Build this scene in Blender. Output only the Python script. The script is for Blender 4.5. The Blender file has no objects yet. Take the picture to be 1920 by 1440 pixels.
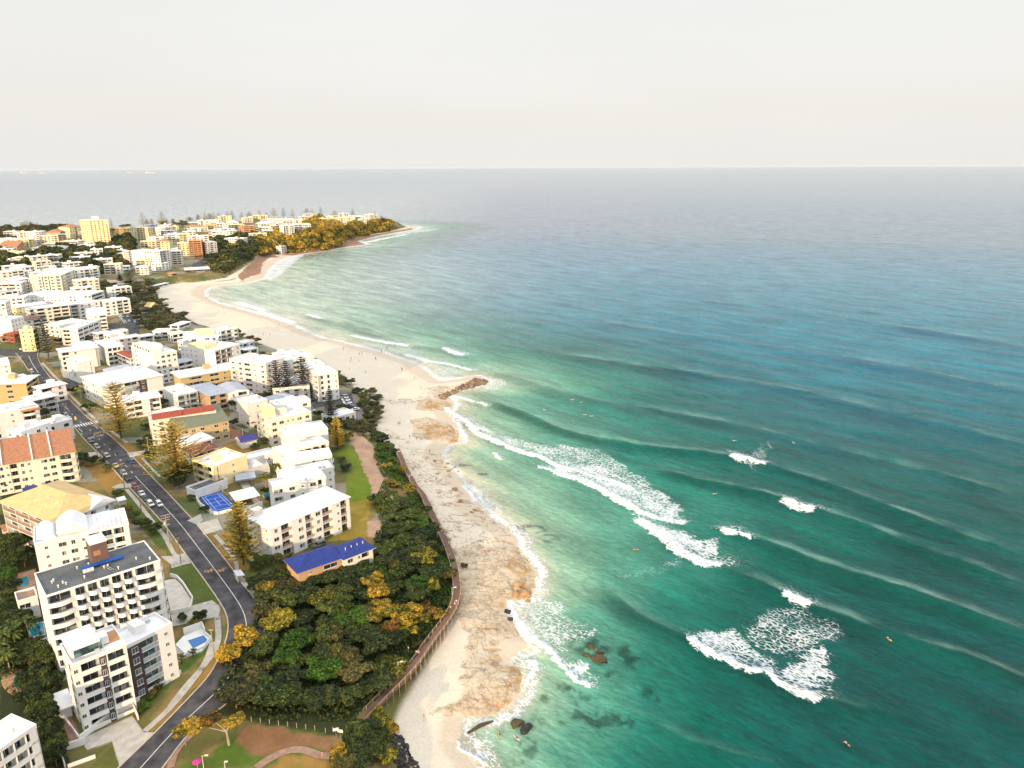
import bpy, bmesh, math, random
import numpy as np
from mathutils import Vector, Matrix
R=math.radians
rnd=random.Random(7); nr=np.random.RandomState(7)
scn=bpy.context.scene; col=scn.collection
# ------------------------------------------------------------ camera
FPX=1400.; PITCH=math.atan(407/1400.); CAMH=132.; ROLL=R(.24)
cd=bpy.data.cameras.new('camera'); cam=bpy.data.objects.new('camera',cd); col.objects.link(cam)
cam.location=(0,0,CAMH); cam.rotation_euler=(Matrix.Rotation(math.pi/2-PITCH,4,'X')@Matrix.Rotation(-ROLL,4,'Z')).to_euler()
cd.sensor_width=36; cd.lens=36*FPX/1920; cd.clip_start=1; cd.clip_end=120000
scn.camera=cam
# ------------------------------------------------------------ sky and sun
SUN_EL=R(11); SUN_TO=(0.30,1.0)              # compass direction the light travels
w=bpy.data.worlds.new('World'); scn.world=w; w.use_nodes=True
nt=w.node_tree; nt.nodes.clear(); N=nt.nodes.new; L=nt.links.new
out=N('ShaderNodeOutputWorld'); bg=N('ShaderNodeBackground'); bg.inputs[1].default_value=.12
sky=N('ShaderNodeTexSky'); sky.sky_type='NISHITA'; sky.sun_disc=False; sky.sun_elevation=SUN_EL
sky.sun_rotation=math.atan2(-SUN_TO[0],-SUN_TO[1]); sky.altitude=100; sky.dust_density=3; sky.ozone_density=1
tc=N('ShaderNodeTexCoord'); sx=N('ShaderNodeSeparateXYZ'); L(tc.outputs['Generated'],sx.inputs[0])
cr=N('ShaderNodeValToRGB'); L(sx.outputs['Z'],cr.inputs[0])
e=cr.color_ramp.elements; e[0].position=0.0; e[0].color=(.735,.725,.71,1); e[1].position=1; e[1].color=(1.6,1.62,1.64,1)
for p,c in ((.06,(.728,.705,.665,1)),(.22,(.735,.733,.713,1)),(.40,(.86,.87,.875,1)),(.65,(1.25,1.28,1.32,1))):
    k=e.new(p); k.color=c
nz=N('ShaderNodeTexNoise'); nz.inputs['Scale'].default_value=1.6; nz.inputs['Detail'].default_value=5
mp=N('ShaderNodeMapping'); mp.inputs['Scale'].default_value=(1,1,5); L(tc.outputs['Generated'],mp.inputs[0]); L(mp.outputs[0],nz.inputs[0])
mr=N('ShaderNodeMapRange'); L(nz.outputs[0],mr.inputs[0]); mr.inputs[1].default_value=.3; mr.inputs[2].default_value=.7; mr.inputs[3].default_value=.965; mr.inputs[4].default_value=1.03
sc=N('ShaderNodeVectorMath'); sc.operation='SCALE'; L(cr.outputs[0],sc.inputs[0])
mm=N('ShaderNodeMath'); mm.operation='MULTIPLY'; L(mr.outputs[0],mm.inputs[0]); mm.inputs[1].default_value=8.9; L(mm.outputs[0],sc.inputs['Scale'])
mx=N('ShaderNodeMixRGB'); mx.inputs[0].default_value=.93; L(sky.outputs[0],mx.inputs[1]); L(sc.outputs[0],mx.inputs[2])
L(mx.outputs[0],bg.inputs[0]); L(bg.outputs[0],out.inputs[0])
sd=bpy.data.lights.new('sun','SUN'); sd.energy=4.9; sd.angle=R(.6); sd.color=(1,.71,.40)
so=bpy.data.objects.new('sun',sd); col.objects.link(so)
dv=Vector((SUN_TO[0],SUN_TO[1],0)).normalized()*math.cos(SUN_EL)+Vector((0,0,-math.sin(SUN_EL)))
so.rotation_euler=dv.to_track_quat('-Z','Y').to_euler(); so.location=(0,0,300)
scn.view_settings.view_transform='Standard'; scn.view_settings.look='None'; scn.view_settings.exposure=0.22
scn.cycles.max_bounces=5; scn.cycles.diffuse_bounces=3; scn.cycles.glossy_bounces=3; scn.cycles.transmission_bounces=3; scn.cycles.transparent_max_bounces=6
# ------------------------------------------------------------ pixel -> world
def U(px,py,z=0.):
    a=(px-960)/FPX; b=(py-720)/FPX; c,s=math.cos(ROLL),math.sin(ROLL)
    a,b=a*c-b*s,a*s+b*c
    fw=math.cos(PITCH)-b*math.sin(PITCH); dn=math.sin(PITCH)+b*math.cos(PITCH)
    t=(CAMH-z)/max(dn,1e-4); return (a*t,fw*t)
def PROJY(x,y,z):      # pixel row of a point
    dz=CAMH-z; fw=y*math.cos(PITCH)+dz*math.sin(PITCH); dn=dz*math.cos(PITCH)-y*math.sin(PITCH)
    a=x/fw; b=dn/fw; c,s=math.cos(-ROLL),math.sin(-ROLL)
    return 720+FPX*(a*s+b*c)
ZO={'1':(0,380,4.8),'2':(380,380,4.8),'3':(0,660,5.333),'4':(220,600,5.333),'5':(460,640,5.333),'6':(0,860,5.333),'7':(0,1100,4.235),
 '8':(320,860,4.8),'9':(320,1100,4.235),'p':(620,1100,4.235),'q':(640,780,4.235),'r':(760,640,4.8),'s':(960,1000,3.273),'t':(1200,760,3.79),'u':(1280,1080,4.364),
 'a':(0,380,9.6),'b':(200,380,9.6),'c':(0,500,9.6),'d':(180,500,9.6),'e':(0,640,9.6),'f':(0,760,9.6),'g':(360,760,6.4),'h':(380,380,8),'x':(0,0,1)}
def Z(k,x,y): o=ZO[k]; return (o[0]+x/o[2],o[1]+y/o[2])
# ------------------------------------------------------------ coast, beach back line, land heights
coast_px=[(905,1560),(895,1480),(887,1440),(880,1423),(856,1390),(858,1357),(868,1338),(915,1338),(950,1324),(969,1300),(981,1270),(962,1251),(945,1238),(960,1226),(988,1216),(984,1198),(968,1180),(957,1150),(955,1128),(980,1122),(996,1103),(996,1068),(980,1044),(966,1030),(963,1011),(947,992),(923,978),(902,955),(890,943),(887,929),(867,912),(852,893),(836,874),(822,858),(820,846),(836,832),(858,827),(856,812),(845,794),(834,775),(846,759),(838,742),(841,734),(870,728),(914,716),(893,706),(860,712),(822,716),(802,702),(784,688),(767,680),(734,670),(713,661),(661,649),(630,640),(599,634),(567,622),(547,611),(513,599),(470,586),(432,576),(401,567),(382,556),(380,546),(392,538),(428,534),(457,531),(492,522),(500,508),(515,492),(540,481),(578,474),(630,465),(686,458),(668,452),(700,444),(740,436),(776,430)]
coast=[U(a,b,0) for a,b in coast_px]+[(-215,1760),(-290,1830),(-430,1830),(-600,1760),(-780,1660),(-1000,1600),(-1500,1560),(-4000,1500),(-4000,-3000),(60,-3000),(20,40)]
back_px=[(800,1560),(790,1440),(771,1407),(752,1383),(740,1368),(745,1345),(757,1316),(775,1285),(799,1246),(830,1194),(858,1147),(866,1124),(867,1096),(860,1059),(845,1028),(829,997),(815,974),(803,933),(786,910),(772,889),(763,863),(753,848),(734,834),(718,822),(708,806),(706,792),(717,779),(717,752),(691,736),(668,728),(655,713),(638,698),(600,672),(560,662),(535,660),(497,646),(463,632),(401,615),(372,608),(347,594),(326,585),(307,573),(295,558),(292,544),(305,536),(330,531),(380,527),(425,520),(450,505),(480,486),(505,479),(538,473),(588,470),(638,461),(655,450),(690,440),(738,431)]
back=[U(a,b,3) for a,b in back_px]+[(-235,1735),(-300,1800),(-430,1800),(-600,1730),(-780,1630),(-1000,1570),(-1500,1530),(-4000,1470),(-4000,-3000),(40,-3000),(0,40)]
epts=[(-80,150,6.5),(-110,125,5),(-130,260,9),(-300,450,9),(-70,230,8),(-38,210,8),(-25,160,6),(-90,320,7.5),(-180,550,5.5),(-380,700,6),(-430,950,8),(-700,1100,15),(-950,1200,16),(-520,1300,19),(-350,1480,24),(-260,1600,15),(-650,700,12),(-150,60,9),(-450,560,12),(-200,330,9.5),(-300,1000,6),(-600,1500,20),(-900,1500,12)]
def pdist(X,Y,P):      # distance to closed polyline and inside mask
    d=np.full(X.shape,1e18); ins=np.zeros(X.shape,bool); n=len(P)
    for i in range(n):
        x1,y1=P[i]; x2,y2=P[(i+1)%n]; dx,dy=x2-x1,y2-y1; q=dx*dx+dy*dy+1e-9
        t=np.clip(((X-x1)*dx+(Y-y1)*dy)/q,0,1)
        d=np.minimum(d,(X-x1-t*dx)**2+(Y-y1-t*dy)**2)
        c=((y1>Y)!=(y2>Y)); ins^=c&(X<(x2-x1)*(Y-y1)/(y2-y1+1e-12)+x1)
    return np.sqrt(d),ins
def sstep(x): x=np.clip(x,0,1); return x*x*(3-2*x)
GX=np.arange(-1500,260,3.); GY=np.arange(-60,1960,3.); gx,gy=np.meshgrid(GX,GY)
dc,ic=pdist(gx,gy,coast); sdc=np.where(ic,dc,-dc)
db,ib=pdist(gx,gy,back); sdb=np.where(ib,db,-db)
ws=0;es=0
for ex,ey,ez in epts:
    ww=1/(((gx-ex)**2+(gy-ey)**2)/ (60+.15*ey)**2+.15)**2; ws=ws+ww; es=es+ww*ez
E_=es/ws
beach=np.where(sdc>0, .25+np.minimum(sdc*.09,1.2)+np.clip(sdc-12,0,60)*.035, np.maximum(sdc*.07,-6)+np.where(sdc>-3,.0,-.0))
blend=sstep(sdb/ (9+.012*gy))
HG=beach*(1-blend)+np.maximum(E_,2.5)*blend
def bil(A,x,y):
    x=np.clip((np.asarray(x,float)-GX[0])/3.,0,len(GX)-1.001); y=np.clip((np.asarray(y,float)-GY[0])/3.,0,len(GY)-1.001)
    i=x.astype(int); j=y.astype(int); fx=x-i; fy=y-j
    return A[j,i]*(1-fx)*(1-fy)+A[j,i+1]*fx*(1-fy)+A[j+1,i]*(1-fx)*fy+A[j+1,i+1]*fx*fy
def Hh(x,y): return float(bil(HG,x,y))
def G(px,py):          # where the pixel's ray meets the land
    a=U(px,py,0); lo,hi=.5,1.0
    ts=np.linspace(.55,1.0,300); 
    zz=CAMH*(1-ts); hh=np.maximum(bil(HG,a[0]*ts,a[1]*ts),-.2)
    k=np.argmax(zz<=hh) 
    if not (zz<=hh).any(): k=299
    if k>0:
        d0=zz[k-1]-hh[k-1]; d1=zz[k]-hh[k]; t=ts[k-1]+(ts[k]-ts[k-1])*d0/(d0-d1+1e-9)
    else: t=ts[0]
    return (a[0]*t,a[1]*t,max(Hh(a[0]*t,a[1]*t),-.2))
def GZ(k,x,y): return G(*Z(k,x,y))
# ------------------------------------------------------------ helpers
def props(o,label=None,cat=None,group=None,kind=None):
    if label: o['label']=label
    if cat: o['category']=cat
    if group: o['group']=group
    if kind: o['kind']=kind
    return o
class MB:
    """collects boxes, prisms and quads for ONE mesh"""
    def __init__(s): s.v=[]; s.f=[]; s.m=[]; s.mi=0
    def quad(s,*p):
        n=len(s.v); s.v+= [tuple(q) for q in p]; s.f.append(tuple(range(n,n+len(p)))); s.m.append(s.mi)
    def prism(s,pts,z0,z1,top=True,bot=True):
        n=len(s.v); k=len(pts)
        ar=sum(pts[i][0]*pts[(i+1)%k][1]-pts[(i+1)%k][0]*pts[i][1] for i in range(k))
        if ar<0: pts=pts[::-1]
        z0_=z0 if hasattr(z0,'__len__') else [z0]*k; z1_=z1 if hasattr(z1,'__len__') else [z1]*k
        s.v+=[(p[0],p[1],z0_[i]) for i,p in enumerate(pts)]+[(p[0],p[1],z1_[i]) for i,p in enumerate(pts)]
        for i in range(k):
            j=(i+1)%k; s.f.append((n+i,n+j,n+k+j,n+k+i)); s.m.append(s.mi)
        if top: s.f.append(tuple(n+k+i for i in range(k))); s.m.append(s.mi)
        if bot: s.f.append(tuple(n+k-1-i for i in range(k))); s.m.append(s.mi)
    def box(s,x0,x1,y0,y1,z0,z1): s.prism([(x0,y0),(x1,y0),(x1,y1),(x0,y1)],z0,z1)
    def tube(s,p,q,r0,r1=None,k=6):
        r1=r0 if r1 is None else r1; p=Vector(p);q=Vector(q); d=(q-p).normalized(); a=d.orthogonal().normalized(); b=d.cross(a)
        n=len(s.v)
        for P,r in ((p,r0),(q,r1)):
            for i in range(k):
                t=2*math.pi*i/k; s.v.append(tuple(P+a*math.cos(t)*r+b*math.sin(t)*r))
        for i in range(k):
            j=(i+1)%k; s.f.append((n+i,n+j,n+k+j,n+k+i)); s.m.append(s.mi)
        s.f.append(tuple(n+k+i for i in range(k))); s.m.append(s.mi); s.f.append(tuple(n+k-1-i for i in range(k))); s.m.append(s.mi)
    def mesh(s,name,mats,smooth=False):
        me=bpy.data.meshes.new(name); me.from_pydata(s.v,[],s.f)
        if not isinstance(mats,(list,tuple)): mats=[mats]
        for m in mats: me.materials.append(m)
        if len(mats)>1: me.polygons.foreach_set('material_index',s.m)
        if smooth: me.polygons.foreach_set('use_smooth',[True]*len(s.f))
        me.update(); return me
    def build(s,name,mats,parent=None,smooth=False):
        return link(name,s.mesh(name,mats,smooth),parent)
def link(name,data,parent=None,loc=None,rz=None,scale=None):
    o=bpy.data.objects.new(name,data); col.objects.link(o)
    if parent: o.parent=parent
    if loc is not None: o.location=loc
    if rz is not None: o.rotation_euler=(0,0,rz)
    if scale is not None: o.scale=scale if hasattr(scale,'__len__') else (scale,)*3
    return o
def empty(name,loc,rz,label,cat,group=None):
    o=link(name,None,None,loc,rz); o.empty_display_size=.5; return props(o,label,cat,group)
def copy_tree(o,parent=None):
    c=o.copy(); col.objects.link(c)
    if parent: c.parent=parent
    for ch in list(o.children): copy_tree(ch,c)
    return c
# ------------------------------------------------------------ materials
def newmat(name):
    m=bpy.data.materials.new(name); m.use_nodes=True; t=m.node_tree; return m,t,t.nodes['Principled BSDF']
def mat(name,c,rough=.7,var=.12,scale=.6,bump=0,bscale=8,spec=.3,metal=0,rand=0,stripe=None,c2=None):
    m,t,b=newmat(name); N=t.nodes.new; L=t.links.new
    b.inputs['Roughness'].default_value=rough; b.inputs['Specular IOR Level'].default_value=spec; b.inputs['Metallic'].default_value=metal
    co=N('ShaderNodeTexCoord'); n=N('ShaderNodeTexNoise'); n.inputs['Scale'].default_value=scale; n.inputs['Detail'].default_value=6; L(co.outputs['Object'],n.inputs[0])
    mp=N('ShaderNodeMapRange'); L(n.outputs[0],mp.inputs[0]); mp.inputs[1].default_value=.3; mp.inputs[2].default_value=.7; mp.inputs[3].default_value=0;mp.inputs[4].default_value=1
    mx=N('ShaderNodeMixRGB'); L(mp.outputs[0],mx.inputs[0])
    c2=c2 or tuple(x*(1-2*var) for x in c); mx.inputs[1].default_value=(*c2,1); mx.inputs[2].default_value=(*[min(x*(1+var*.6),.95) for x in c],1)
    last=mx.outputs[0]
    if rand:
        oi=N('ShaderNodeObjectInfo'); hs=N('ShaderNodeHueSaturation'); r1=N('ShaderNodeMapRange'); L(oi.outputs['Random'],r1.inputs[0]); r1.inputs[3].default_value=1-rand; r1.inputs[4].default_value=1+rand
        L(r1.outputs[0],hs.inputs['Value']); L(last,hs.inputs['Color']); last=hs.outputs[0]
    L(last,b.inputs['Base Color'])
    if bump or stripe:
        bp=N('ShaderNodeBump'); bp.inputs['Strength'].default_value=.6; bp.inputs['Distance'].default_value=bump or .04
        if stripe:
            wv=N('ShaderNodeTexWave'); wv.inputs['Scale'].default_value=stripe; wv.bands_direction='X'; L(co.outputs['Object'],wv.inputs[0]); L(wv.outputs[1],bp.inputs['Height'])
        else:
            n2=N('ShaderNodeTexNoise'); n2.inputs['Scale'].default_value=bscale; n2.inputs['Detail'].default_value=4; L(co.outputs['Object'],n2.inputs[0]); L(n2.outputs[0],bp.inputs['Height'])
        L(bp.outputs[0],b.inputs['Normal'])
    return m
# ============================================================ THE SEA
def polyline(pl): return [U(a,b,0) for a,b in pl]
WAVES=[ # crest polyline (px), height, front length, back length
 ([(860,738),(905,748),(947,763),(1000,784),(1041,802),(1093,817),(1156,830),(1200,839),(1287,848),(1369,860),(1427,872),(1490,889),(1543,906),(1596,925),(1649,949),(1700,968),(1800,1003),(1990,1060)],1.7,4,10),
 ([(1180,872),(1280,896),(1358,914),(1437,930),(1472,941),(1517,954),(1596,980),(1700,1021),(1800,1056),(1990,1125)],1.8,4,9),
 ([(1284,977),(1356,992),(1385,1001),(1437,1020),(1517,1051),(1596,1078),(1700,1109),(1920,1185),(2000,1210)],1.7,4,8),
 ([(1330,1054),(1411,1087),(1472,1116),(1511,1134),(1566,1151),(1658,1186),(1715,1206),(1920,1270),(2000,1300)],1.5,3.5,7),
 ([(1116,1080),(1150,1113),(1192,1147),(1235,1171),(1296,1201),(1365,1240),(1417,1262),(1463,1284),(1527,1307),(1600,1326),(1670,1335),(1750,1358)],1.0,3.5,6),
 ([(1143,1309),(1235,1361),(1296,1391),(1400,1419),(1500,1440)],.5,3,5),
 ([(900,690),(960,706),(1010,722),(1060,738),(1130,752),(1250,772),(1400,800),(1600,850),(1800,900),(1990,955)],1.1,7,14),
 ([(640,600),(700,628),(760,645),(835,655),(870,665),(960,680)],.6,5,8),
 ([(574,589),(597,597),(640,607),(720,625)],.6,6,9),
 ([(1000,655),(1150,680),(1300,700),(1500,735),(1700,780),(1990,850)],.9,9,18),
 ([(1100,600),(1300,630),(1500,655),(1750,700),(1990,750)],.8,12,22),
 ([(1300,560),(1550,590),(1800,630),(1990,660)],.8,14,28),
 ([(833,763),(877,795),(945,833),(1010,851),(1072,879),(1125,916),(1200,960),(1279,977)],.7,2.5,7),
 ([(1041,884),(1072,893),(1125,917)],.5,2,5),
 ([(1200,975),(1253,1010),(1274,1031),(1319,1052),(1345,1057)],.8,2.2,6),
 ([(853,744),(890,755),(912,760),(930,764)],.5,3,5)]
BROKEN=[([(833,765),(854,780),(877,796),(893,813),(916,823),(945,835),(968,846),(995,852),(1015,856),(1037,870),(1072,881),(1114,893),(1160,905),(1195,925)],1.3),
 ([(1041,885),(1072,895),(1125,919),(1156,938),(1200,962),(1240,976),(1279,979)],1.6),
 ([(1200,977),(1253,1012),(1274,1033),(1319,1055),(1345,1059)],2.0),
 ([(1298,1202),(1330,1229),(1365,1240),(1383,1254),(1417,1263),(1436,1262)],1.3),([(1444,1269),(1463,1286),(1498,1305),(1527,1308)],1.4),
 ([(1380,861),(1388,866)],2.2),([(1400,866),(1420,873),(1432,873)],1.3),([(1474,945),(1488,955),(1500,958),(1517,960)],1.8),([(1358,998),(1377,1002)],1.5),([(1390,1006),(1403,1011)],.7),
 ([(1475,1121),(1490,1131),(1508,1136)],1.3),([(853,743),(880,752),(888,754)],.9),([(896,756),(912,760)],.8),([(835,655),(846,661),(862,666)],1.6),([(760,665),(802,677),(843,684),(881,694)],1.6),
 ([(447,567),(470,575),(492,582)],2),([(488,586),(520,596),(551,605)],2),([(578,590),(590,594),(600,598)],1.8),([(661,630),(710,640),(763,649)],1.6),
 ([(1042,1233),(1058,1252),(1080,1278),(1098,1284)],1.0),([(955,1128),(962,1150),(985,1190),(1035,1224)],1.1),([(927,850),(937,862)],.8),([(1012,876),(1030,880)],.9),
 ([(856,1392),(870,1410),(890,1424),(915,1432)],.45),([(867,912),(882,925),(890,940)],1.0),([(640,462),(700,452),(760,440)],2),([(1040,888),(1100,908)],.8),([(992,1240),(1003,1252),(998,1268),(982,1285)],.8)]
PATCH=[([(833,765),(877,796),(945,834),(1010,852),(1072,880),(1160,902),(1230,935),(1270,955),(1230,905),(1170,872),(1130,838),(1060,838),(1000,832),(930,812),(880,780)],.62),
 ([(1041,885),(1125,919),(1200,962),(1279,978),(1282,945),(1240,920),(1180,888),(1110,868),(1040,862)],.85),
 ([(1200,977),(1253,1011),(1274,1032),(1319,1054),(1345,1059),(1364,1032),(1345,1008),(1300,1006),(1250,985)],.85),
 ([(1298,1201),(1330,1229),(1383,1254),(1440,1263),(1450,1240),(1400,1200),(1375,1180),(1330,1178)],.8),
 ([(1443,1268),(1498,1305),(1560,1309),(1570,1268),(1565,1215),(1510,1210),(1450,1245)],.8),
 ([(1380,1182),(1400,1200),(1450,1240),(1565,1215),(1592,1215),(1575,1160),(1500,1138),(1440,1143),(1400,1165)],.56),
 ([(1395,868),(1440,872),(1448,832),(1470,829),(1440,825),(1415,845)],.5),([(927,848),(950,850),(937,863)],.6),
 ([(1125,1090),(1200,1090),(1300,1060),(1290,1040),(1190,1060)],.33),([(1042,1233),(1070,1262),(1098,1285),(1112,1250),(1085,1232)],.9),
 ([(995,1060),(1030,1100),(1060,1150),(1130,1185),(1100,1210),(1060,1222),(1040,1222),(985,1190),(960,1130),(985,1120)],.6),
 ([(880,1440),(856,1390),(880,1362),(935,1345),(930,1380),(965,1440),(965,1500),(880,1500)],.45),
 ([(985,1205),(1015,1235),(1008,1265),(985,1295),(965,1325),(940,1335),(975,1290),(985,1265),(965,1248),(945,1236)],.6),
 ([(758,672),(802,678),(843,686),(880,695),(850,715),(820,716),(785,690),(755,675)],.5),
 ([(401,567),(447,567),(492,582),(560,607),(620,635),(661,640),(763,648),(800,660),(767,680),(661,652),(567,625),(470,588)],.42),
 ([(905,702),(950,712),(960,725),(925,735),(900,725),(915,716)],.55),
 ([(492,522),(500,505),(515,490),(545,478),(580,472),(545,500),(530,515),(505,528)],.72),
 ([(640,466),(686,458),(740,448),(720,462),(660,470)],.35),([(700,443),(776,430),(830,428),(800,435),(740,440)],.6),
 ([(1180,1300),(1200,1300),(1190,1310)],.2),([(858,780),(900,800),(960,822),(930,820),(890,812)],.8),
 ([(995,906),(1020,912),(1060,908),(1035,920)],.3),([(1000,1000),(1060,1090),(1080,1130),(1030,1090)],.25)]
SPOT=[(1100,1332,55,32),(1222,1322,22,42),(1180,1232,26,26),(1068,1292,28,22),(990,1400,20,28),(1000,1358,30,22),(990,992,44,10),(871,872,26,4),(905,889,12,3),(1150,1270,20,15),(1130,1350,50,20),(1052,1340,16,22),(1030,1010,24,10),(1170,1355,25,18),(1108,1210,45,25),(1020,1310,14,10),(968,1425,18,20),(600,478,60,9)]
angs=np.radians(np.linspace(-46,44,1150))
rad=np.concatenate([np.exp(np.linspace(math.log(96),math.log(1500),1000)),np.exp(np.linspace(math.log(1506),math.log(9000),240)),np.exp(np.linspace(math.log(9300),math.log(80000),30))])
def polar(rad,angs):
    rr,aa=np.meshgrid(rad,angs,indexing='ij'); X=rr*np.sin(aa); Y=rr*np.cos(aa)
    return X,Y
def gridmesh(name,X,Y,Zz,attrs,keep=None):
    nR,nA=X.shape; co=np.stack([X,Y,Zz],-1).reshape(-1,3).astype(np.float32)
    idx=np.arange(nR*nA).reshape(nR,nA)
    q=np.stack([idx[:-1,:-1],idx[:-1,1:],idx[1:,1:],idx[1:,:-1]],-1).reshape(-1,4)[:,::-1]
    if keep is not None:
        kk=keep.reshape(-1); q=q[kk[q].any(1)]
        used=np.zeros(nR*nA,bool); used[q.reshape(-1)]=True; mp_=np.cumsum(used)-1; co=co[used]; q=mp_[q]
        attrs={k:v[used] for k,v in attrs.items()}
    me=bpy.data.meshes.new(name); me.vertices.add(len(co)); me.vertices.foreach_set('co',co.reshape(-1))
    me.loops.add(q.size); me.loops.foreach_set('vertex_index',q.reshape(-1).astype(np.int32))
    me.polygons.add(len(q)); me.polygons.foreach_set('loop_start',np.arange(0,q.size,4,dtype=np.int32)); me.polygons.foreach_set('loop_total',np.full(len(q),4,np.int32))
    me.update(calc_edges=True); me.polygons.foreach_set('use_smooth',np.ones(len(q),bool))
    for k,v in attrs.items():
        if v.ndim==2:
            a=me.attributes.new(k,'FLOAT_COLOR','POINT'); c=np.ones((len(v),4),np.float32); c[:,:3]=v; a.data.foreach_set('color',c.reshape(-1))
        else:
            a=me.attributes.new(k,'FLOAT','POINT'); a.data.foreach_set('value',v.astype(np.float32))
    return me
def vnoise(x,y,seed=0):   # smooth value noise
    i=np.floor(x).astype(np.int64); j=np.floor(y).astype(np.int64); fx=x-i; fy=y-j; fx=fx*fx*(3-2*fx); fy=fy*fy*(3-2*fy)
    def hsh(a,b):
        n=(a*374761393+b*668265263+seed*1442695041)&0x7fffffff; n=((n^(n>>13))*1274126177)&0x7fffffff; return ((n^(n>>16))&0xffff)/65535.
    return hsh(i,j)*(1-fx)*(1-fy)+hsh(i+1,j)*fx*(1-fy)+hsh(i,j+1)*(1-fx)*fy+hsh(i+1,j+1)*fx*fy
def fbm(x,y,seed=0,o=4):
    s=0;a=.5
    for k in range(o): s=s+a*vnoise(x*2**k,y*2**k,seed+k); a*=.5
    return s/(1-.5**o)
def bbox_sel(X,Y,pts,m):
    xs=[p[0] for p in pts]; ys=[p[1] for p in pts]
    return (X>min(xs)-m)&(X<max(xs)+m)&(Y>min(ys)-m)&(Y<max(ys)+m)
def pl_signed(x,y,P):   # distance, side, param along an open polyline
    best=np.full(x.shape,1e18); side=np.zeros(x.shape); tt=np.zeros(x.shape); tot=0
    for i in range(len(P)-1):
        x1,y1=P[i];x2,y2=P[i+1];dx,dy=x2-x1,y2-y1; ln=math.hypot(dx,dy); q=ln*ln+1e-9
        t0=((x-x1)*dx+(y-y1)*dy)/q; t=np.clip(t0,0,1); d=(x-x1-t*dx)**2+(y-y1-t*dy)**2
        cr_=(dx*(y-y1)-dy*(x-x1))/ln; u=d<best; best=np.where(u,d,best); side=np.where(u,np.sign(cr_),side); tt=np.where(u,tot+t*ln,tt); tot+=ln
    return np.sqrt(best),side,tt,tot
def inpoly(x,y,P):
    d,i=pdist(x,y,P); return np.where(i,d,-d)
X,Y=polar(rad,angs); x=X.reshape(-1); y=Y.reshape(-1)
r_=np.hypot(x,y)
d,i=pdist(x,y,coast); off=np.where(i,-d,d)          # metres offshore
# wave travel direction ~ perpendicular to the long crests
p1=U(1358,914);p2=U(1800,1056); cdx,cdy=p2[0]-p1[0],p2[1]-p1[1]; cl=math.hypot(cdx,cdy); cdx/=cl; cdy/=cl; nx_,ny_=-cdy,cdx
z=np.zeros_like(x)
ua=x*cdx+y*cdy; va=x*nx_+y*ny_
amp=sstep(off/50)
nearw=1/(1+(r_/900)**2)
z+=amp*(.30*np.sin(2*math.pi*(va/34+1.3*fbm(ua/120,va/90,3)))*(.4+fbm(ua/60,va/80,9)))
z+=amp*1.05*(fbm(ua/34,va/9,21,3)-.5)+amp*.55*(fbm((ua+.5*va)/15,(va-.2*ua)/4.2,22,2)-.5)
z+=.42*sstep(off/12)*(fbm(ua/6+.3*va,va/2.6,31,3)-.5)
foam=np.zeros_like(x); face_shade=np.zeros_like(x); crest_sheen=np.zeros_like(x)
for P_,A_,lf,lb in WAVES:
    P=polyline(P_); s=np.where(bbox_sel(x,y,P,60))[0]; xs=x[s];ys=y[s]
    wob=(fbm(xs/14,ys/14,5)-.5)*3*(A_>.6); dd,sd_,tt,tot=pl_signed(xs,ys+wob,P)
    g=np.where(sd_>0,np.exp(-(dd/lb)**2),np.exp(-(dd/lf)**2)) -.22*np.where(sd_<0,np.exp(-((dd-lf*2.4)/(lf*1.4))**2),0)
    end=sstep(tt/(tot*.12+8))*sstep((tot-tt)/(tot*.12+8))
    if A_<1.2 and lb>6.5: end=end*np.clip(fbm(tt/80,tt*0+A_*9,90)*3-.5,.35,1.25)
    z[s]+=A_*g*end
    face_shade[s]=np.maximum(face_shade[s],np.exp(-((dd-lf*.8)/(lf*1.2))**2)*(sd_<0)*end*min(A_,1.15)*1.0); crest_sheen[s]=np.maximum(crest_sheen[s],np.where(sd_>0,np.exp(-(dd/(lb*.42))**2),np.exp(-(dd/.5)**2))*end*min(A_,1.3)*np.clip(fbm(xs/11,ys/11,77)*3.2-.9,0.0,1.6))
for P_,wd in BROKEN:
    P=polyline(P_); s=np.where(bbox_sel(x,y,P,16))[0]; xs=x[s];ys=y[s]
    dd,sd_,tt,tot=pl_signed(xs+(fbm(xs/2.2,ys/2.2,8)-.5)*2.4,ys+(fbm(xs/2.2,ys/2.2,18)-.5)*2.4,P)
    wd=wd*(1+ (np.hypot(xs,ys)/420)**1.0*.6)*(.55+.9*fbm(xs/7,ys/7,2))
    g=np.exp(-(dd/wd)**4)*np.where(sd_<0,1,1); foam[s]=np.maximum(foam[s],g*1.15)
    foam[s]=np.maximum(foam[s],.58*np.exp(-(dd/(wd*3.2))**2)*(sd_>0))
    z[s]+=.45*np.exp(-(dd/(wd*1.2))**2)*(.6+.8*fbm(xs/1.2,ys/1.2,4))
for P_,dn_ in PATCH:
    P=polyline(P_); s=np.where(bbox_sel(x,y,P,10))[0]; xs=x[s];ys=y[s]
    di=inpoly(xs+(fbm(xs/5,ys/5,11)-.5)*9,ys+(fbm(xs/5,ys/5,12)-.5)*9,P)
    foam[s]=np.maximum(foam[s],dn_*sstep((di+1.2)/4.5)*(.48+.8*fbm(xs/7,ys/7,13))); z[s]+=.22*dn_*sstep((di+1)/3)*fbm(xs/.9,ys/.9,14)
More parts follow.
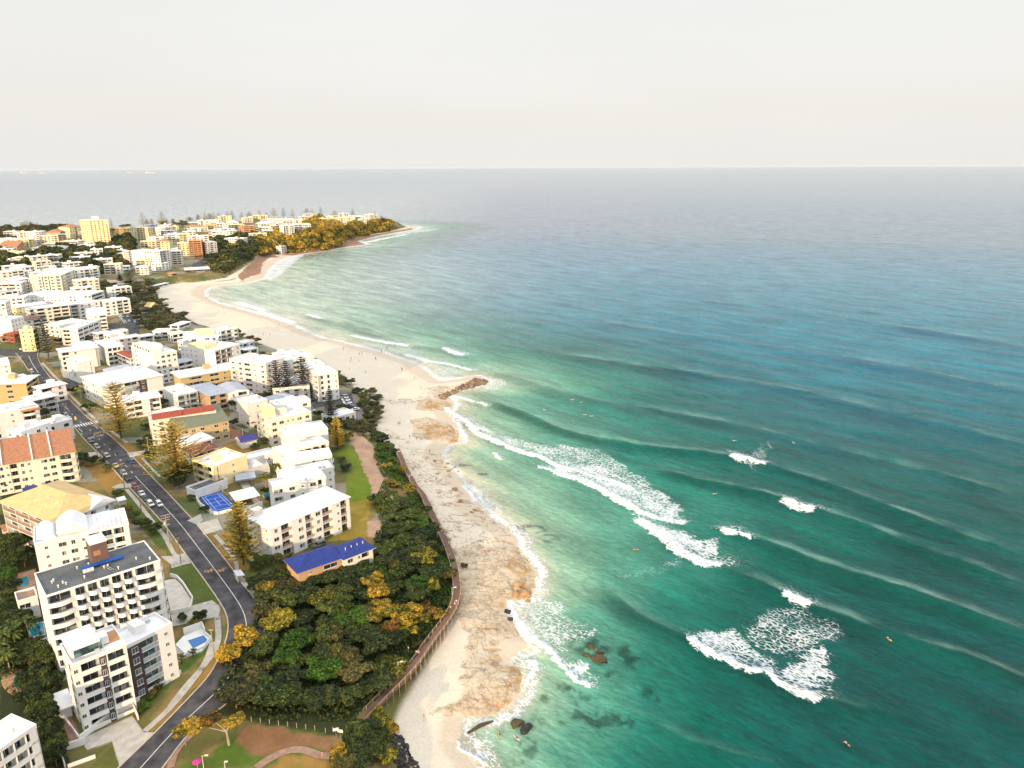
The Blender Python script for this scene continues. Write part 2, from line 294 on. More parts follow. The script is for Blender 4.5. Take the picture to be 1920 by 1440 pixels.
# swash line along the shore
sh=np.exp(-((off-1.6-3*fbm(x/9,y/9,41))/(1.3+ .004*r_))**2)*(.35+.9*fbm(x/14,y/14,42)); foam=np.maximum(foam,sh*(off<40)*.9)
expo=np.exp(-((y-265)/60)**2)*np.exp(-np.abs(x)/60)
sh2=np.exp(-((off-4)/4.5)**2)*expo; foam=np.maximum(foam,np.clip(sh2*.8,0,.6)*(.3+fbm(x/6,y/6,44)))
spot=np.zeros_like(x)
for cx,cy,rx,ry in SPOT:
    c=U(cx,cy); a=abs(U(cx+rx,cy)[0]-c[0]); b=abs(U(cx,cy-ry)[1]-c[1]); s=np.where((abs(x-c[0])<a*1.6)&(abs(y-c[1])<b*1.6))[0]
    e_=((x[s]-c[0])/a)**2+((y[s]-c[1])/b)**2; nzz=fbm(x[s]/3.2,y[s]/3.2,51,5); spot[s]=np.maximum(spot[s],sstep((1.15-e_)*1.2)*sstep((nzz-.42)/.2))
# body colour of the water from depth; far paleness paints in sky reflection
deep=off*(1+.35*(fbm(x/40,y/60,61)-.5)*2)
near=np.exp(-((y-150)/75)**2); deep=deep*(1+1.5*near)+ (x>40)*(x-40)*.5*near
bay=np.exp(-((x+230)/190)**2-((y-800)/330)**2); deep=deep*(1-.55*bay)
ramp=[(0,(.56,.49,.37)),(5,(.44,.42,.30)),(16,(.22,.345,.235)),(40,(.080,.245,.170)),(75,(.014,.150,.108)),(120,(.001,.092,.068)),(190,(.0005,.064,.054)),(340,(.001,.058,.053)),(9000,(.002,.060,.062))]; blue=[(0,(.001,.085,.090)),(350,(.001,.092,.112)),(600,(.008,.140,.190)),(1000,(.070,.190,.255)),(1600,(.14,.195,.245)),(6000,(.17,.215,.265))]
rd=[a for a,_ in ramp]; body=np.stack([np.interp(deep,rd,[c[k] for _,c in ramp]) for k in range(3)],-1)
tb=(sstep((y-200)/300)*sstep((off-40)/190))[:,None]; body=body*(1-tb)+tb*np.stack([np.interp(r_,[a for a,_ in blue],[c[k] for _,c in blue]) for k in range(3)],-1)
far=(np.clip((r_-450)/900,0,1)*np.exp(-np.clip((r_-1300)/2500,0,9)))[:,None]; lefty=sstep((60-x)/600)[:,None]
pale=np.array([.44,.45,.42]); body=body*(1-far*lefty*.75)+pale*far*lefty*.75  # pale sky glow painted onto the far left water
body=body*(1-bay[:,None]*.5)+np.array([.48,.52,.43])*bay[:,None]*.5  # bay pale from shallow sand and painted sky reflection
k_=(.80*face_shade)[:,None]; body=body*(1-k_)+(np.array([.001,.045,.036])*(1-tb)+np.array([.004,.055,.10])*tb)*k_+body*k_*.15; k_=np.clip(.26*crest_sheen,0,.4)[:,None]; body=body*(1-k_)+np.array([.22,.36,.30])*k_  # dark wave fronts and pale crest sheen with foam streak painted into the colour
body*=(1-.62*(spot*(.55+.6*fbm(x/1.6,y/1.6,52)))[:,None]); body*=(.9+.25*(fbm(ua/25,va/12,71)[:,None]))
lav=np.exp(-((x-60)/400)**2)[:,None]*np.clip((r_-400)/500,0,1)[:,None]*.25*(fbm(x/160,y/90,81)[:,None]); body=body+np.array([.12,.02,.06])*lav
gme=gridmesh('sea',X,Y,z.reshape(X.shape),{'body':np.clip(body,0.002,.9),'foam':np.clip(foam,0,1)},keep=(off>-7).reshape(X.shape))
def seamat():
    m,t,b=newmat('sea water'); N=t.nodes.new; L=t.links.new
    b.inputs['IOR'].default_value=1.333; b.inputs['Specular IOR Level'].default_value=.12
    ab=N('ShaderNodeAttribute'); ab.attribute_name='body'; af=N('ShaderNodeAttribute'); af.attribute_name='foam'
    geo=N('ShaderNodeNewGeometry'); mp=N('ShaderNodeMapping'); L(geo.outputs['Position'],mp.inputs[0]); mp.vector_type='TEXTURE'
    mp.inputs['Rotation'].default_value=(0,0,math.atan2(cdy,cdx)); mp.inputs['Scale'].default_value=(1.9,1,1)
    # lacy foam
    nd=N('ShaderNodeTexNoise'); nd.inputs['Scale'].default_value=.45; nd.inputs['Detail'].default_value=4; L(mp.outputs[0],nd.inputs[0])
    ad=N('ShaderNodeVectorMath'); ad.operation='MULTIPLY_ADD'; L(nd.outputs['Color'],ad.inputs[0]); ad.inputs[1].default_value=(2.2,2.2,2.2); L(mp.outputs[0],ad.inputs[2])
    vo=N('ShaderNodeTexVoronoi'); vo.feature='DISTANCE_TO_EDGE'; vo.inputs['Scale'].default_value=.95; L(ad.outputs[0],vo.inputs[0])
    n2=N('ShaderNodeTexNoise'); n2.inputs['Scale'].default_value=1.6; n2.inputs['Detail'].default_value=5; L(mp.outputs[0],n2.inputs[0])
    # width = foam^2*.75 ; lace = 1-smooth(v/width)
    pw=N('ShaderNodeMath'); pw.operation='POWER'; L(af.outputs['Fac'],pw.inputs[0]); pw.inputs[1].default_value=2.2
    wd=N('ShaderNodeMath'); wd.operation='MULTIPLY_ADD'; L(pw.outputs[0],wd.inputs[0]); wd.inputs[1].default_value=.75; wd.inputs[2].default_value=.02
    vn=N('ShaderNodeMath'); vn.operation='MULTIPLY_ADD'; L(n2.outputs[0],vn.inputs[0]); vn.inputs[1].default_value=.25; L(vo.outputs['Distance'],vn.inputs[2])
    vs=N('ShaderNodeMath'); vs.operation='SUBTRACT'; L(vn.outputs[0],vs.inputs[0]); vs.inputs[1].default_value=.11
    mr=N('ShaderNodeMapRange'); mr.interpolation_type='SMOOTHSTEP'; L(vs.outputs[0],mr.inputs[0]); mr.inputs[1].default_value=0; L(wd.outputs[0],mr.inputs[2]); mr.inputs[3].default_value=1; mr.inputs[4].default_value=0
    gate=N('ShaderNodeMapRange'); L(af.outputs['Fac'],gate.inputs[0]); gate.inputs[1].default_value=.04; gate.inputs[2].default_value=.4
    fm=N('ShaderNodeMath'); fm.operation='MULTIPLY'; L(mr.outputs[0],fm.inputs[0]); L(gate.outputs[0],fm.inputs[1])
    mx=N('ShaderNodeMixRGB'); st=N('ShaderNodeTexNoise'); st.inputs['Scale'].default_value=.85; st.inputs['Detail'].default_value=6; st.inputs['Roughness'].default_value=.7; ms=N('ShaderNodeMapping'); ms.vector_type='TEXTURE'; L(geo.outputs['Position'],ms.inputs[0]); ms.inputs['Rotation'].default_value=(0,0,math.atan2(cdy,cdx)+.15); ms.inputs['Scale'].default_value=(3.2,1,1); L(ms.outputs[0],st.inputs[0]); sm=N('ShaderNodeMapRange'); L(st.outputs[0],sm.inputs[0]); sm.inputs[1].default_value=.3; sm.inputs[2].default_value=.72; sm.inputs[3].default_value=.72; sm.inputs[4].default_value=1.42; sv=N('ShaderNodeVectorMath'); sv.operation='SCALE'; L(ab.outputs['Color'],sv.inputs[0]); s2=N('ShaderNodeTexNoise'); s2.inputs['Scale'].default_value=.09; s2.inputs['Detail'].default_value=6; s2.inputs['Roughness'].default_value=.6; m5=N('ShaderNodeMapping'); m5.vector_type='TEXTURE'; L(geo.outputs['Position'],m5.inputs[0]); m5.inputs['Rotation'].default_value=(0,0,math.atan2(cdy,cdx)-.05); m5.inputs['Scale'].default_value=(4,1,1); L(m5.outputs[0],s2.inputs[0]); q2=N('ShaderNodeMapRange'); L(s2.outputs[0],q2.inputs[0]); q2.inputs[1].default_value=.35; q2.inputs[2].default_value=.66; q2.inputs[3].default_value=.76; q2.inputs[4].default_value=1.24; mu=N('ShaderNodeMath'); mu.operation='MULTIPLY'; L(sm.outputs[0],mu.inputs[0]); L(q2.outputs[0],mu.inputs[1]); L(mu.outputs[0],sv.inputs['Scale'])  # streak noise in the body colour stands in for ripple shading
    L(fm.outputs[0],mx.inputs[0]); L(sv.outputs[0],mx.inputs[1]); mx.inputs[2].default_value=(.66,.69,.71,1)
    L(mx.outputs[0],b.inputs['Base Color'])
    rg=N('ShaderNodeMapRange'); L(fm.outputs[0],rg.inputs[0]); rg.inputs[3].default_value=.16; rg.inputs[4].default_value=.8; L(rg.outputs[0],b.inputs['Roughness'])
    # ripples
    r1=N('ShaderNodeTexNoise'); r1.inputs['Scale'].default_value=.55; r1.inputs['Detail'].default_value=6; r1.inputs['Roughness'].default_value=.62
    m2=N('ShaderNodeMapping'); m2.vector_type='TEXTURE'; L(geo.outputs['Position'],m2.inputs[0]); m2.inputs['Rotation'].default_value=(0,0,math.atan2(cdy,cdx)+.35); m2.inputs['Scale'].default_value=(2.3,1,1); L(m2.outputs[0],r1.inputs[0])
    r2=N('ShaderNodeTexNoise'); r2.inputs['Scale'].default_value=.07; r2.inputs['Detail'].default_value=5; m3=N('ShaderNodeMapping'); m3.vector_type='TEXTURE'; L(geo.outputs['Position'],m3.inputs[0]); m3.inputs['Rotation'].default_value=(0,0,math.atan2(cdy,cdx)-.1); m3.inputs['Scale'].default_value=(3.5,1,1); L(m3.outputs[0],r2.inputs[0])
    b1=N('ShaderNodeBump'); b1.inputs['Strength'].default_value=1; b1.inputs['Distance'].default_value=.6; L(r1.outputs[0],b1.inputs['Height'])
    b2=N('ShaderNodeBump'); b2.inputs['Strength'].default_value=1; b2.inputs['Distance'].default_value=2.2; L(r2.outputs[0],b2.inputs['Height']); L(b1.outputs[0],b2.inputs['Normal'])
    b3=N('ShaderNodeBump'); b3.inputs['Strength'].default_value=.7; b3.inputs['Distance'].default_value=.25; L(fm.outputs[0],b3.inputs['Height']); L(b2.outputs[0],b3.inputs['Normal'])
    L(b3.outputs[0],b.inputs['Normal']); return m
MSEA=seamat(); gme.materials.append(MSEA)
props(link('sea',gme),'open blue green sea with breaking surf',None,None,'structure')
# ============================================================ THE LAND
angs2=np.radians(np.linspace(-52,14,900)); rad2=np.concatenate([np.linspace(20,88,30),np.exp(np.linspace(math.log(90),math.log(700),820)),np.exp(np.linspace(math.log(703),math.log(3000),330))])
X,Y=polar(rad2,angs2); x=X.reshape(-1); y=Y.reshape(-1); r_=np.hypot(x,y)
zt=bil(HG,x,y); sc_=bil(sdc,x,y); sb_=bil(sdb,x,y)
def mixc(c,wt,new): return c*(1-wt[:,None])+np.array(new)*wt[:,None]
def wpoly(k,pts,soft=.8,nz=1.2,ns=3):
    P=[GZ(k,a,b)[:2] for a,b in pts]; res=np.zeros_like(x); s=np.where(bbox_sel(x,y,P,6))[0]
    if len(s)==0: return res
    di=inpoly(x[s]+(fbm(x[s]/ns,y[s]/ns,101)-.5)*nz*2,y[s]+(fbm(x[s]/ns,y[s]/ns,102)-.5)*nz*2,P); res[s]=sstep(di/soft+.5); return res
sand=np.array([.65,.575,.455]); c=np.tile(sand,(len(x),1)); n1=fbm(x/6,y/6,111); n2=fbm(x/1.5,y/1.5,112); n3=fbm(x/25,y/25,113)
c=c*(.93+.12*n1[:,None])
wet=sstep((6.5+5*(fbm(x/30,y/30,5)-.5)*2+.006*r_-sc_)/2.2); c=mixc(c,wet*.75,(.54,.44,.33))
# inland default: dry lawn, dirt, concrete yards
inl=sstep(sb_/2.5+.2)
gcol=mixc(np.tile(np.array([.135,.125,.04]),(len(x),1)),sstep((n1-.42)/.2),(.24,.165,.065)); gcol=mixc(gcol,sstep((n3-.5)/.12)*.75,(.07,.10,.03))
gcol=mixc(gcol,sstep((fbm(x/11,y/11,120)-.56)/.05)*.5*(y>230),(.36,.34,.31))
c=mixc(c,inl,(0,0,0))+gcol*inl[:,None]
rock=np.zeros_like(x); orange=np.zeros_like(x)
PL=[('x',[(840,1025),(990,1025),(1010,1070),(1010,1130),(960,1135),(975,1190),(940,1205),(935,1240),(1000,1260),(985,1310),(950,1345),(870,1350),(820,1345),(850,1320),(870,1290),(872,1240),(880,1215),(866,1180),(868,1130)],1.),
 ('x',[(780,752),(800,745),(835,752),(852,760),(838,770),(800,772),(780,768)],1.),('x',[(768,788),(800,782),(835,795),(870,815),(862,832),(820,828),(780,820)],1.),
 ('x',[(720,800),(780,832),(812,840),(828,860),(850,900),(880,940),(920,965),(950,985),(965,1020),(850,1035),(800,930),(770,880),(735,835)],.38),
 ('x',[(720,750),(780,745),(800,728),(840,720),(850,740),(800,752),(740,760)],.45),('h',[(620,1000),(720,900),(830,800),(1100,790),(1150,820),(1000,830),(900,900),(880,1060),(560,1180),(540,1100)],1.),
 ('x',[(520,478),(600,468),(640,462),(660,446),(700,440),(770,428),(790,432),(700,450),(690,462),(640,470),(560,480)],1.)]
for k,pts,wt in PL: rock=np.maximum(rock,wpoly(k,pts,2.,3.,7)*wt)
crk=np.abs(fbm(x/7+2*fbm(x/9,y/9,130),y/4,131)-.5)*2; crack=np.exp(-(crk/.05)**2); crk2=np.abs(fbm(x/2.4,y/1.6,133,3)-.5)*2; crack2=np.exp(-(crk2/.045)**2)*sstep((fbm(x/12,y/12,7)-.48)/.1)
far_red=(r_>800)*1.
rbase=mixc(np.tile(np.array([.57,.48,.355]),(len(x),1)),sstep((n1-.4)/.25)*.5,(.50,.385,.26)); rbase=mixc(rbase,far_red,(.30,.16,.10))
edge=np.exp(-(np.clip(sc_-1,0,99)/3.0)**2)*sstep((fbm(x/8,y/8,140)-.3)/.15)
oz=np.maximum(edge,np.maximum(wpoly('x',[(930,1340),(965,1320),(985,1275),(970,1262),(950,1280),(935,1300),(900,1332),(910,1342)],2,1.5),wpoly('x',[(960,1040),(985,1045),(998,1075),(994,1120),(970,1130),(955,1100),(972,1080),(945,1062)],2,2)))
oz=np.maximum(oz,np.maximum(wpoly('x',[(790,800),(815,792),(862,812),(858,826),(800,822)],1,3),wpoly('x',[(790,765),(800,752),(832,756),(820,768)],1,2)))
rbase=mixc(rbase,oz*(.35+.6*sstep((fbm(x/2.5+1.5*n1,y/5,171)-.33)/.3))*(1-far_red)*(.25+.75*sstep((fbm(x/1.7,y/3.1,174)-.36)/.16)),(.42,.24,.09)); rbase=mixc(rbase,sstep((fbm(x/8,y/2.2,172)-.58)/.1)*.32*(1-oz*.3),(.42,.31,.20)); rbase=mixc(rbase,sstep((fbm(x/1.3,y/1.3,173)-.6)/.1)*.35,(.26,.15,.08)); rbase=mixc(rbase,np.clip(crack*.8+crack2*.6,0,1)*.55,(.18,.11,.06))
full=(rock>.9)|(n1>.55); c=mixc(c,rock*sstep((rock-.45+.5*(n1-.4))/.3),(0,0,0))+rbase*(rock*sstep((rock-.45+.5*(n1-.4))/.3))[:,None]
part=sstep(rock/.3)*(rock<.9); c=mixc(c,part*np.clip(crack2*1.2+crack*.9,0,1)*.85,(.25,.15,.08))
# named ground patches
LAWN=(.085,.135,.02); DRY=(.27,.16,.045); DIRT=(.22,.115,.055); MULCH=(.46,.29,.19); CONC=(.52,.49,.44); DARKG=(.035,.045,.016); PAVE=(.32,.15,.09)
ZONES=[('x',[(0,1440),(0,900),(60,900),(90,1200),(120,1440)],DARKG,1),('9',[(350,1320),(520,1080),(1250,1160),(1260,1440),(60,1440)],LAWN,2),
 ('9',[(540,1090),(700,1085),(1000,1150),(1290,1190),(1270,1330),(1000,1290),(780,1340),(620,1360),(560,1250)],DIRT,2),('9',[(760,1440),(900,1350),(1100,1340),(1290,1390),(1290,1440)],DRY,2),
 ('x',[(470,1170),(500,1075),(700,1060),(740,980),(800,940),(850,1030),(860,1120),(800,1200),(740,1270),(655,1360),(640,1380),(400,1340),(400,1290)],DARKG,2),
 ('x',[(580,1075),(700,1080),(700,1000),(590,1050)],DRY,2),
 ('8',[(0,350),(270,600),(310,560),(420,700),(600,960),(640,1050),(900,1350),(860,1400),(560,1010),(350,700),(0,420)],DRY,1),('8',[(540,650),(600,900),(720,960),(700,1000),(620,1000),(420,690)],(.36,.21,.045),1),
 ('8',[(0,960),(180,940),(390,1250),(380,1300),(220,1340),(120,1120),(0,1050)],(.09,.115,.025),1),
 ('6',[(1080,270),(1260,310),(1620,700),(1740,980),(1700,1000),(1480,760),(1300,560),(1180,420)],(.10,.125,.025),1),('6',[(940,160),(1080,120),(1180,140),(1290,260),(1100,300),(1000,240)],DRY,1),
 ('7',[(1100,1010),(1690,480),(1690,330),(1500,560),(1220,790)],LAWN,1),('7',[(1100,1160),(1400,900),(1694,540),(1694,660),(1400,960),(1180,1190)],DRY,.8),('7',[(690,1440),(900,1250),(950,1360),(960,1440)],(.11,.115,.03),1),
 ('8',[(1590,180),(1700,-60),(1760,0),(1840,350),(1780,480),(1560,380)],(.13,.19,.015),1),('5',[(1000,900),(1050,1040),(1180,1200),(1250,1440),(1020,1440),(1000,1340),(1120,1280),(980,1160),(860,1130),(990,1060)],(.15,.19,.02),1.5),
 ('8',[(1590,400),(1840,350),(1780,480),(1770,700),(1700,720),(1520,740),(1400,740),(1590,620)],(.30,.21,.035),1),
 ('5',[(1010,900),(1150,930),(1240,1030),(1320,1100),(1350,1230),(1430,1350),(1480,1440),(1250,1440),(1170,1250),(1160,1200),(1060,1010)],MULCH,1),('8',[(1700,-60),(1800,-60),(1920,100),(1920,380),(1860,340),(1780,130)],MULCH,1),('q',[(210,830),(400,820),(440,880),(350,960),(205,960)],MULCH,1),
 ('q',[(50,120),(150,130),(290,280),(320,400),(400,620),(420,720),(330,700),(250,640),(210,440),(130,270)],MULCH,1),
 ('3',[(370,50),(420,50),(640,290),(820,290),(700,310),(580,310)],DRY,1),('3',[(610,390),(700,380),(860,560),(1100,780),(1400,1000),(1360,1030),(1000,720)],DRY,1.5),('3',[(1080,820),(1200,860),(1450,1000),(1440,1250),(1600,1440),(1500,1440),(1260,1030)],DRY,1),
 ('3',[(480,560),(640,650),(760,760),(880,900),(1010,990),(1000,1050),(760,900),(600,760)],(.15,.13,.045),1),('3',[(800,1120),(1080,1120),(1200,1200),(1320,1360),(1100,1440),(1000,1300)],DRY,1),
 ('4',[(1030,1250),(1180,1200),(1250,1270),(1450,1290),(1320,1330),(1150,1320)],DRY,1),('4',[(1110,1060),(1260,1130),(1250,1180),(1140,1180)],PAVE,1),
 ('6',[(340,540),(460,520),(540,660),(420,760),(340,720)],(.20,.12,.08),1),('6',[(0,400),(230,420),(260,520),(0,560)],(.12,.11,.03),1),('6',[(170,1150),(360,1100),(400,1380),(180,1440)],PAVE,.5),
 ('d',[(900,880),(1280,870),(1350,960),(1200,1040),(1000,1000)],(.12,.14,.03),2),('d',[(150,330),(280,380),(480,350),(640,320),(560,250),(200,230)],(.50,.40,.33),2),
 ('5',[(640,520),(1060,490),(1160,620),(1190,700),(1160,800),(1060,760),(640,700)],(.20,.17,.15),1),('d',[(1060,420),(1110,560),(1240,740),(1400,860),(1360,860),(1180,760),(1050,560)],(.40,.27,.2),2),
 ('7',[(640,1215),(1050,1030),(1140,1160),(1240,1160),(950,1440),(940,1380),(890,1230),(690,1300)],CONC,.4)]
for k,pts,cc,soft in ZONES:
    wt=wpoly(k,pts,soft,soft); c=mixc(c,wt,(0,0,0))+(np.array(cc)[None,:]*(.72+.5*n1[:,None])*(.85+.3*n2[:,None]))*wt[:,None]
zt=zt+rock*(.95*(np.floor(fbm(x/8+.3*n2,y/7,150)*7)/7-.3)-.16*np.clip(crack+crack2,0,1))*sstep(sc_/1.0)*(r_<700)+ (fbm(x/3,y/3,160)-.5)*.10*(sb_<0)
mulch=np.zeros_like(x)
hump=np.exp(-((x+40)/500)**2); behind=sstep((85-y)/200)
lm=gridmesh('ground',X,Y,zt.reshape(X.shape),{'alb':np.clip(c,.004,.9),'rock':np.clip(rock,0,1)*(1-far_red)*(sc_>.3)},keep=(sc_>-25).reshape(X.shape))
def landmat():
    m,t,b=newmat('ground earth and sand'); N=t.nodes.new; L=t.links.new; b.inputs['Roughness'].default_value=.9; b.inputs['Specular IOR Level'].default_value=.15
    a=N('ShaderNodeAttribute'); a.attribute_name='alb'; g=N('ShaderNodeNewGeometry')
    n=N('ShaderNodeTexNoise'); n.inputs['Scale'].default_value=1.3; n.inputs['Detail'].default_value=8; n.inputs['Roughness'].default_value=.65; L(g.outputs['Position'],n.inputs[0])
    mr=N('ShaderNodeMapRange'); L(n.outputs[0],mr.inputs[0]); mr.inputs[1].default_value=.3; mr.inputs[2].default_value=.7; mr.inputs[3].default_value=.88; mr.inputs[4].default_value=1.09
    s=N('ShaderNodeVectorMath'); s.operation='SCALE'; L(a.outputs['Color'],s.inputs[0]); L(mr.outputs[0],s.inputs['Scale'])
    ar=N('ShaderNodeAttribute'); ar.attribute_name='rock'; nd=N('ShaderNodeTexNoise'); nd.inputs['Scale'].default_value=.25; nd.inputs['Detail'].default_value=6; L(g.outputs['Position'],nd.inputs[0])
    ad=N('ShaderNodeVectorMath'); ad.operation='MULTIPLY_ADD'; L(nd.outputs['Color'],ad.inputs[0]); ad.inputs[1].default_value=(9,9,9); mq=N('ShaderNodeMapping'); mq.vector_type='TEXTURE'; mq.inputs['Rotation'].default_value=(0,0,1.9); mq.inputs['Scale'].default_value=(2.2,1,1); L(g.outputs['Position'],mq.inputs[0]); L(mq.outputs[0],ad.inputs[2])
    acc=None
    for sc2,wd2 in ((.16,.030),(.5,.045)):
        v=N('ShaderNodeTexVoronoi'); v.feature='DISTANCE_TO_EDGE'; v.inputs['Scale'].default_value=sc2; L(ad.outputs[0],v.inputs[0]); r_2=N('ShaderNodeMapRange'); L(v.outputs['Distance'],r_2.inputs[0]); r_2.inputs[1].default_value=0; r_2.inputs[2].default_value=wd2; r_2.inputs[3].default_value=1; r_2.inputs[4].default_value=0
        if acc is None: acc=r_2.outputs[0]
        else: gt=N('ShaderNodeMapRange'); L(nd.outputs[0],gt.inputs[0]); gt.inputs[1].default_value=.5; gt.inputs[2].default_value=.6; m_=N('ShaderNodeMath'); m_.operation='MULTIPLY'; L(r_2.outputs[0],m_.inputs[0]); L(gt.outputs[0],m_.inputs[1]); mx_=N('ShaderNodeMath'); mx_.operation='MAXIMUM'; L(acc,mx_.inputs[0]); L(m_.outputs[0],mx_.inputs[1]); acc=mx_.outputs[0]
    km=N('ShaderNodeMath'); km.operation='MULTIPLY'; L(acc,km.inputs[0]); L(ar.outputs['Fac'],km.inputs[1]); k3=N('ShaderNodeMath'); k3.operation='MULTIPLY'; L(km.outputs[0],k3.inputs[0]); k3.inputs[1].default_value=.62
    mc=N('ShaderNodeMixRGB'); L(k3.outputs[0],mc.inputs[0]); L(s.outputs[0],mc.inputs[1]); mc.inputs[2].default_value=(.14,.08,.04,1); L(mc.outputs[0],b.inputs['Base Color'])
    bp=N('ShaderNodeBump'); bp.inputs['Distance'].default_value=.07; bp.inputs['Strength'].default_value=.7; L(n.outputs[0],bp.inputs['Height']); L(bp.outputs[0],b.inputs['Normal']); return m
lm.materials.append(landmat()); props(link('ground',lm),'sandy beach, rock shelves and town ground',None,None,'structure')
# unseen hill behind camera, shaped to keep the low sun off the near town
hx=np.linspace(-900,500,90); hy=np.linspace(-1100,-60,60); HX,HY=np.meshgrid(hx,hy,indexing='ij')
HILL=1.66
hz_=HILL*(88+16*np.sin(HX/130)+30*(fbm(HX/70,HY/70,200)-.5))*np.exp(-((HY+480)/150)**2)*sstep((-HX-185)/100)+2
hm=gridmesh('shade_hill',HX,HY,hz_,{'alb':np.tile(np.array([.05,.07,.02]),(HX.size,1))}); hm.materials.append(lm.materials[0]); hm.flip_normals(); props(link('shade_hill',hm),None,None,None,'structure')
# ============================================================ materials
M={}
def dm(k,*a,**kw): M[k]=mat(k.replace('_',' '),*a,**kw)
dm('asphalt',(.082,.077,.083),rough=.85,var=.32,scale=.3,bump=.02,bscale=20)
dm('concrete',(.46,.43,.38),rough=.85,var=.12,scale=.5)
dm('paving',(.34,.21,.15),rough=.85,var=.15,scale=.8); dm('kerb_stone',(.50,.42,.32),rough=.8,var=.1)
dm('white_paint',(.72,.71,.68),rough=.6,var=.08); dm('yellow_paint',(.75,.45,.04),rough=.6,var=.1); dm('ochre_marking',(.60,.33,.12),rough=.7,var=.2)
dm('white_wall',(.79,.78,.755),rough=.75,var=.04,scale=.35); dm('cream_wall',(.79,.735,.62),rough=.8,var=.05,scale=.35); dm('yellow_brick',(.52,.40,.20),rough=.85,var=.10,scale=2)
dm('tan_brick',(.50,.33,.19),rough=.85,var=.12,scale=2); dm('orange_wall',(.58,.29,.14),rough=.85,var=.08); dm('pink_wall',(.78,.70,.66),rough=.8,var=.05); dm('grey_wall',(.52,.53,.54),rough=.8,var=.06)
dm('dark_brick',(.085,.06,.06),rough=.8,var=.2,scale=3); dm('brown_wall',(.16,.10,.09),rough=.8,var=.1); dm('red_brick',(.33,.09,.055),rough=.85,var=.15,scale=2); dm('pale_yellow_wall',(.80,.70,.42),rough=.8,var=.05)
dm('white_roof',(.76,.76,.785),rough=.55,var=.07,scale=.25,stripe=1.2,bump=.03); dm('pale_roof',(.68,.68,.70),rough=.6,var=.08,scale=.25,stripe=1.2,bump=.03); dm('blue_grey_roof',(.38,.42,.50),rough=.5,var=.08,scale=.3,stripe=1.2,bump=.03)
dm('dark_grey_roof',(.115,.125,.13),rough=.8,var=.25,scale=.35,c2=(.075,.08,.085)); dm('tile_roof',(.46,.21,.11),rough=.8,var=.16,scale=1.2,stripe=2.6,bump=.06); dm('red_roof',(.36,.075,.05),rough=.75,var=.15,scale=.8,stripe=2.6,bump=.05)
dm('maroon_roof',(.22,.065,.065),rough=.7,var=.15,stripe=1.4,bump=.06); dm('blue_roof',(.014,.035,.24),rough=.5,var=.2,scale=.6,stripe=2.4,bump=.06,c2=(.012,.028,.15)); dm('purple_roof',(.06,.055,.26),rough=.6,var=.1,stripe=2.)
dm('green_roof',(.13,.17,.135),rough=.8,var=.3,scale=.5,stripe=1.8,bump=.05,c2=(.18,.17,.10)); dm('yellow_tile_roof',(.66,.47,.22),rough=.7,var=.10,scale=.5,stripe=2.2,bump=.05); dm('brown_roof',(.22,.13,.10),rough=.8,var=.2)
dm('terrace',(.55,.50,.44),rough=.85,var=.1); dm('rust_metal',(.45,.22,.10),rough=.6); dm('timber',(.20,.115,.085),rough=.75,var=.2,scale=3); dm('pale_timber',(.60,.44,.26),rough=.7,var=.15); dm('pole_wood',(.40,.33,.24),rough=.85,var=.15)
dm('grey_metal',(.45,.46,.47),rough=.4,metal=.5,var=.05); dm('pool_water',(.01,.20,.30),rough=.08,spec=.5,var=.08); dm('blue_pool',(.01,.14,.42),rough=.08,spec=.5,var=.05); dm('court_blue',(.008,.085,.42),rough=.7,var=.08); dm('green_pool',(.015,.16,.12),rough=.08,spec=.5)
dm('dark_rock',(.055,.052,.055),rough=.85,var=.4,scale=1.5,bump=.1,bscale=3,rand=.35); dm('groyne_rock',(.30,.20,.12),rough=.9,var=.35,scale=1.2,bump=.1,bscale=3,rand=.4,c2=(.08,.06,.05)); dm('orange_rock',(.42,.27,.14),rough=.9,var=.25,scale=.9,bump=.3,bscale=2.5,c2=(.22,.12,.06)); dm('mossy_rock',(.07,.065,.022),rough=.6,var=.4,scale=1.2,bump=.3,bscale=2.5,c2=(.05,.03,.02))
dm('trunk_bark',(.19,.14,.10),rough=.9,var=.25,scale=2); dm('pine_bark',(.13,.09,.065),rough=.9,var=.25)
dm('rubber',(.02,.02,.02),rough=.8); dm('skin',(.55,.33,.23),rough=.6,rand=.3); dm('hair',(.03,.02,.015),rough=.7)
def glassmat(k,c,rough=.06,rand=True):
    m,t,b=newmat(k); N=t.nodes.new; L=t.links.new; b.inputs['Roughness'].default_value=rough; b.inputs['Specular IOR Level'].default_value=.6
    oi=N('ShaderNodeObjectInfo'); g=N('ShaderNodeNewGeometry'); sn=N('ShaderNodeVectorMath'); sn.operation='SNAP'; L(g.outputs['Position'],sn.inputs[0]); sn.inputs[1].default_value=(1.1,1.1,1.5)
    wn=N('ShaderNodeTexWhiteNoise'); L(sn.outputs[0],wn.inputs[0])
    mr=N('ShaderNodeValToRGB'); e=mr.color_ramp.elements; mr.color_ramp.interpolation='CONSTANT'; e[0].color=(*c,1); e[1].position=.55; e[1].color=(*[min(.9,q*2.2+.01) for q in c],1)
    k2=e.new(.80); k2.color=(.30,.28,.24,1); k3=e.new(.90); k3.color=(.10,.10,.11,1); L(wn.outputs[0],mr.inputs[0]); L(mr.outputs[0],b.inputs['Base Color']); M[k]=m
glassmat('glass',(.022,.027,.032)); glassmat('green_glass',(.05,.10,.10))
m,t,b=newmat('balustrade glass'); b.inputs['Base Color'].default_value=(.55,.62,.62,1); b.inputs['Roughness'].default_value=.1; b.inputs['Alpha'].default_value=.45; M['rail_glass']=m
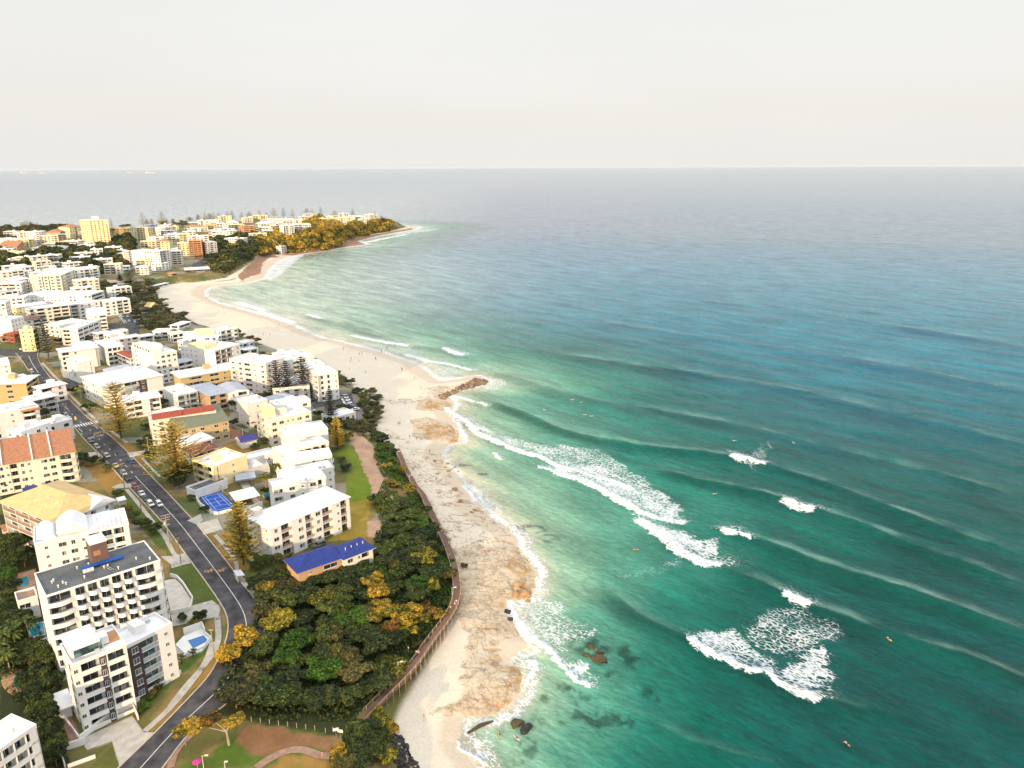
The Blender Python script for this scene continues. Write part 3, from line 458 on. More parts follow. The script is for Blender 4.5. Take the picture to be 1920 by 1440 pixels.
def leafmat(k,c1,c2,c3):
    m,t,b=newmat(k.replace('_',' ')); N=t.nodes.new; L=t.links.new; b.inputs['Roughness'].default_value=.6; b.inputs['Specular IOR Level'].default_value=.2
    g=N('ShaderNodeNewGeometry'); n=N('ShaderNodeTexNoise'); n.inputs['Scale'].default_value=.9; n.inputs['Detail'].default_value=3; L(g.outputs['Position'],n.inputs[0])
    ad=N('ShaderNodeMath'); ad.operation='ADD'; rm=N('ShaderNodeMath'); rm.operation='MULTIPLY_ADD'; L(g.outputs['Random Per Island'],rm.inputs[0]); rm.inputs[1].default_value=.45; rm.inputs[2].default_value=-.22; L(n.outputs[0],ad.inputs[0]); L(rm.outputs[0],ad.inputs[1])
    oi=N('ShaderNodeObjectInfo'); o2=N('ShaderNodeMath'); o2.operation='MULTIPLY_ADD'; L(oi.outputs['Random'],o2.inputs[0]); o2.inputs[1].default_value=.22; o2.inputs[2].default_value=-.11; a2=N('ShaderNodeMath'); a2.operation='ADD'; L(ad.outputs[0],a2.inputs[0]); L(o2.outputs[0],a2.inputs[1])
    r=N('ShaderNodeValToRGB'); e=r.color_ramp.elements; e[0].position=.3; e[0].color=(*c1,1); e[1].position=.75; e[1].color=(*c3,1); q=e.new(.52); q.color=(*c2,1); L(a2.outputs[0],r.inputs[0]); L(r.outputs[0],b.inputs['Base Color'])
    tr=N('ShaderNodeBsdfTranslucent'); L(r.outputs[0],tr.inputs[0]); ms=N('ShaderNodeMixShader'); ms.inputs[0].default_value=.22; o=t.nodes['Material Output']; L(b.outputs[0],ms.inputs[1]); L(tr.outputs[0],ms.inputs[2]); L(ms.outputs[0],o.inputs[0]); M[k]=m
leafmat('dark_leaves',(.014,.025,.009),(.040,.060,.016),(.10,.115,.026)); leafmat('mid_leaves',(.018,.032,.008),(.060,.088,.016),(.15,.17,.03)); leafmat('bright_leaves',(.02,.05,.008),(.05,.115,.012),(.10,.19,.02))
leafmat('sunlit_gold_leaves',(.06,.07,.012),(.34,.235,.027),(.70,.44,.05)); leafmat('rust_leaves',(.045,.040,.012),(.20,.11,.025),(.42,.22,.035)); leafmat('pine_leaves',(.006,.014,.008),(.018,.034,.014),(.050,.062,.018)); leafmat('sunlit_pine_leaves',(.11,.09,.015),(.46,.32,.035),(.78,.54,.08)); leafmat('olive_leaves',(.030,.034,.012),(.095,.092,.026),(.19,.16,.045)); leafmat('palm_leaves',(.03,.045,.008),(.12,.12,.014),(.34,.24,.02)); leafmat('sunlit_yellow_leaves',(.03,.045,.010),(.18,.175,.02),(.50,.38,.035))  # gold and yellow tones have low sunlight painted into the leaf colour
# ============================================================ draped sheets
def gzv(x,y,off): return Hh(x,y)+off+.00025*math.hypot(x,y)
def strip(name,pairs,m,off,n=6,sub=3.,label=None):
    """a ribbon between pairs of world points, laid on the ground"""
    me=MB(); rows=[]
    for (l0,r0),(l1,r1) in zip(pairs[:-1],pairs[1:]):
        k=max(1,int(math.dist(l0[:2],l1[:2])/sub))
        for i in range(k): t=i/k; rows.append((tuple(l0[j]*(1-t)+l1[j]*t for j in (0,1)),tuple(r0[j]*(1-t)+r1[j]*t for j in (0,1))))
    rows.append((pairs[-1][0][:2],pairs[-1][1][:2]))
    for l,r in rows:
        for i in range(n+1):
            t=i/n; x=l[0]*(1-t)+r[0]*t; y=l[1]*(1-t)+r[1]*t; me.v.append((x,y,gzv(x,y,off)))
    for i in range(len(rows)-1):
        for j in range(n):
            a=i*(n+1)+j; me.f.append((a,a+1,a+n+2,a+n+1)); me.m.append(0)
    o=me.build(name,m,None,True); bmf(o.data); return props(o,label,None,None,'structure')
def bmf(me):
    if len(me.polygons) and sum(p.normal.z*p.area for p in me.polygons)<0: me.flip_normals()
def cutsheet(pts,off,cell=3.):
    bm=bmesh.new(); f=bm.faces.new([bm.verts.new((p[0],p[1],0)) for p in pts])
    xs=[p[0] for p in pts]; ys=[p[1] for p in pts]
    for ax,lo,hi in ((0,min(xs),max(xs)),(1,min(ys),max(ys))):
        v=math.ceil(lo/cell)*cell
        while v<hi:
            no=(1,0,0) if ax==0 else (0,1,0); co=(v,0,0) if ax==0 else (0,v,0)
            bmesh.ops.bisect_plane(bm,geom=bm.verts[:]+bm.edges[:]+bm.faces[:],plane_co=co,plane_no=no); v+=cell
    bmesh.ops.triangulate(bm,faces=bm.faces[:])
    for v in bm.verts: v.co.z=gzv(v.co.x,v.co.y,off)
    return bm
def drape(name,k,pts,m,off=.07,label=None,kind='structure',w=None):
    P=w or [GZ(k,a,b)[:2] for a,b in pts]; bm=cutsheet(P,off); me=bpy.data.meshes.new(name); bm.to_mesh(me); bm.free(); me.materials.append(m); bmf(me)
    return props(link(name,me),label,None,None,kind)
def offs(P,d):   # offset a world polyline sideways (right positive)
    o=[]
    for i,p in enumerate(P):
        a=P[max(i-1,0)]; b=P[min(i+1,len(P)-1)]; dx,dy=b[0]-a[0],b[1]-a[1]; l=math.hypot(dx,dy)+1e-9; o.append((p[0]+dy/l*d,p[1]-dx/l*d))
    return o
def smooth(P,k=2):
    for _ in range(k):
        q=[P[0]]
        for a,b in zip(P[:-1],P[1:]): q+= [tuple(a[j]*.75+b[j]*.25 for j in range(len(a))),tuple(a[j]*.25+b[j]*.75 for j in range(len(a)))]
        P=q+[P[-1]]
    return P
ROADP=[((30,662),(72,658)),((41,674),(69,669)),((52,692),(77,687)),((72,717),(97,713)),((79,731),(113,731)),((120,786),(156,778)),((139,799),(178,795)),((159,825),(210,821)),((202,866),(253,862)),((242,913),(298,909)),((307,980),(365,980)),((335,1020),(396,1018)),((372,1070),(437,1070)),((414,1129),(485,1135)),((427,1154),(495,1163)),((430,1178),(497,1190)),((424,1205),(488,1222)),((410,1237),(470,1262)),((394,1268),(450,1300)),((345,1320),(402,1336)),((293,1374),(349,1378)),((224,1440),(300,1446)),((170,1492),(255,1500)),((100,1560),(200,1580))]
RL=smooth([G(*a)[:2] for a,_ in ROADP]); RR=smooth([G(*b)[:2] for _,b in ROADP])
ROAD=list(zip(RL,RR)); RC=[((a[0]+b[0])/2,(a[1]+b[1])/2) for a,b in ROAD]
strip('road',ROAD,M['asphalt'],.07,label='main asphalt road running up through the town')
for P,s in ((RL,1),(RR,-1)): # kerbs
    Q=offs(P,s*.35); k=MB()
    for i in range(len(P)-1):
        a,b,c,d=P[i],P[i+1],Q[i+1],Q[i]; k.prism([a,b,c,d],[gzv(*p,-.2) for p in (a,b,c,d)],[gzv(*p,.17) for p in (a,b,c,d)])
    props(k.build('kerb',M['kerb_stone']),None,None,None,'structure')
def road2(name,pr,m=None,off=.075): 
    a=smooth([G(*p[0])[:2] for p in pr],1); b=smooth([G(*p[1])[:2] for p in pr],1); strip(name,list(zip(a,b)),m or M['asphalt'],off,label=None)
road2('road',[((-40,652),(-40,664)),((20,655),(20,667)),((75,658),(72,670))],off=.06)
road2('road',[((104,714),(117,731)),((152,714),(152,722)),((175,712),(176,719))],off=.06)
road2('road',[((128,546),(143,552)),((170,545),(178,555)),((190,548),(199,561)),((205,552),(222,565)),((201,569),(224,571)),((222,593),(242,589)),((236,610),(260,600)),((243,622),(262,618)),((236,634),(256,636)),((225,650),(240,655))][3:],off=.06)
road2('road',[((192,612),(205,628)),((215,611),(222,628)),((240,606),(243,626))],off=.09)
road2('road',[((144,546),(156,546)),((148,536),(156,534)),((150,524),(155,524))],off=.06); road2('road',[((205,552),(214,566)),((180,548),(182,556)),((143,545),(150,552))],off=.05)
road2('road',[((360,496),(364,504)),((380,488),(384,497)),((404,476),(407,482)),((414,470),(417,476))],off=.08)
drape('car_park','5',[(640,600),(830,560),(940,520),(1060,520),(1090,640),(1020,700),(940,640),(820,640),(690,670)],M['asphalt'],.08)
drape('car_park','4',[(590,330),(740,340),(760,420),(900,470),(620,500),(450,520),(460,600),(560,590),(560,520),(600,460)],M['asphalt'],.08)
# centre line, dashes, crossing and symbols
def mline(P,wd,off,name='road_marking',m=None): 
    strip(name,list(zip(offs(P,-wd/2),offs(P,wd/2))),m or M['white_paint'],off,1)
def cum(P):
    s=[0]
    for a,b in zip(P[:-1],P[1:]): s.append(s[-1]+math.dist(a,b))
    return s
S=cum(RC)
def at(s):
    i=max(0,min(len(S)-2,int(np.searchsorted(S,s))-1)); t=(s-S[i])/(S[i+1]-S[i]+1e-9); a,b=RC[i],RC[i+1]
    d=(b[0]-a[0],b[1]-a[1]); l=math.hypot(*d)+1e-9; return (a[0]+d[0]*t,a[1]+d[1]*t),(d[0]/l,d[1]/l)
def s_of(px,py): g=G(px,py); return min(range(400),key=lambda i:math.dist(at(S[-1]*i/400)[0],g[:2]))*S[-1]/400
s0=s_of(258,893); s1=S[-1]; mline([at(s0+(s1-s0)*i/80)[0] for i in range(81)],.18,.085)
mk=[]; s=s_of(74,697)
while s<s0-2:
    mline([at(s)[0],at(s+2.6)[0]],.22,.085); s+=8.5
mline([at(s_of(50,668)+i*(s_of(74,697)-s_of(50,668))/8)[0] for i in range(9)],.25,.085)
zc=s_of(157,796)
p,d=at(zc)
for i in range(-5,6):
    c=(p[0]+d[1]*i*1.15,p[1]-d[0]*i*1.15); a=(c[0]-d[0]*2.2,c[1]-d[1]*2.2); b=(c[0]+d[0]*2.2,c[1]+d[1]*2.2); mline([a,b],.62,.087)
def rmark(s,lat,shapes,m,sc=1.):   # strokes in road coordinates (across, along)
    p,d=at(s)
    for st in shapes:
        Q=[(p[0]+d[1]*(lat+u*sc)+d[0]*v*sc,p[1]-d[0]*(lat+u*sc)+d[1]*v*sc) for u,v in st]; mline(Q,.22,.09,m=m)
circ=lambda cx,cy,r:[(cx+r*math.cos(t*.785),cy+r*math.sin(t*.785)) for t in range(9)]
bike=[circ(-.75,0,.5),circ(.75,0,.5),[(-.75,0),(-.3,.8),(.5,.8),(.75,0)],[(-.3,.8),(0,0),(.5,.8)],[(-.75,0),(0,0)],[(-.4,1.05),(-.1,1.05)],[(.45,1.1),(.75,1.1)]]
sb=s_of(403,1071); rmark(sb,-1.6,bike,M['ochre_marking'],1.25); rmark(sb-2,1.5,bike,M['ochre_marking'],1.25)
sb=s_of(182,812); rmark(sb,-1.5,bike,M['ochre_marking'],1.2)
num4=[[(.3,1.2),(.3,-1.2)],[(.3,1.2),(-.5,-.2),(.6,-.2)]]; num0=[circ(0,0,.55)]
rmark(sb+5,-2.6,num4,M['white_paint'],1.1); rmark(sb+5,-1,num0,M['white_paint'],1.4); rmark(sb+5,1.2,num4,M['white_paint'],1.1); rmark(sb+5,2.8,num0,M['white_paint'],1.4)
for u in (-3.4,3.4): rmark(zc+8,u,[[(0,-4),(0,4)]],M['white_paint'])
sb=s_of(122,768); rmark(sb,0,[[(-1.2,0),(1.2,0)],[(0,-2),(0,2)]],M['white_paint'])
# the zebra crossing on the far road
for i in range(7):
    a=GZ('d',205+i*29,668-i*3); mline([(a[0]-1,a[1]-3.0),(a[0]+1,a[1]+3.0)],1.1,.16)
def path(k,pts,wd,name='footpath',m=None,off=.06):
    P=smooth([GZ(k,a,b)[:2] for a,b in pts]); strip(name,list(zip(offs(P,-wd/2),offs(P,wd/2))),m or M['concrete'],off,2)
path('6',[(1265,310),(1350,410),(1480,570),(1570,690),(1640,770)],1.4); path('6',[(1640,770),(1700,880),(1740,960),(1800,990)],1.4); path('7',[(1150,1150),(1330,990),(1500,790),(1640,600),(1690,440)],1.6)
path('9',[(395,440),(370,520),(380,400),(370,240)][2:],1.4); path('9',[(0,950),(120,790),(250,650),(340,530),(385,420),(370,250)],1.6)
path('8',[(400,690),(500,800),(590,920),(600,1020)],1.3); path('9',[(680,1440),(780,1370),(900,1310),(1010,1290),(1100,1310),(1200,1350),(1330,1345)],2.0,m=M['paving'])
path('9',[(0,1440),(20,1350),(90,1240),(200,1150)],1.6,m=M['paving']); path('3',[(420,110),(560,260),(610,300)],1.4); path('3',[(640,370),(700,430),(860,590),(980,700)],1.3); path('3',[(1110,790),(1230,880),(1270,910)],1.3)
path('d',[(560,1040),(470,930),(330,800),(210,700)],3.2); path('d',[(500,1060),(300,1075),(60,1085)],2.2); path('3',[(1600,1250),(1500,1150),(1420,1060)],1)
DR=[('8',[(240,590),(420,540),(470,640),(300,690)]),('8',[(150,560),(270,500),(290,560),(240,600)]),('6',[(1115,290),(1200,255),(1330,250),(1320,290),(1150,305)]),('6',[(1610,980),(1720,975),(1850,950),(1910,1050),(1740,1080),(1640,1010)]),
 ('8',[(560,1040),(640,1060),(800,1220),(920,1340),(900,1400),(840,1370),(700,1200)]),('8',[(0,960),(120,900),(150,950),(10,990)]),('9',[(0,230),(180,150),(330,110),(400,170),(380,240),(20,320)]),('7',[(640,1215),(1050,1030),(1140,1160),(1240,1160),(950,1440),(940,1380),(890,1230),(690,1300)]),
 ('3',[(1270,1010),(1450,990),(1470,1020),(1300,1060)]),('3',[(880,1010),(980,1000),(1000,1050),(900,1050)]),('8',[(560,420),(830,420),(700,540),(640,520)]),('8',[(500,100),(640,110),(760,330),(830,430),(760,420),(600,200)]),('e',[(1080,490),(1200,480),(1230,560),(1380,640),(1370,690),(1140,660)]),('7',[(1390,480),(1500,440),(1560,520),(1400,540)])]
for k,p in DR: drape('driveway',k,p,M['concrete'],.10)
# ============================================================ building kit
cache={}
def winmesh(w,h,near,gm='glass'):
    k=('w',round(w,1),round(h,1),near,gm)
    if k not in cache:
        a=MB(); t=.07 if near else .10
        if near:   # frame bars only; the pane is a child
            a.box(-w/2,-w/2+t,-.06,.05,0,h); a.box(w/2-t,w/2,-.06,.05,0,h); a.box(-w/2+t,w/2-t,-.06,.05,0,t); a.box(-w/2+t,w/2-t,-.06,.05,h-t,h); a.box(-t/2,t/2,-.06,.05,t,h-t); a.box(-w/2-.1,w/2+.1,-.16,.05,-.1,0)
            f=a.mesh('window',M['white_paint']); b=MB(); b.quad((-w/2+t,-.02,t),(w/2-t,-.02,t),(w/2-t,-.02,h-t),(-w/2+t,-.02,h-t)); cache[k]=(f,b.mesh('pane',M[gm]))
        else:
            a.mi=1; a.box(-w/2,w/2,-.06,.05,0,h); a.mi=0; a.box(-w/2-.08,w/2+.08,-.12,.05,-.1,0); cache[k]=(a.mesh('window',[M['white_paint'],M[gm]]),None)
    return cache[k]
def balmesh(w,d,kind,wm):
    k=('b',round(w,1),round(d,1),kind,wm)
    if k not in cache:
        a=MB(); n=8 if kind=='C' else 1; bul=.9 if kind=='C' else 0
        E=[(-w/2+w*i/n,-bul*math.sin(math.pi*i/n)) for i in range(n+1)]
        a.prism(E+[(w/2,d),(-w/2,d)],-.22,0)
        if kind=='G': a.mi=1
        if kind=='T': a.mi=2
        if kind=='T':
            for i in range(max(3,int(w/.35))+1):
                x=-w/2+.05+(w-.1)*i/max(3,int(w/.35)); a.box(x-.04,x+.04,.02,.08,.003,.95)
            a.box(-w/2,w/2,0,.1,.95,1.03)
        else:
            for (x0,y0),(x1,y1) in zip(E[:-1],E[1:]):
                a.prism([(x0,y0+.02),(x1,y1+.02),(x1,y1+.14),(x0,y0+.14)],.003,1.0)
            if kind=='G': a.mi=0; a.prism([(-w/2,-.02),(w/2,-.02),(w/2,.16),(-w/2,.16)],1.0,1.07)
        cache[k]=a.mesh('balcony',[wm,M['rail_glass'],M['rust_metal']])
    return cache[k]
def parse(s): return [(q[0],float(q[1:] or 1)) for q in s.split()]
def facade_auto(L_,rng,bal=.5):
    n=max(1,round(L_/5.5)); o=[]
    for i in range(n): o.append('G1' if rng.random()<bal*.5 else ('B1.1' if rng.random()<bal else 'W1'))
    return ' '.join(o)
NB=[0]
def building(loc,ang,W,D,fl,label,wall='white_wall',roof='flat',rm='white_roof',sides=None,fh=3.0,near=1,cat='apartment block',clutter=1,name='apartment_building',group=None,slope=.22,base=3,gm='glass',over=.45,ridge=None,par=.9,seed=None):
    """loc = front left ground corner; local x along the front, y into the depth"""
    NB[0]+=1; rng=random.Random(seed or NB[0]*13+5); root=empty(name,loc,ang,label,cat,group); wm=M[wall]; H=fl*fh
    sides=dict(sides or {}); lens=[W,D,W,D]
    for s in range(4):
        if s not in sides: sides[s]=facade_auto(lens[s],rng,.45 if s in (0,) else .2) if s<3 else ' '.join(['W1']*max(1,round(lens[s]/6)))
    segs={}; inset=[0]*4; dep=1.6 if near else 1.4
    for s in range(4):
        p=parse(sides[s]); tot=sum(q for _,q in p); u=0; segs[s]=[]
        for k,q in p: l=q/tot*lens[s]; segs[s].append((k,u,u+l)); u+=l
        if any(k in 'BGCT' for k,_,_ in segs[s]): inset[s]=dep
    fr=[((0,0),(1,0),(0,-1)),((W,0),(0,1),(1,0)),((W,D),(-1,0),(0,1)),((0,D),(0,-1),(-1,0))]
    wb=MB(); ia=[inset[0],inset[1],inset[2],inset[3]]
    wb.prism([(ia[3],ia[0]),(W-ia[1],ia[0]),(W-ia[1],D-ia[2]),(ia[3],D-ia[2])],-base,H)
    kb=MB()
    def P(s,u,v): o,d,n=fr[s]; return (o[0]+d[0]*u+n[0]*v,o[1]+d[1]*u+n[1]*v)
    for s in range(4):
        if not inset[s]: continue
        prev=None
        for i,(k,u0,u1) in enumerate(segs[s]):
            if k in 'BGCT':
                if i==0: u=0 if True else 0; wb.prism([P(s,0.0,0),P(s,.22,0),P(s,.22,-dep),P(s,0,-dep)],-base,H)
                if i==len(segs[s])-1: wb.prism([P(s,u1-.22,0),P(s,u1,0),P(s,u1,-dep),P(s,u1-.22,-dep)],-base,H)
                elif segs[s][i+1][0] in 'BGCT': wb.prism([P(s,u1-.11,0),P(s,u1+.11,0),P(s,u1+.11,-dep),P(s,u1-.11,-dep)],-base,H)
            else:
                e0=.004*s; (kb if k=='K' else wb).prism([P(s,u0+.003,(.05 if k=='K' else -e0)),P(s,u1-.003,(.05 if k=='K' else -e0)),P(s,u1-.003,-dep-.02),P(s,u0+.003,-dep-.02)],-base,H-.003*(s+1))
    # ground floor band when balconies: sides closed by balustrades
    mats=[wm]
    wb.build('wall',wm,root)
    if kb.f: kb.build('brick_bay',M['dark_brick'],root)
    nwin=0; cap=96
    for s in range(4):
        o,d,n=fr[s]; ra=math.atan2(d[1],d[0])
        for k,u0,u1 in segs[s]:
            l=u1-u0; um=(u0+u1)/2
            for f in range(fl):
                z0=f*fh
                if k in 'BGCT':
                    kk='B' if k=='B' else k
                    bw=l-.24; 
                    x,y=P(s,um,0)
                    if f>0 or k!='T': link('balcony',balmesh(bw,dep-.02,kk,wm),root,(x,y,z0+.02),ra)
                    if nwin<cap:
                        ww=min(bw-.5,3.4) if bw<5 else bw*.8; x,y=P(s,um,-dep); fm,pm=winmesh(ww,2.25,near,gm); q=link('glass_door',fm,root,(x,y,z0+.12),ra); nwin+=1
                        if pm: link('pane',pm,q)
                elif k in 'WwLK':
                    if k=='L': cnt=1; ww=l*.82; hh=1.5; zz=.9
                    elif k=='w': cnt=max(1,int(l/3.4)); ww=.9; hh=1.0; zz=1.2
                    elif k=='K': cnt=1; ww=1.5; hh=1.6; zz=.8
                    else: cnt=max(1,round(l/4.2)); ww=1.9 if near else 2.1; hh=1.4; zz=.95
                    for c in range(cnt):
                        if nwin>=cap: break
                        if k=='W' and rng.random()<.10 and cnt>1: continue
                        w2=ww if k!='W' else ww*rng.choice([.6,1,1,1.15])
                        x,y=P(s,u0+l*(c+.5)/cnt,.052 if k=='K' else -.004*s*(1 if inset[s] else 0)); fm,pm=winmesh(min(w2,l*.9),hh,near,gm); q=link('window',fm,root,(x,y,z0+zz),ra); nwin+=1
                        if pm: link('pane',pm,q)
    rf=MB(); R_=M[rm]; ov=over
    if roof=='flat':
        rf.mi=0; rf.box(0.02,W-.02,0.02,D-.02,H+.004,H+.25); rf.mi=1
        rf.box(-.06,W+.06,-.06,.22,H,H+par); rf.box(-.06,W+.06,D-.22,D+.06,H,H+par); rf.box(-.06,.22,.22,D-.22,H,H+par-.004); rf.box(W-.22,W+.06,.22,D-.22,H,H+par-.004)
        r=rf.build('roof',[R_,wm],root)
    elif roof=='slab':
        rf.box(-ov-.4,W+ov+.4,-ov-.4,D+ov+.2,H+.004,H+.34); r=rf.build('roof',R_,root)
    elif roof in('hip','gable','mono'):
        x0,x1,y0,y1=-ov,W+ov,-ov,D+ov; rf.mi=1; rf.box(x0+.02,x1-.02,y0+.02,y1-.02,H+.004,H+.16); rf.mi=0; z0=H+.165
        along=(W>=D) if ridge is None else (ridge=='x')
        if roof=='mono':
            rf.prism([(x0,y0),(x1,y0),(x1,y1),(x0,y1)],z0,[z0+.1,z0+.1,z0+(y1-y0)*slope,z0+(y1-y0)*slope]); hh=0
        else:
            if along: hh=(y1-y0)/2*slope; e_=(y1-y0)/2 if roof=='hip' else 0; e_=min(e_,(x1-x0)/2-.1); A=(x0+e_,(y0+y1)/2,z0+hh); B=(x1-e_,(y0+y1)/2,z0+hh); c=[(x0,y0,z0),(x1,y0,z0),(x1,y1,z0),(x0,y1,z0)]; rf.quad(c[0],c[1],B,A); rf.quad(c[2],c[3],A,B)
            else: hh=(x1-x0)/2*slope; e_=(x1-x0)/2 if roof=='hip' else 0; e_=min(e_,(y1-y0)/2-.1); A=((x0+x1)/2,y0+e_,z0+hh); B=((x0+x1)/2,y1-e_,z0+hh); c=[(x0,y0,z0),(x1,y0,z0),(x1,y1,z0),(x0,y1,z0)]; rf.quad(c[1],c[2],B,A); rf.quad(c[3],c[0],A,B)
            if roof=='gable': rf.mi=1
            if along: rf.quad(c[1],c[2],B); rf.quad(c[3],c[0],A)
            else: rf.quad(c[0],c[1],A); rf.quad(c[2],c[3],B)
        r=rf.build('roof',[R_,wm],root)
    top=H+.25 if roof in('flat','slab') else None
    if top and clutter:
        top+= .1 if roof=='slab' else 0
        if fl>=3 and clutter>0 and W>10 and D>8:
            lw,ld=rng.uniform(2.5,4),rng.uniform(2.5,4); cx,cy=rng.uniform(.3,.7)*W,rng.uniform(.45,.75)*D; h=MB(); h.box(cx-lw/2,cx+lw/2,cy-ld/2,cy+ld/2,top,top+2.2); h.build('lift_housing',wm,root)
        for i in range(rng.randint(2,4) if near else rng.randint(0,2)):
            x,y=rng.uniform(.1,.9)*W,rng.uniform(.15,.85)*D; v=MB()
            if rng.random()<.5: v.tube((x,y,top),(x,y,top+.8),.12,.12); v.tube((x,y,top+.8),(x,y,top+.95),.25,.18); v.build('roof_vent',M['grey_metal'],r)
            else: v.box(x-.5,x+.5,y-.35,y+.35,top,top+.7); v.box(x-.3,x+.3,y-.38,y-.352,top+.15,top+.55); v.build('air_conditioner',M['grey_wall'],r)
    return root
def bpx(k,A,B,fl,label,C=None,D=None,dep=None,fh=3.0,dz=0,gmin=None,**kw):
    """roof corners of the front edge in the picture -> a building standing on the ground"""
    a=Z(k,*A); b=Z(k,*B); par=kw.get('par',.9) if kw.get('roof','flat')=='flat' else .2
    zr=fl*fh+8
    for _ in range(8):
        pa=U(*a,zr); pb=U(*b,zr); mx_=(pa[0]+pb[0])/2; my_=(pa[1]+pb[1])/2; ang=math.atan2(pb[1]-pa[1],pb[0]-pa[0]); D_=10
        g=min(Hh(*pa),Hh(*pb),Hh(mx_,my_))+.15+dz; zr=g+fl*fh+par
    W=math.dist(pa,pb); nx=-math.sin(ang); ny=math.cos(ang)
    if dep is None:
        c=Z(k,*(C or D)); pc=U(*c,zr); dep=(pc[0]-pa[0])*nx+(pc[1]-pa[1])*ny
    if dep<3: print('SHALLOW',label,round(dep,1)); dep=max(dep,6)
    o=building((pa[0],pa[1],g),ang,W,dep,fl,label,fh=fh,**kw); o['_w']=0; del o['_w']
    if W>90 or dep>70 or W<4: print('SIZE',label,round(W),round(dep))
    FOOT.append((pa[0],pa[1],ang,W,dep)); LAST.update(o=o,W=W,D=dep,H=fl*fh,g=g,ang=ang,pa=pa); return o
FOOT=[]; LAST={}
def infoot(x,y,m=1.):
    for ax,ay,an,W,D in FOOT:
        dx,dy=x-ax,y-ay; u=dx*math.cos(an)+dy*math.sin(an); v=-dx*math.sin(an)+dy*math.cos(an)
        if -m<u<W+m and -m<v<D+m: return True
    return False
def onroad(x,y,m=1.):
    for (a,b) in ROAD[::2]:
        cx,cy=(a[0]+b[0])/2,(a[1]+b[1])/2
        if math.hypot(x-cx,y-cy)<math.dist(a,b)/2+m: return True
    return False
EXC=[]
LMK=[('blue roofed house',(620,1050)),('outer road bend',(500,1140)),('inner road curve',(420,1260)),('posts of the lawn',(520,1350)),('information boards',(633,1378)),('landing on the boardwalk',(766,1225)),('golden thicket',(760,1180)),('boardwalk bend',(850,1120)),('beach house veranda',(705,1040)),('two stemmed lawn tree',(420,1340)),('largest yellow crowned tree',(797,1061)),('upper boardwalk kink',(795,940))]
ORD=['nearest','second nearest','third nearest','fourth nearest','fifth nearest','sixth nearest','seventh nearest','eighth nearest','ninth nearest','tenth nearest','eleventh nearest','twelfth nearest']+['%dth nearest'%i for i in range(13,60)]
COLN={'dark_leaves':'dark green','mid_leaves':'mid green','bright_leaves':'bright green','olive_leaves':'olive green','sunlit_gold_leaves':'golden','sunlit_yellow_leaves':'yellow green','rust_leaves':'rusty brown','palm_leaves':'yellow green'}
def ranked(pts,lmk=LMK):
    L_=[(n,G(*p)[:2]) for n,p in lmk]; own=[min(range(len(L_)),key=lambda i:math.dist(L_[i][1],p)) for p in pts]; out=[None]*len(pts)
    for i,(n,q) in enumerate(L_):
        for r_i,j in enumerate(sorted([j for j in range(len(pts)) if own[j]==i],key=lambda j:math.dist(q,pts[j]))): out[j]=(ORD[r_i],n)
    return out
def fillpoly(k,pts,sp,seed,avoid=True,maxn=500):
    P=[GZ(k,a,b)[:2] for a,b in pts]; g=random.Random(seed); xs=[p[0] for p in P]; ys=[p[1] for p in P]; o=[]
    for _ in range(6000):
        if len(o)>=maxn: break
        x,y=g.uniform(min(xs),max(xs)),g.uniform(min(ys),max(ys))
        if not inpoly(np.array([x]),np.array([y]),P)[0]>0: continue
        if any((x-a)**2+(y-b)**2<sp*sp for a,b in o): continue
        if any((x-a)**2+(y-b)**2<c*c for a,b,c in EXC): continue
        if avoid and (infoot(x,y,1.5) or onroad(x,y,1.5)): continue
        o.append((x,y))
    return o

def fillers(k,pts,sp,seed,n,wr,dr,fls,walls,roofs,ang,lmk,group,cat='building'):
    g=random.Random(seed); c=[]
    for x,y in fillpoly(k,pts,sp,seed,maxn=n*4):
        if len(c)>=n: break
        w,d=g.uniform(*wr),g.uniform(*dr); an=ang+g.uniform(-.08,.08)
        if any(infoot(x+math.cos(an)*u-math.sin(an)*v,y+math.sin(an)*u+math.cos(an)*v,1.2) or onroad(x+math.cos(an)*u-math.sin(an)*v,y+math.sin(an)*u+math.cos(an)*v,2.) for u in (0,w/2,w) for v in (0,d/2,d)): continue
        FOOT.append((x,y,an,w,d)); c.append((x,y,w,d,an))
    for (x,y,w,d,an),(od,lm_) in zip(c,ranked([q[:2] for q in c],lmk)):
        fl=g.choice(fls); wl=g.choice(walls); rf,rm=g.choice(roofs)
        building((x,y,Hh(x,y)+.1),an,w,d,fl,'%s %s storey %s, %s to the %s'%(wl.replace('_wall','').replace('_',' '),['one','two','three','four','five','six'][fl-1],{'white_roof':'building','pale_roof':'building with pale roof','tile_roof':'house with orange roof','blue_grey_roof':'house with grey roof','red_roof':'house with red roof'}[rm],od,lm_),wall=wl,roof=rf,rm=rm,near=0,cat=cat,name='building',group=group,slope=.35)
# ============================================================ BUILDINGS OF THE NEAR TOWN
# the tall curved block with the dark grey roof
big=bpx('6',(455,1372),(1600,1008),8,'tall white block with dark grey flat roof and rows of curved balconies',D=(440,1115),rm='dark_grey_roof',sides={0:'C2.2 C1 C1 C1 C1 C1 C2.3',1:'C1 W1 C1',2:'W1 W1 G1 W1 W1 G1 W1',3:'W1 n1 W1'},par=.5,clutter=0)
W,D_,H=LAST['W'],LAST['D'],LAST['H']
t=MB(); t.box(W*.47,W*.62,D_*.62,D_*.98,H+.25,H+6.2); lh=t.build('lift_housing',M['brown_wall'],big); t=MB(); t.box(W*.465,W*.625,D_*.60,D_*1.0,H+6.2,H+6.5); t.build('lift_housing_roof',M['pale_roof'],lh)
t=MB(); t.box(W*.49,W*.55,D_*.615,D_*.618,H+2.8,H+4.2); t.build('louvre',M['rust_metal'],lh)
t=MB(); t.box(W*.36,W*.74,D_*.5,D_*.6,H+.8,H+1.0); 
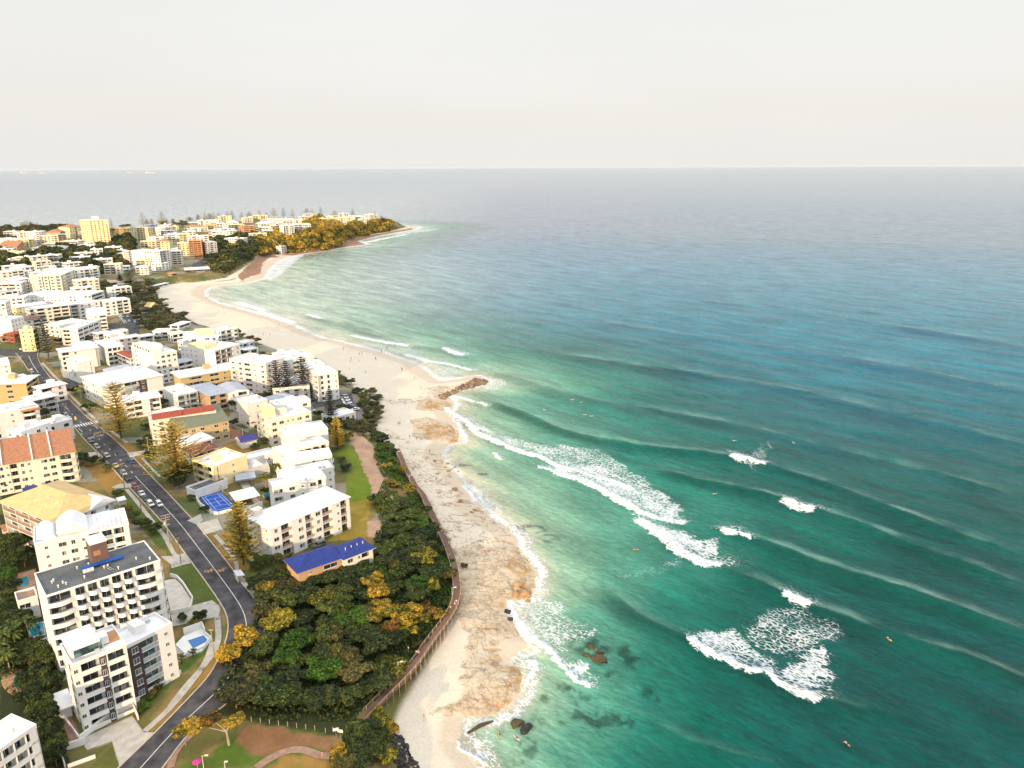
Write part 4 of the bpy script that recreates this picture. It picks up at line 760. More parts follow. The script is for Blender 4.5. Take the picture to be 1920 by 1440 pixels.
for q in (.37,.5,.62,.73): t.tube((W*q,D_*.55,H+.25),(W*q,D_*.55,H+.8),.12)
t.build('equipment_platform',M['court_blue'],big)
for i in range(14):
    x,y=rnd.uniform(.06,.95)*W,rnd.uniform(.12,.8)*D_; v=MB(); v.tube((x,y,H+.25),(x,y,H+.9),.14); v.tube((x,y,H+.9),(x,y,H+1.05),.28,.2); v.build('roof_vent',M['white_paint'],big)
for i in range(3):
    x=W*(.36+.03*i); v=MB(); v.box(x,x+.9,D_*.42,D_*.47,H+.25,H+1.0); v.build('air_conditioner',M['pale_roof'],big)
v=MB(); v.tube((W*.58,D_*.2,H+.4),(W*.53,D_*.5,H+.4),.1); v.tube((W*.60,D_*.2,H+.4),(W*.55,D_*.5,H+.4),.1); v.build('roof_duct',M['grey_metal'],big)
bpx('6',(340,850),(1285,640),5,'white block with barrel vaults and roof terraces behind the dark grey roof',dep=13,sides={0:'w2 W1 W1 w1 G1.2 G1.2 B1.6',1:'B1 B1',3:'W1 n1'},clutter=0)
b2=LAST['o'];W,D_,H=LAST['W'],LAST['D'],LAST['H']
def vault(parent,x0,x1,y0,y1,z,rise,m,name='barrel_vault',n=10):
    a=MB(); E=[(x0+(x1-x0)*i/n,z+rise*math.sin(math.pi*i/n)) for i in range(n+1)]
    for (xa,za),(xb,zb) in zip(E[:-1],E[1:]): a.quad((xa,y0,za),(xb,y0,zb),(xb,y1,zb),(xa,y1,za))
    for y in (y0,y1): a.quad(*[(q[0],y,q[1]) for q in E])
    return a.build(name,m,parent)
for x0,x1,zz,rs in ((.02*W,.22*W,H+.3,2.0),(.24*W,.56*W,H+1.2,2.8),(.60*W,.93*W,H+.3,.9)):
    a=MB(); a.box(x0,x1,D_*.25,D_*.98,H+.25,zz); 
    if zz>H+.5: a.build('penthouse_wall',M['cream_wall'],b2)
    vault(b2,x0-.2,x1+.2,D_*.2,D_*.99,zz,rs,M['white_roof'])
a=MB()
for i in range(7): a.tube((W*(.62+.05*i),D_*.1,H+.3),(W*(.62+.05*i),D_*.1,H+2.9),.06); a.tube((W*(.62+.05*i),D_*.1,H+2.9),(W*(.62+.05*i),D_*.8,H+2.9),.05)
a.build('pergola',M['blue_grey_roof'],b2)
bpx('6',(560,640),(1130,415),5,'block with large yellow tan tiled roof and white gable end',D=(390,290),wall='white_wall',roof='hip',rm='yellow_tile_roof',sides={3:'T1 T1 T1 T1',0:'B1 W1',1:'T1 B1 T1',2:'W1 W1'},ridge='y',slope=.42,over=.9)
W,D_,H=LAST['W'],LAST['D'],LAST['H']
a=MB(); a.v+=[(W*.55,-1.0,H+.2),(W*1.04,-1.0,H+.2),(W*.80,-1.0,H+2.6),(W*.55,4,H+.2),(W*1.04,4,H+.2),(W*.80,7,H+2.6)]; a.f+=[(0,1,2),(1,4,5,2),(3,0,2,5),(4,3,5)]; a.m=[0]*4; a.build('gable',M['white_roof'],LAST['o'])
for i in range(6): v=MB(); x,y=rnd.uniform(.15,.4)*W,rnd.uniform(.2,.8)*D_; zz=H+.2+.42*x; v.box(x-.3,x+.3,y-.2,y+.2,zz-.2,zz+.75); v.build('roof_vent',M['cream_wall'],LAST['o'])
bpx('6',(290,425),(400,400),1,'small cabin with vivid blue roof beside the yellow tan roof',D=(230,300),wall='cream_wall',roof='gable',rm='blue_roof',cat='outbuilding',name='outbuilding',clutter=0,over=.8,sides={0:'W1',3:'W1'})
# the modern white block in the foreground
bpx('7',(570,618),(1000,450),6,'white modern block with glazed terraces and dark brick ends by the road bend',D=(430,470),sides={0:'w.5 B2.4 K.5 G.2 B2.2',1:'W1',2:'W1 W1 W1',3:'W1 w1 T1 w1'})
W,D_,H=LAST['W'],LAST['D'],LAST['H']; mo=LAST['o']
a=MB(); a.box(W*.66,W*.98,D_*.35,D_*.8,H+.25,H+.55); a.build('skylight',M['rust_metal'],mo); a=MB(); a.box(.5,W*.55,D_*.25,D_*.97,H+.25,H+3.0); a.build('penthouse',M['white_wall'],mo); a=MB(); a.box(.1,W*.58,D_*.15,D_*.99,H+3.0,H+3.25); a.build('penthouse_roof',M['white_roof'],mo)
a=MB()
for i in range(6): a.box(W*(.1+.075*i),W*(.1+.075*i)+1.6,D_*.245,D_*.249,H+.5,H+2.7)
a.build('window',M['green_glass'],mo)
bpx('7',(1010,465),(1365,285),5,'white end wing with dark brick strip and stacked glass balconies by the driveway ramp',D=(960,330),sides={0:'K1.1 G1.6 w1.4',1:'w1 w1',2:'W1 W1',3:'n1'},gm='green_glass',clutter=1)
bpx('7',(-190,1415),(285,1090),5,'white block with square recessed balconies in the bottom left corner of the view',C=(215,925),sides={0:'B1 B1 B1 B1 B1',1:'B1 W1',2:'W1 W1 W1',3:'W1 W1'})
bpx('7',(440,985),(560,935),1,'low garage with pale grey roof beside the dark garden',D=(415,870),rm='pale_roof',roof='slab',cat='garage',name='garage',clutter=0,sides={0:'n1',1:'n1',2:'n1',3:'n1'})
bpx('6',(170,1425),(372,1365),2,'white pool house under a red brick terrace beside the dark grey roofed block',dep=6,wall='white_wall',rm='paving',cat='pool house',name='pool_house',clutter=0,sides={0:'L1 n.5',1:'n1',2:'n1',3:'n1'})
# left edge, upwards
bpx('f',(-250,1130),(1350,838),4,'cream block with orange tiled roof and curved corner balconies',C=(1190,640),wall='cream_wall',roof='mono',rm='tile_roof',sides={0:'B1 W1 w.6 B1 W1 w.6 n1 W1 W1 n.4 C2',1:'C1 W1'},slope=.30)
W,D_,H=LAST['W'],LAST['D'],LAST['H']; a=MB()
for q in (.16,.5,.72): a.prism([(W*q,-.5),(W*q+.5,-.5),(W*q+.5,D_+.5),(W*q,D_+.5)],H+.1,[H+.65,H+.65,H+.65+.3*(D_+1),H+.65+.3*(D_+1)])
a.build('firewall_ridge',M['pink_wall'],LAST['o'])
bpx('f',(-150,890),(1105,592),3,'white block with long blue grey skirt roof above the orange tiled one',C=(1010,380),roof='hip',rm='blue_grey_roof',sides={0:'W1 w.6 W1 n.6 W1 W1 w.6 n1'},slope=.12,over=1.2)
bpx('f',(370,480),(900,300),4,'white set back storeys with roof terrace on the blue grey roofed block',dep=9,sides={0:'W1 n.5 W1 w1',1:'W1'})
bpx('e',(-200,1330),(690,1150),4,'white block with curved orange tiled awning and stacked corner balconies',C=(600,1020),sides={0:'B1 n1 w.7 n.8 C1.8',1:'C1 W1'},roof='flat',rm='pale_roof')
a=MB(); W,D_,H=LAST['W'],LAST['D'],LAST['H']
a.prism([(W*.62,-1.3),(W*.8,-1.9),(W*1.02,-1.3),(W*1.02,2.2),(W*.62,2.2)],[H-.6]*5,[H-.4,H-.4,H-.4,H+.7,H+.7]); a.build('awning',M['tile_roof'],LAST['o'])
bpx('e',(-120,775),(465,745),4,'yellow brick block with pale flat roof at the left edge',C=(390,620),wall='yellow_brick',rm='pale_roof',roof='slab',sides={0:'n1 L.6 n1.2',1:'B1 B1'})
bpx('e',(-140,420),(170,380),4,'plain white block with corner balconies nearest the road junction',dep=16,sides={0:'w1 w1',1:'B1 B1 W1'})
bpx('e',(1370,385),(1680,330),4,'white block with a big blank front wall and concrete forecourt',D=(1190,300),sides={0:'n3 B.8',1:'B1 T1 B1 T1 B1',3:'w1 n1'},rm='white_roof')
bpx('e',(1100,200),(1760,110),4,'flat roofed white rear wing behind the blank fronted block',dep=13,wall='white_wall',sides={0:'B1 W1 n2',1:'B1 B1'},roof='slab')
bpx('3',(1170,5),(1300,62),3,'small block with red roof and long rows of strip windows',C=(1412,48),roof='gable',rm='red_roof',ridge='x',sides={0:'L1 L1 L1',1:'L1 K1 L1',2:'W1 W1 W1',3:'W1'},wall='white_wall')
a=MB(); a.box(LAST['W']-.01,LAST['W']+.15,LAST['D']*.38,LAST['D']*.62,-2,LAST['H']); a.build('orange_panel',M['orange_wall'],LAST['o'])
bpx('3',(1020,350),(1620,232),4,'long block with pale grey roof and white end wall with a brown stripe',D=(862,238),rm='pale_roof',roof='slab',sides={0:'n.4 G1 G1 K.5 n1.1',1:'w1 n1',3:'W1 w1 W1 w1'})
bpx('3',(1205,400),(1400,318),4,'cream block with stepped terraces hidden behind the golden pine',dep=12,wall='cream_wall',dz=-4,sides={0:'W1 w1 W1',1:'W1 w1'})
bpx('3',(1250,500),(1600,445),3,'white block with two deep balcony bays beside the golden pine',D=(1150,450),rm='white_roof',roof='slab',sides={0:'L1 B1 n.8 K.3 B1',1:'W1',3:'w1 w1'})
bpx('4',(600,750),(803,708),3,'white block with pale green glass balconies between grey roofs',D=(475,670),sides={0:'G1 G.4 G1',1:'W1 w1',3:'w1 w1 w1'},gm='green_glass',dz=-1)
bpx('4',(925,758),(1098,722),3,'block with blue grey roof and tan brick side wall',D=(770,655),roof='slab',rm='blue_grey_roof',wall='tan_brick',sides={0:'G1 n.3 G1',3:'w1 w1 w1'})
bpx('4',(1110,735),(1312,700),3,'low house with gabled blue grey roof next to a swimming pool',D=(1010,652),roof='gable',rm='blue_grey_roof',ridge='y',wall='white_wall',cat='house',name='house')
bpx('4',(1195,812),(1400,765),2,'white annex with lean-to blue grey roof',D=(1145,760),roof='mono',rm='blue_grey_roof',cat='house',name='house',slope=.1)
bpx('4',(632,578),(1312,462),4,'long yellow brick block with pale flat roof',D=(540,520),wall='yellow_brick',rm='pale_roof',roof='slab',sides={0:'n.6 L1.5 n.4 L1 W1 B1.1 n.7',1:'n1',3:'n1 w1'})
bpx('4',(330,1005),(985,902),4,'cream block with long red roof strip and white flat roof behind',D=(175,965),wall='cream_wall',rm='white_roof',sides={0:'w.6 W1 W1 w.7 W1 W1 W1 W1',3:'L1 L1',1:'W1 W1'})
W,D_,H=LAST['W'],LAST['D'],LAST['H']; a=MB(); a.prism([(1,-.5),(W*.49,-.5),(W*.49,D_*.42),(1,D_*.42)],H+.95,[H+1.0,H+1.0,H+2.6,H+2.6]); a.prism([(W*.5,-.5),(W*.99,-.5),(W*.99,D_*.42),(W*.5,D_*.42)],H+.95,[H+1.0,H+1.0,H+2.6,H+2.6]); a.build('tiled_roof',M['red_roof'],LAST['o'])
bpx('4',(600,1108),(1110,1003),3,'yellow rendered block with mossy green roof',C=(1115,912),wall='yellow_brick',roof='mono',rm='green_roof',sides={0:'n.3 L1 W1 W1.1 w.6 W1 W1',1:'n1 w1',3:'w1'},slope=.35)
bpx('4',(650,1262),(945,1180),2,'low white flat roofed house in front of the yellow block',D=(585,1185),roof='slab',cat='house',name='house',sides={0:'L1 L1',1:'W1'})
bpx('4',(760,1345),(1015,1268),2,'house with maroon corrugated hipped roof',D=(665,1285),roof='hip',rm='maroon_roof',wall='white_wall',cat='house',name='house',slope=.3,dz=-1)
bpx('4',(1240,1225),(1392,1192),1,'white garden cottage with purple blue gabled roof',D=(1190,1180),roof='gable',rm='purple_roof',ridge='x',cat='cottage',name='cottage',slope=.5,over=.4,sides={0:'n1',1:'n1',3:'n1',2:'n1'},clutter=0)
bpx('g',(255,735),(655,592),3,'pale yellow block with white rounded roof edge and blank sunlit wall',D=(0,640),wall='pale_yellow_wall',sides={0:'G.4 n1 w.5 n1',3:'B1 B1',1:'w1'},rm='white_roof')
bpx('g',(670,640),(1000,560),2,'low white studio with curved canopy in the courtyard',dep=7,dz=-1,wall='white_wall',roof='flat',cat='house',name='house',sides={0:'n1 w1'},clutter=0)
vault(LAST['o'],0,4.5,-5,1,LAST['H']-1.5,1.6,M['white_roof'],'canopy')
bpx('g',(610,790),(930,735),1,'single storey grey garage with white doors in the courtyard',dep=8,wall='grey_wall',rm='terrace',cat='garage',name='garage',clutter=0,sides={0:'n1',1:'n1',2:'n1',3:'n1'})
bpx('g',(30,1020),(420,880),1,'long low garage with dark grey roof beside the blue court',dep=6,wall='white_wall',rm='dark_grey_roof',cat='garage',name='garage',clutter=0,sides={0:'n1',1:'n1',2:'n1',3:'n1'})
bpx('5',(250,788),(655,700),4,'cream block with roof terrace, tall lift tower and red handrail',D=(118,690),wall='cream_wall',rm='pale_roof',sides={0:'W.8 W1 w.6 w.6 W1 W1',3:'W1 W1 w1',1:'W1 B1'})
W,D_,H=LAST['W'],LAST['D'],LAST['H']; a=MB(); a.box(.3,W*.22,D_*.25,D_*.75,H+.25,H+5.2); a.build('lift_tower',M['pale_yellow_wall'],LAST['o']); a=MB(); a.tube((W*.28,D_*.3,H+1.2),(W*.34,D_*.1,H+1.2),.08); a.build('handrail',M['red_roof'],LAST['o'])
bpx('5',(300,640),(650,578),5,'tall white rear wing with roof parapet behind the cream block',dep=9,wall='white_wall',sides={0:'n1 n1 W1',1:'W1 w1'})
bpx('5',(400,935),(825,865),4,'white block with broad plain roof and curved corner above a glazed veranda',D=(370,850),sides={0:'n1 n1',1:'B1 W1 G1',3:'W1 w1'})
bpx('5',(350,1120),(835,1000),3,'white block with timber framed glass conservatory along its front',dep=9,sides={0:'n.8 T1 T1 T1 T1 G1',3:'n1',1:'B1'},wall='cream_wall',dz=1)
bpx('5',(365,1195),(865,1125),3,'white roofed block third from the seaward corner of the row',dep=8,sides={0:'n1 w1',1:'C1 W1',3:'n1 n1'})
bpx('g',(1078,865),(1700,735),3,'white roofed block second from the seaward corner of the row',dep=8,sides={0:'n1 n1 w1',1:'C1',3:'n1'})
bpx('g',(965,975),(1605,850),4,'white block with two dark corner windows and curved beachside terraces',C=(1700,740),sides={0:'L1 n.3 W1 w1 W1 G.8',1:'C1 C1',3:'w1 n1'})
bpx('8',(893,632),(1608,342),4,'white block with cream gabled roof, red rails and balconies above the blue roof',D=(718,508),roof='hip',rm='white_roof',sides={0:'W1 T1 n.3 W1 T.8 W.9 T1 n.3 w.6 T1',3:'w1 w1 w1',1:'B1 T1'},slope=.14)
W,D_,H=LAST['W'],LAST['D'],LAST['H']; a=MB(); a.box(1.5,4.5,D_*.8,D_*.98,H,H+2.6); a.build('roof_dormer',M['cream_wall'],LAST['o'])
bpx('8',(1150,1020),(1560,880),2,'long low wing with vivid blue tiled roof above the wood',D=(1022,915),wall='tan_brick',roof='hip',rm='blue_roof',cat='house',name='house',sides={0:'n.5 w1 n.5 L1.5 n.5',3:'n1'},slope=.45,over=.8,clutter=0)
bpx('8',(1560,900),(1820,800),2,'two storey beach house with vivid blue hipped roof and corner veranda',C=(1700,715),wall='cream_wall',roof='hip',rm='blue_roof',cat='house',name='house',sides={0:'W1.2 w.6 B1.2',1:'B1'},slope=.42,over=.8,clutter=0)
for i in range(4): v=MB(); x,y=LAST['W']*(.2+.2*i),LAST['D']*.3; v.tube((x,y,6.6),(x,y,8.3),.12); v.build('roof_vent',M['white_paint'],LAST['o'])
# hotel group by the beach
bpx('5',(200,218),(385,158),6,'white hotel wing with flat roof at the top of the beach',D=(8,118),sides={0:'W1 w1 n1',3:'W1 W1 L1 w1 W1',1:'W1 W1'},wall='pink_wall')
bpx('5',(380,195),(688,142),5,'white hotel wing with large square picture window facing the pines',D=(330,130),sides={0:'n1 L.8 L.8 n1',1:'n1'})
bpx('5',(722,332),(925,302),5,'white hotel end wing with tall vertical windows by the car park',D=(560,200),sides={0:'n.5 B.7 n.5 B.7 n.4 w.9',3:'B1 B1 n1 B1',1:'W1 W1'})
bpx('5',(272,470),(640,440),3,'white three storey block behind the three tall pines',D=(138,375),sides={0:'W1 W1 W1 W1',3:'w1 w1'},dz=-2)
bpx('4',(1300,838),(1500,795),4,'pink white block with planted roof terrace',D=(1238,775),wall='pink_wall',sides={0:'n1 w1 n1',3:'w1 n1',1:'w1'})
bpx('4',(365,345),(592,305),6,'white block with curved roof and rows of square windows at its end',dep=34,sides={0:'W1.2 W1.2',1:'W1 W1 W1 W1',3:'W1 W1 W1 W1'},clutter=0)
W,D_,H=LAST['W'],LAST['D'],LAST['H']; a=MB()
n=12
for i in range(n):
    t0,t1=i/n,(i+1)/n; w0=W*(.45+.4*math.sin(math.pi*t0)); w1=W*(.45+.4*math.sin(math.pi*t1)); a.prism([(.4,D_*(.1+.85*t0)),(w0,D_*(.1+.85*t0)),(w1,D_*(.1+.85*t1)),(.4,D_*(.1+.85*t1))],H+.25,H+3)
a.build('curved_penthouse',M['cream_wall'],LAST['o'])
for i in range(6): v=MB(); y=D_*(.2+.12*i); v.box(.33,.38,y,y+2.2,H+.9,H+2.3); v.build('window',M['glass'],LAST['o'])
bpx('4',(655,178),(998,150),6,'tall white block with terraced yellow penthouse near the beach',D=(538,125),sides={0:'w1 L.8 n1 L.8 W1',1:'B1 W1',3:'w1 w1 w1'})
a=MB(); a.box(LAST['W']*.35,LAST['W']*.9,3,LAST['D']*.8,LAST['H']+.25,LAST['H']+3); a.build('penthouse',M['pale_yellow_wall'],LAST['o'])
bpx('4',(975,305),(1225,235),5,'white block with tan curved balconies nearest the sand',D=(762,225),sides={0:'T1 T1 T1 n.4 W1',1:'W1',3:'w1 w1 w1 w1'})
a=MB(); a.box(.5,LAST['W']*.5,LAST['D']*.3,LAST['D']*.8,LAST['H']+.25,LAST['H']+2.8); a.build('penthouse',M['pale_yellow_wall'],LAST['o'])
bpx('1',(965,1310),(1105,1290),4,'square white block with flat overhanging roof next to the red roofed one',D=(885,1240),roof='slab',sides={0:'B1 B1 B1',3:'w1 w1'})
bpx('c',(1390,1110),(1765,965),4,'white block with three bold rows of black strip windows',D=(1200,1070),sides={0:'L1 L1 L1 L1',3:'B1 n1',1:'L1'})
bpx('c',(1060,1060),(1560,960),3,'long plain white block behind the one with black strip windows',dep=17,sides={0:'w1 w1 w1 w1'},near=0)
bpx('c',(1550,870),(1905,840),4,'white block with brown roof edge and cream side wall beside the beach road',D=(1300,770),sides={0:'n1 w1 L1.2',1:'B1 B1'},near=0)
bpx('c',(285,740),(830,655),3,'low cream block with pale gabled roof among the white ones',C=(800,620),wall='pale_yellow_wall',roof='gable',rm='white_roof',near=0,sides={0:'w1 w1 w1 w1'})
bpx('c',(60,560),(420,545),5,'white stepped block behind the cream gabled one',dep=15,near=0)
bpx('c',(1080,668),(1725,610),3,'long white terrace with small dark windows along its front',C=(1700,560),near=0,sides={0:'B.5 w1 w1 w1 w1 w1 w1 W.6'})
bpx('c',(400,508),(1640,500),5,'very long zigzag white block with three rows of tiny windows',C=(1600,430),near=0,sides={0:'w1 w1 n.5 w1 w1 w1 n.5 W1 n1 W1',1:'B1'})
bpx('c',(530,168),(1090,150),7,'tall cream block with white fin columns beside the trees',C=(1080,60),near=0,wall='cream_wall',sides={0:'w1 n.3 W1 K.2 W1 K.2 W1 n.3 B1'})
bpx('c',(1090,150),(1320,90),5,'curved white wing with roof deck beside the tall cream block',dep=16,near=0,sides={0:'B1 B1 B1'})
bpx('c',(-100,310),(370,292),5,'white block at the left edge with a red roof hatch',dep=18,near=0)
bpx('c',(-120,470),(330,420),4,'bluish white block at the left edge below the one with the red hatch',dep=14,near=0,wall='white_wall',rm='blue_grey_roof')
bpx('c',(190,950),(420,885),5,'large white block with ribbed blank side at the left edge',D=(-80,905),near=0,sides={3:'n1',0:'w1 w1'})
bpx('c',(440,975),(760,935),3,'white block with brown tiled roof patch beside the tall pine',C=(690,860),near=0,roof='hip',rm='brown_roof')
bpx('c',(590,1125),(735,1065),5,'narrow pale yellow block beside the tall pine',D=(440,1090),near=0,wall='pale_yellow_wall',sides={0:'B1 w1',3:'w1 w1'})
bpx('c',(250,1220),(450,1170),2,'dark red brick house below the large white block',dep=10,near=0,wall='red_brick',rm='red_roof',roof='hip',cat='house',name='house')
bpx('c',(30,1290),(260,1260),1,'small tan roofed house at the end of the side street',dep=9,near=0,wall='tan_brick',roof='hip',rm='brown_roof',cat='house',name='house')
bpx('c',(-100,650),(90,640),5,'grey white block cut by the left edge beside the stepped block',dep=14,near=0)
bpx('c',(-150,860),(60,830),4,'white block cut by the left edge with tall dark windows',dep=12,near=0)
bpx('d',(990,730),(1150,700),1,'small beach kiosk with tan gabled roof among the trees',dep=9,near=0,wall='tan_brick',roof='gable',rm='yellow_tile_roof',ridge='y',cat='kiosk',name='kiosk',slope=.7)
bpx('d',(1490,1060),(1700,990),1,'white shade pavilion at the edge of the sand',dep=8,near=0,roof='slab',cat='pavilion',name='pavilion',sides={0:'B1 B1',1:'B1',2:'B1 B1',3:'B1'},clutter=0)
bpx('d',(1010,1160),(1320,1150),2,'low white gallery behind the curved roof block',dep=10,near=0,clutter=0)
bpx('d',(1050,345),(1300,290),1,'white boat shaped lookout shelter at the top of the beach',dep=5,near=0,roof='slab',cat='shelter',name='shelter',clutter=0,sides={0:'B1 B1 B1',1:'B1',2:'B1',3:'B1'})
# ============================================================ the far town and headland
FAR=[('1',(715,160),(970,152),14,18,'pale_yellow_wall','flat','white_roof','fourteen storey pale yellow tower, tallest building of the town','w1 w1 n.3 W1 W1 W1 W1 W1'),
('a',(50,520),(290,515),5,16,'white_wall','flat','white_roof','white block at far left under the four thin pines'),('a',(290,528),(460,525),6,16,'cream_wall','flat','pale_roof','cream block with top floor windows left of the white slab'),('a',(455,520),(690,520),7,18,'white_wall','flat','white_roof','bright white slab block on the far left skyline'),
('a',(-40,640),(310,665),4,14,'white_wall','flat','pale_roof','low white block at the far left edge'),('a',(315,662),(510,665),4,12,'pale_yellow_wall','flat','pale_roof','square yellow block in front of the white slab'),('a',(-40,800),(300,795),3,14,'tan_brick','mono','tile_roof','tan block with long orange red roof at the far left'),
('a',(700,600),(1040,585),5,16,'cream_wall','flat','pale_roof','cream stepped block between the slab and the trees'),('a',(1080,530),(1250,480),5,16,'yellow_brick','hip','tile_roof','orange block with tiled roof left of the tower'),('a',(1245,445),(1480,425),7,18,'pale_yellow_wall','hip','tile_roof','yellow block with red roof touching the tower'),
('a',(1080,690),(1400,690),4,14,'cream_wall','flat','pale_roof','cream block in front of the tower'),('a',(1410,715),(1690,705),3,12,'cream_wall','flat','pale_roof','low cream block at the foot of the tower'),('a',(570,815),(1180,825),2,13,'cream_wall','hip','blue_grey_roof','long row houses with grey blue hipped roof'),
('a',(300,880),(560,885),1,16,'white_wall','slab','pale_roof','wide low shed with pale roof'),('a',(500,915),(765,920),1,16,'court','slab','court_blue','low hall with bright blue roof'),('a',(780,950),(1005,945),1,12,'white_wall','slab','white_roof','low white hall beside the blue roof'),('a',(-40,1035),(250,1045),3,14,'white_wall','flat','tile_roof','white building with red stripe roof above the trees'),
('a',(200,1190),(450,1190),1,10,'white_wall','slab','white_roof','white open pavilion roof among dark trees'),
('b',(150,465),(425,455),4,16,'yellow_brick','flat','pale_roof','yellow block with banded balconies right of the tower'),('b',(430,445),(735,450),7,18,'pale_yellow_wall','flat','white_roof','tall pale block right of the tower'),('b',(735,435),(905,430),4,14,'orange_wall','hip','blue_roof','orange block with blue roof on the skyline'),
('b',(905,430),(1150,432),4,12,'pink_wall','flat','tile_roof','pinkish block right of the blue roofed one'),('b',(1145,425),(1290,420),4,12,'pale_yellow_wall','flat','white_roof','small pale block beside an orange tree'),('b',(1390,440),(1710,438),2,14,'cream_wall','hip','tile_roof','low houses with orange roofs'),('b',(1360,365),(1930,338),3,12,'white_wall','flat','white_roof','long white building along the skyline'),
('b',(1715,412),(1930,405),3,12,'yellow_brick','flat','white_roof','yellow building under the long white one'),('b',(1010,578),(1300,572),3,14,'white_wall','flat','white_roof','white building with dark garage openings'),('b',(1300,565),(1500,560),4,14,'pale_yellow_wall','flat','white_roof','pale yellow building with domed roof'),('b',(600,700),(880,690),3,14,'pale_yellow_wall','flat','white_roof','low pale building left of the red hipped roof'),('b',(880,690),(1120,685),5,15,'pale_yellow_wall','hip','tile_roof','yellow block with red hipped roof'),
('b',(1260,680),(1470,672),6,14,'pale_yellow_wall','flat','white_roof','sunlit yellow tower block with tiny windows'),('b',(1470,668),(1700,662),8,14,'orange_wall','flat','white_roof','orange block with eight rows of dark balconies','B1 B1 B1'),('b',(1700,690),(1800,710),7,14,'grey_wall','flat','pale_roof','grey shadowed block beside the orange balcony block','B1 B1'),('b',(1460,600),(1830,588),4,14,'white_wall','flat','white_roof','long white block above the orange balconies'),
('b',(390,865),(440,860),6,14,'pink_wall','flat','pale_roof','narrow pink end wall left of the large white block'),('b',(442,855),(950,868),8,18,'white_wall','flat','white_roof','large white block with window grid on its right half','n1 w.4 n1 W1 W1 W1'),('b',(960,885),(1110,880),6,14,'orange_wall','flat','tile_roof','orange red block next to the large white one'),('b',(1112,875),(1340,868),6,14,'cream_wall','flat','white_roof','cream block with banded balconies above the car park trees','n.5 B1 B1'),
('b',(1160,800),(1400,800),3,12,'white_wall','slab','white_roof','low white roofs behind the cream banded block'),('b',(-60,1110),(240,1100),4,14,'cream_wall','flat','pale_roof','cream block with dark cypress in front'),('b',(260,1155),(420,1145),2,10,'white_wall','slab','white_roof','white shop with green side wall'),('b',(510,1155),(745,1150),3,12,'pink_wall','flat','white_roof','pink and white shop row'),('b',(520,1035),(765,1032),4,12,'pale_yellow_wall','flat','tile_roof','yellow building with orange roof edge'),
('b',(800,1080),(980,1090),3,12,'white_wall','flat','white_roof','white building at the corner by the dark cypress'),('b',(240,1210),(390,1205),1,8,'white_wall','slab','white_roof','small white kiosk roof by the park'),('b',(1420,1215),(1850,1190),1,18,'brown_wall','slab','white_roof','low dark surf club with large white roof'),('b',(1180,1280),(1270,1270),1,8,'orange_wall','slab','orange_wall','small orange red shelter by the sand'),
('h',(-20,305),(280,292),3,16,'white_wall','flat','white_roof','low white building on the left of the headland'),('h',(150,435),(500,425),3,14,'white_wall','slab','white_roof','white building with broad eaves on the headland'),('h',(370,300),(540,295),3,14,'cream_wall','hip','white_roof','small pale house under a grey pine'),('h',(320,520),(610,522),4,14,'white_wall','flat','white_roof','white block with window grid above the dark trees','W1 W1 B1 B1'),
('h',(590,225),(880,205),2,12,'pale_yellow_wall','slab','tile_roof','sunlit house row at the top of the headland'),('h',(540,350),(770,345),5,14,'orange_wall','flat','white_roof','orange and white block with square openings','W1 B1 B1'),('h',(790,315),(1050,310),3,12,'white_wall','hip','white_roof','pale hipped house in the middle of the headland'),('h',(930,245),(1200,240),3,12,'pale_yellow_wall','flat','white_roof','cream building behind the golden tree'),('h',(1205,262),(1480,255),4,14,'white_wall','flat','white_roof','white building with three dark windows'),
('h',(1210,345),(1370,335),7,14,'white_wall','flat','white_roof','white tower block on the headland slope'),('h',(1375,330),(1560,320),6,14,'white_wall','flat','white_roof','white stepped block right of the headland tower','B1 B1 W1'),('h',(700,465),(960,455),4,14,'pale_yellow_wall','flat','white_roof','pale block above the golden scrub'),('h',(900,425),(1200,415),3,14,'cream_wall','slab','white_roof','long pale roofed building above the golden scrub'),('h',(1160,460),(1235,450),4,10,'pink_wall','flat','tile_roof','small pink building among golden trees'),('h',(960,500),(1120,492),3,10,'white_wall','flat','white_roof','white house nearest the golden scrub'),('h',(700,560),(810,555),2,10,'brown_wall','slab','brown_roof','dark timber house above the beach trees'),
('2',(985,128),(1165,122),3,12,'white_wall','flat','white_roof','white row building near the tip of the headland'),('2',(1175,120),(1300,112),5,13,'pale_yellow_wall','flat','white_roof','cream block with orange balconies near the headland tip','B1 B1 W1'),('2',(1300,122),(1440,118),4,13,'pale_yellow_wall','flat','white_roof','last yellow building before the headland tip'),('2',(900,150),(1000,148),2,10,'white_wall','hip','brown_roof','low brown roofed house behind the tall golden pines'),('2',(455,120),(560,115),2,10,'cream_wall','slab','tile_roof','sunlit terrace house on the ridge')]
for f in FAR:
    k,A,B,fl,dp,wl,rt,rmm,lb=f[:9]; wl='white_wall' if wl=='court' else wl
    kw={'sides':{0:f[9]}} if len(f)>9 else {}
    bpx(k,A,B,fl,lb,dep=dp*1.4 if rt!='flat' else dp,wall=wl,roof=rt,rm=rmm,near=0,fh=2.9,cat='building' if fl<4 else 'apartment block',name='building' if fl<4 else 'apartment_building',clutter=1 if fl<14 else 0,slope=.35,**kw)
    if fl==14: a=MB(); a.box(LAST['W']*.42,LAST['W']*.68,4,12,LAST['H'],LAST['H']+6); a.build('lift_housing',M['white_wall'],LAST['o'])

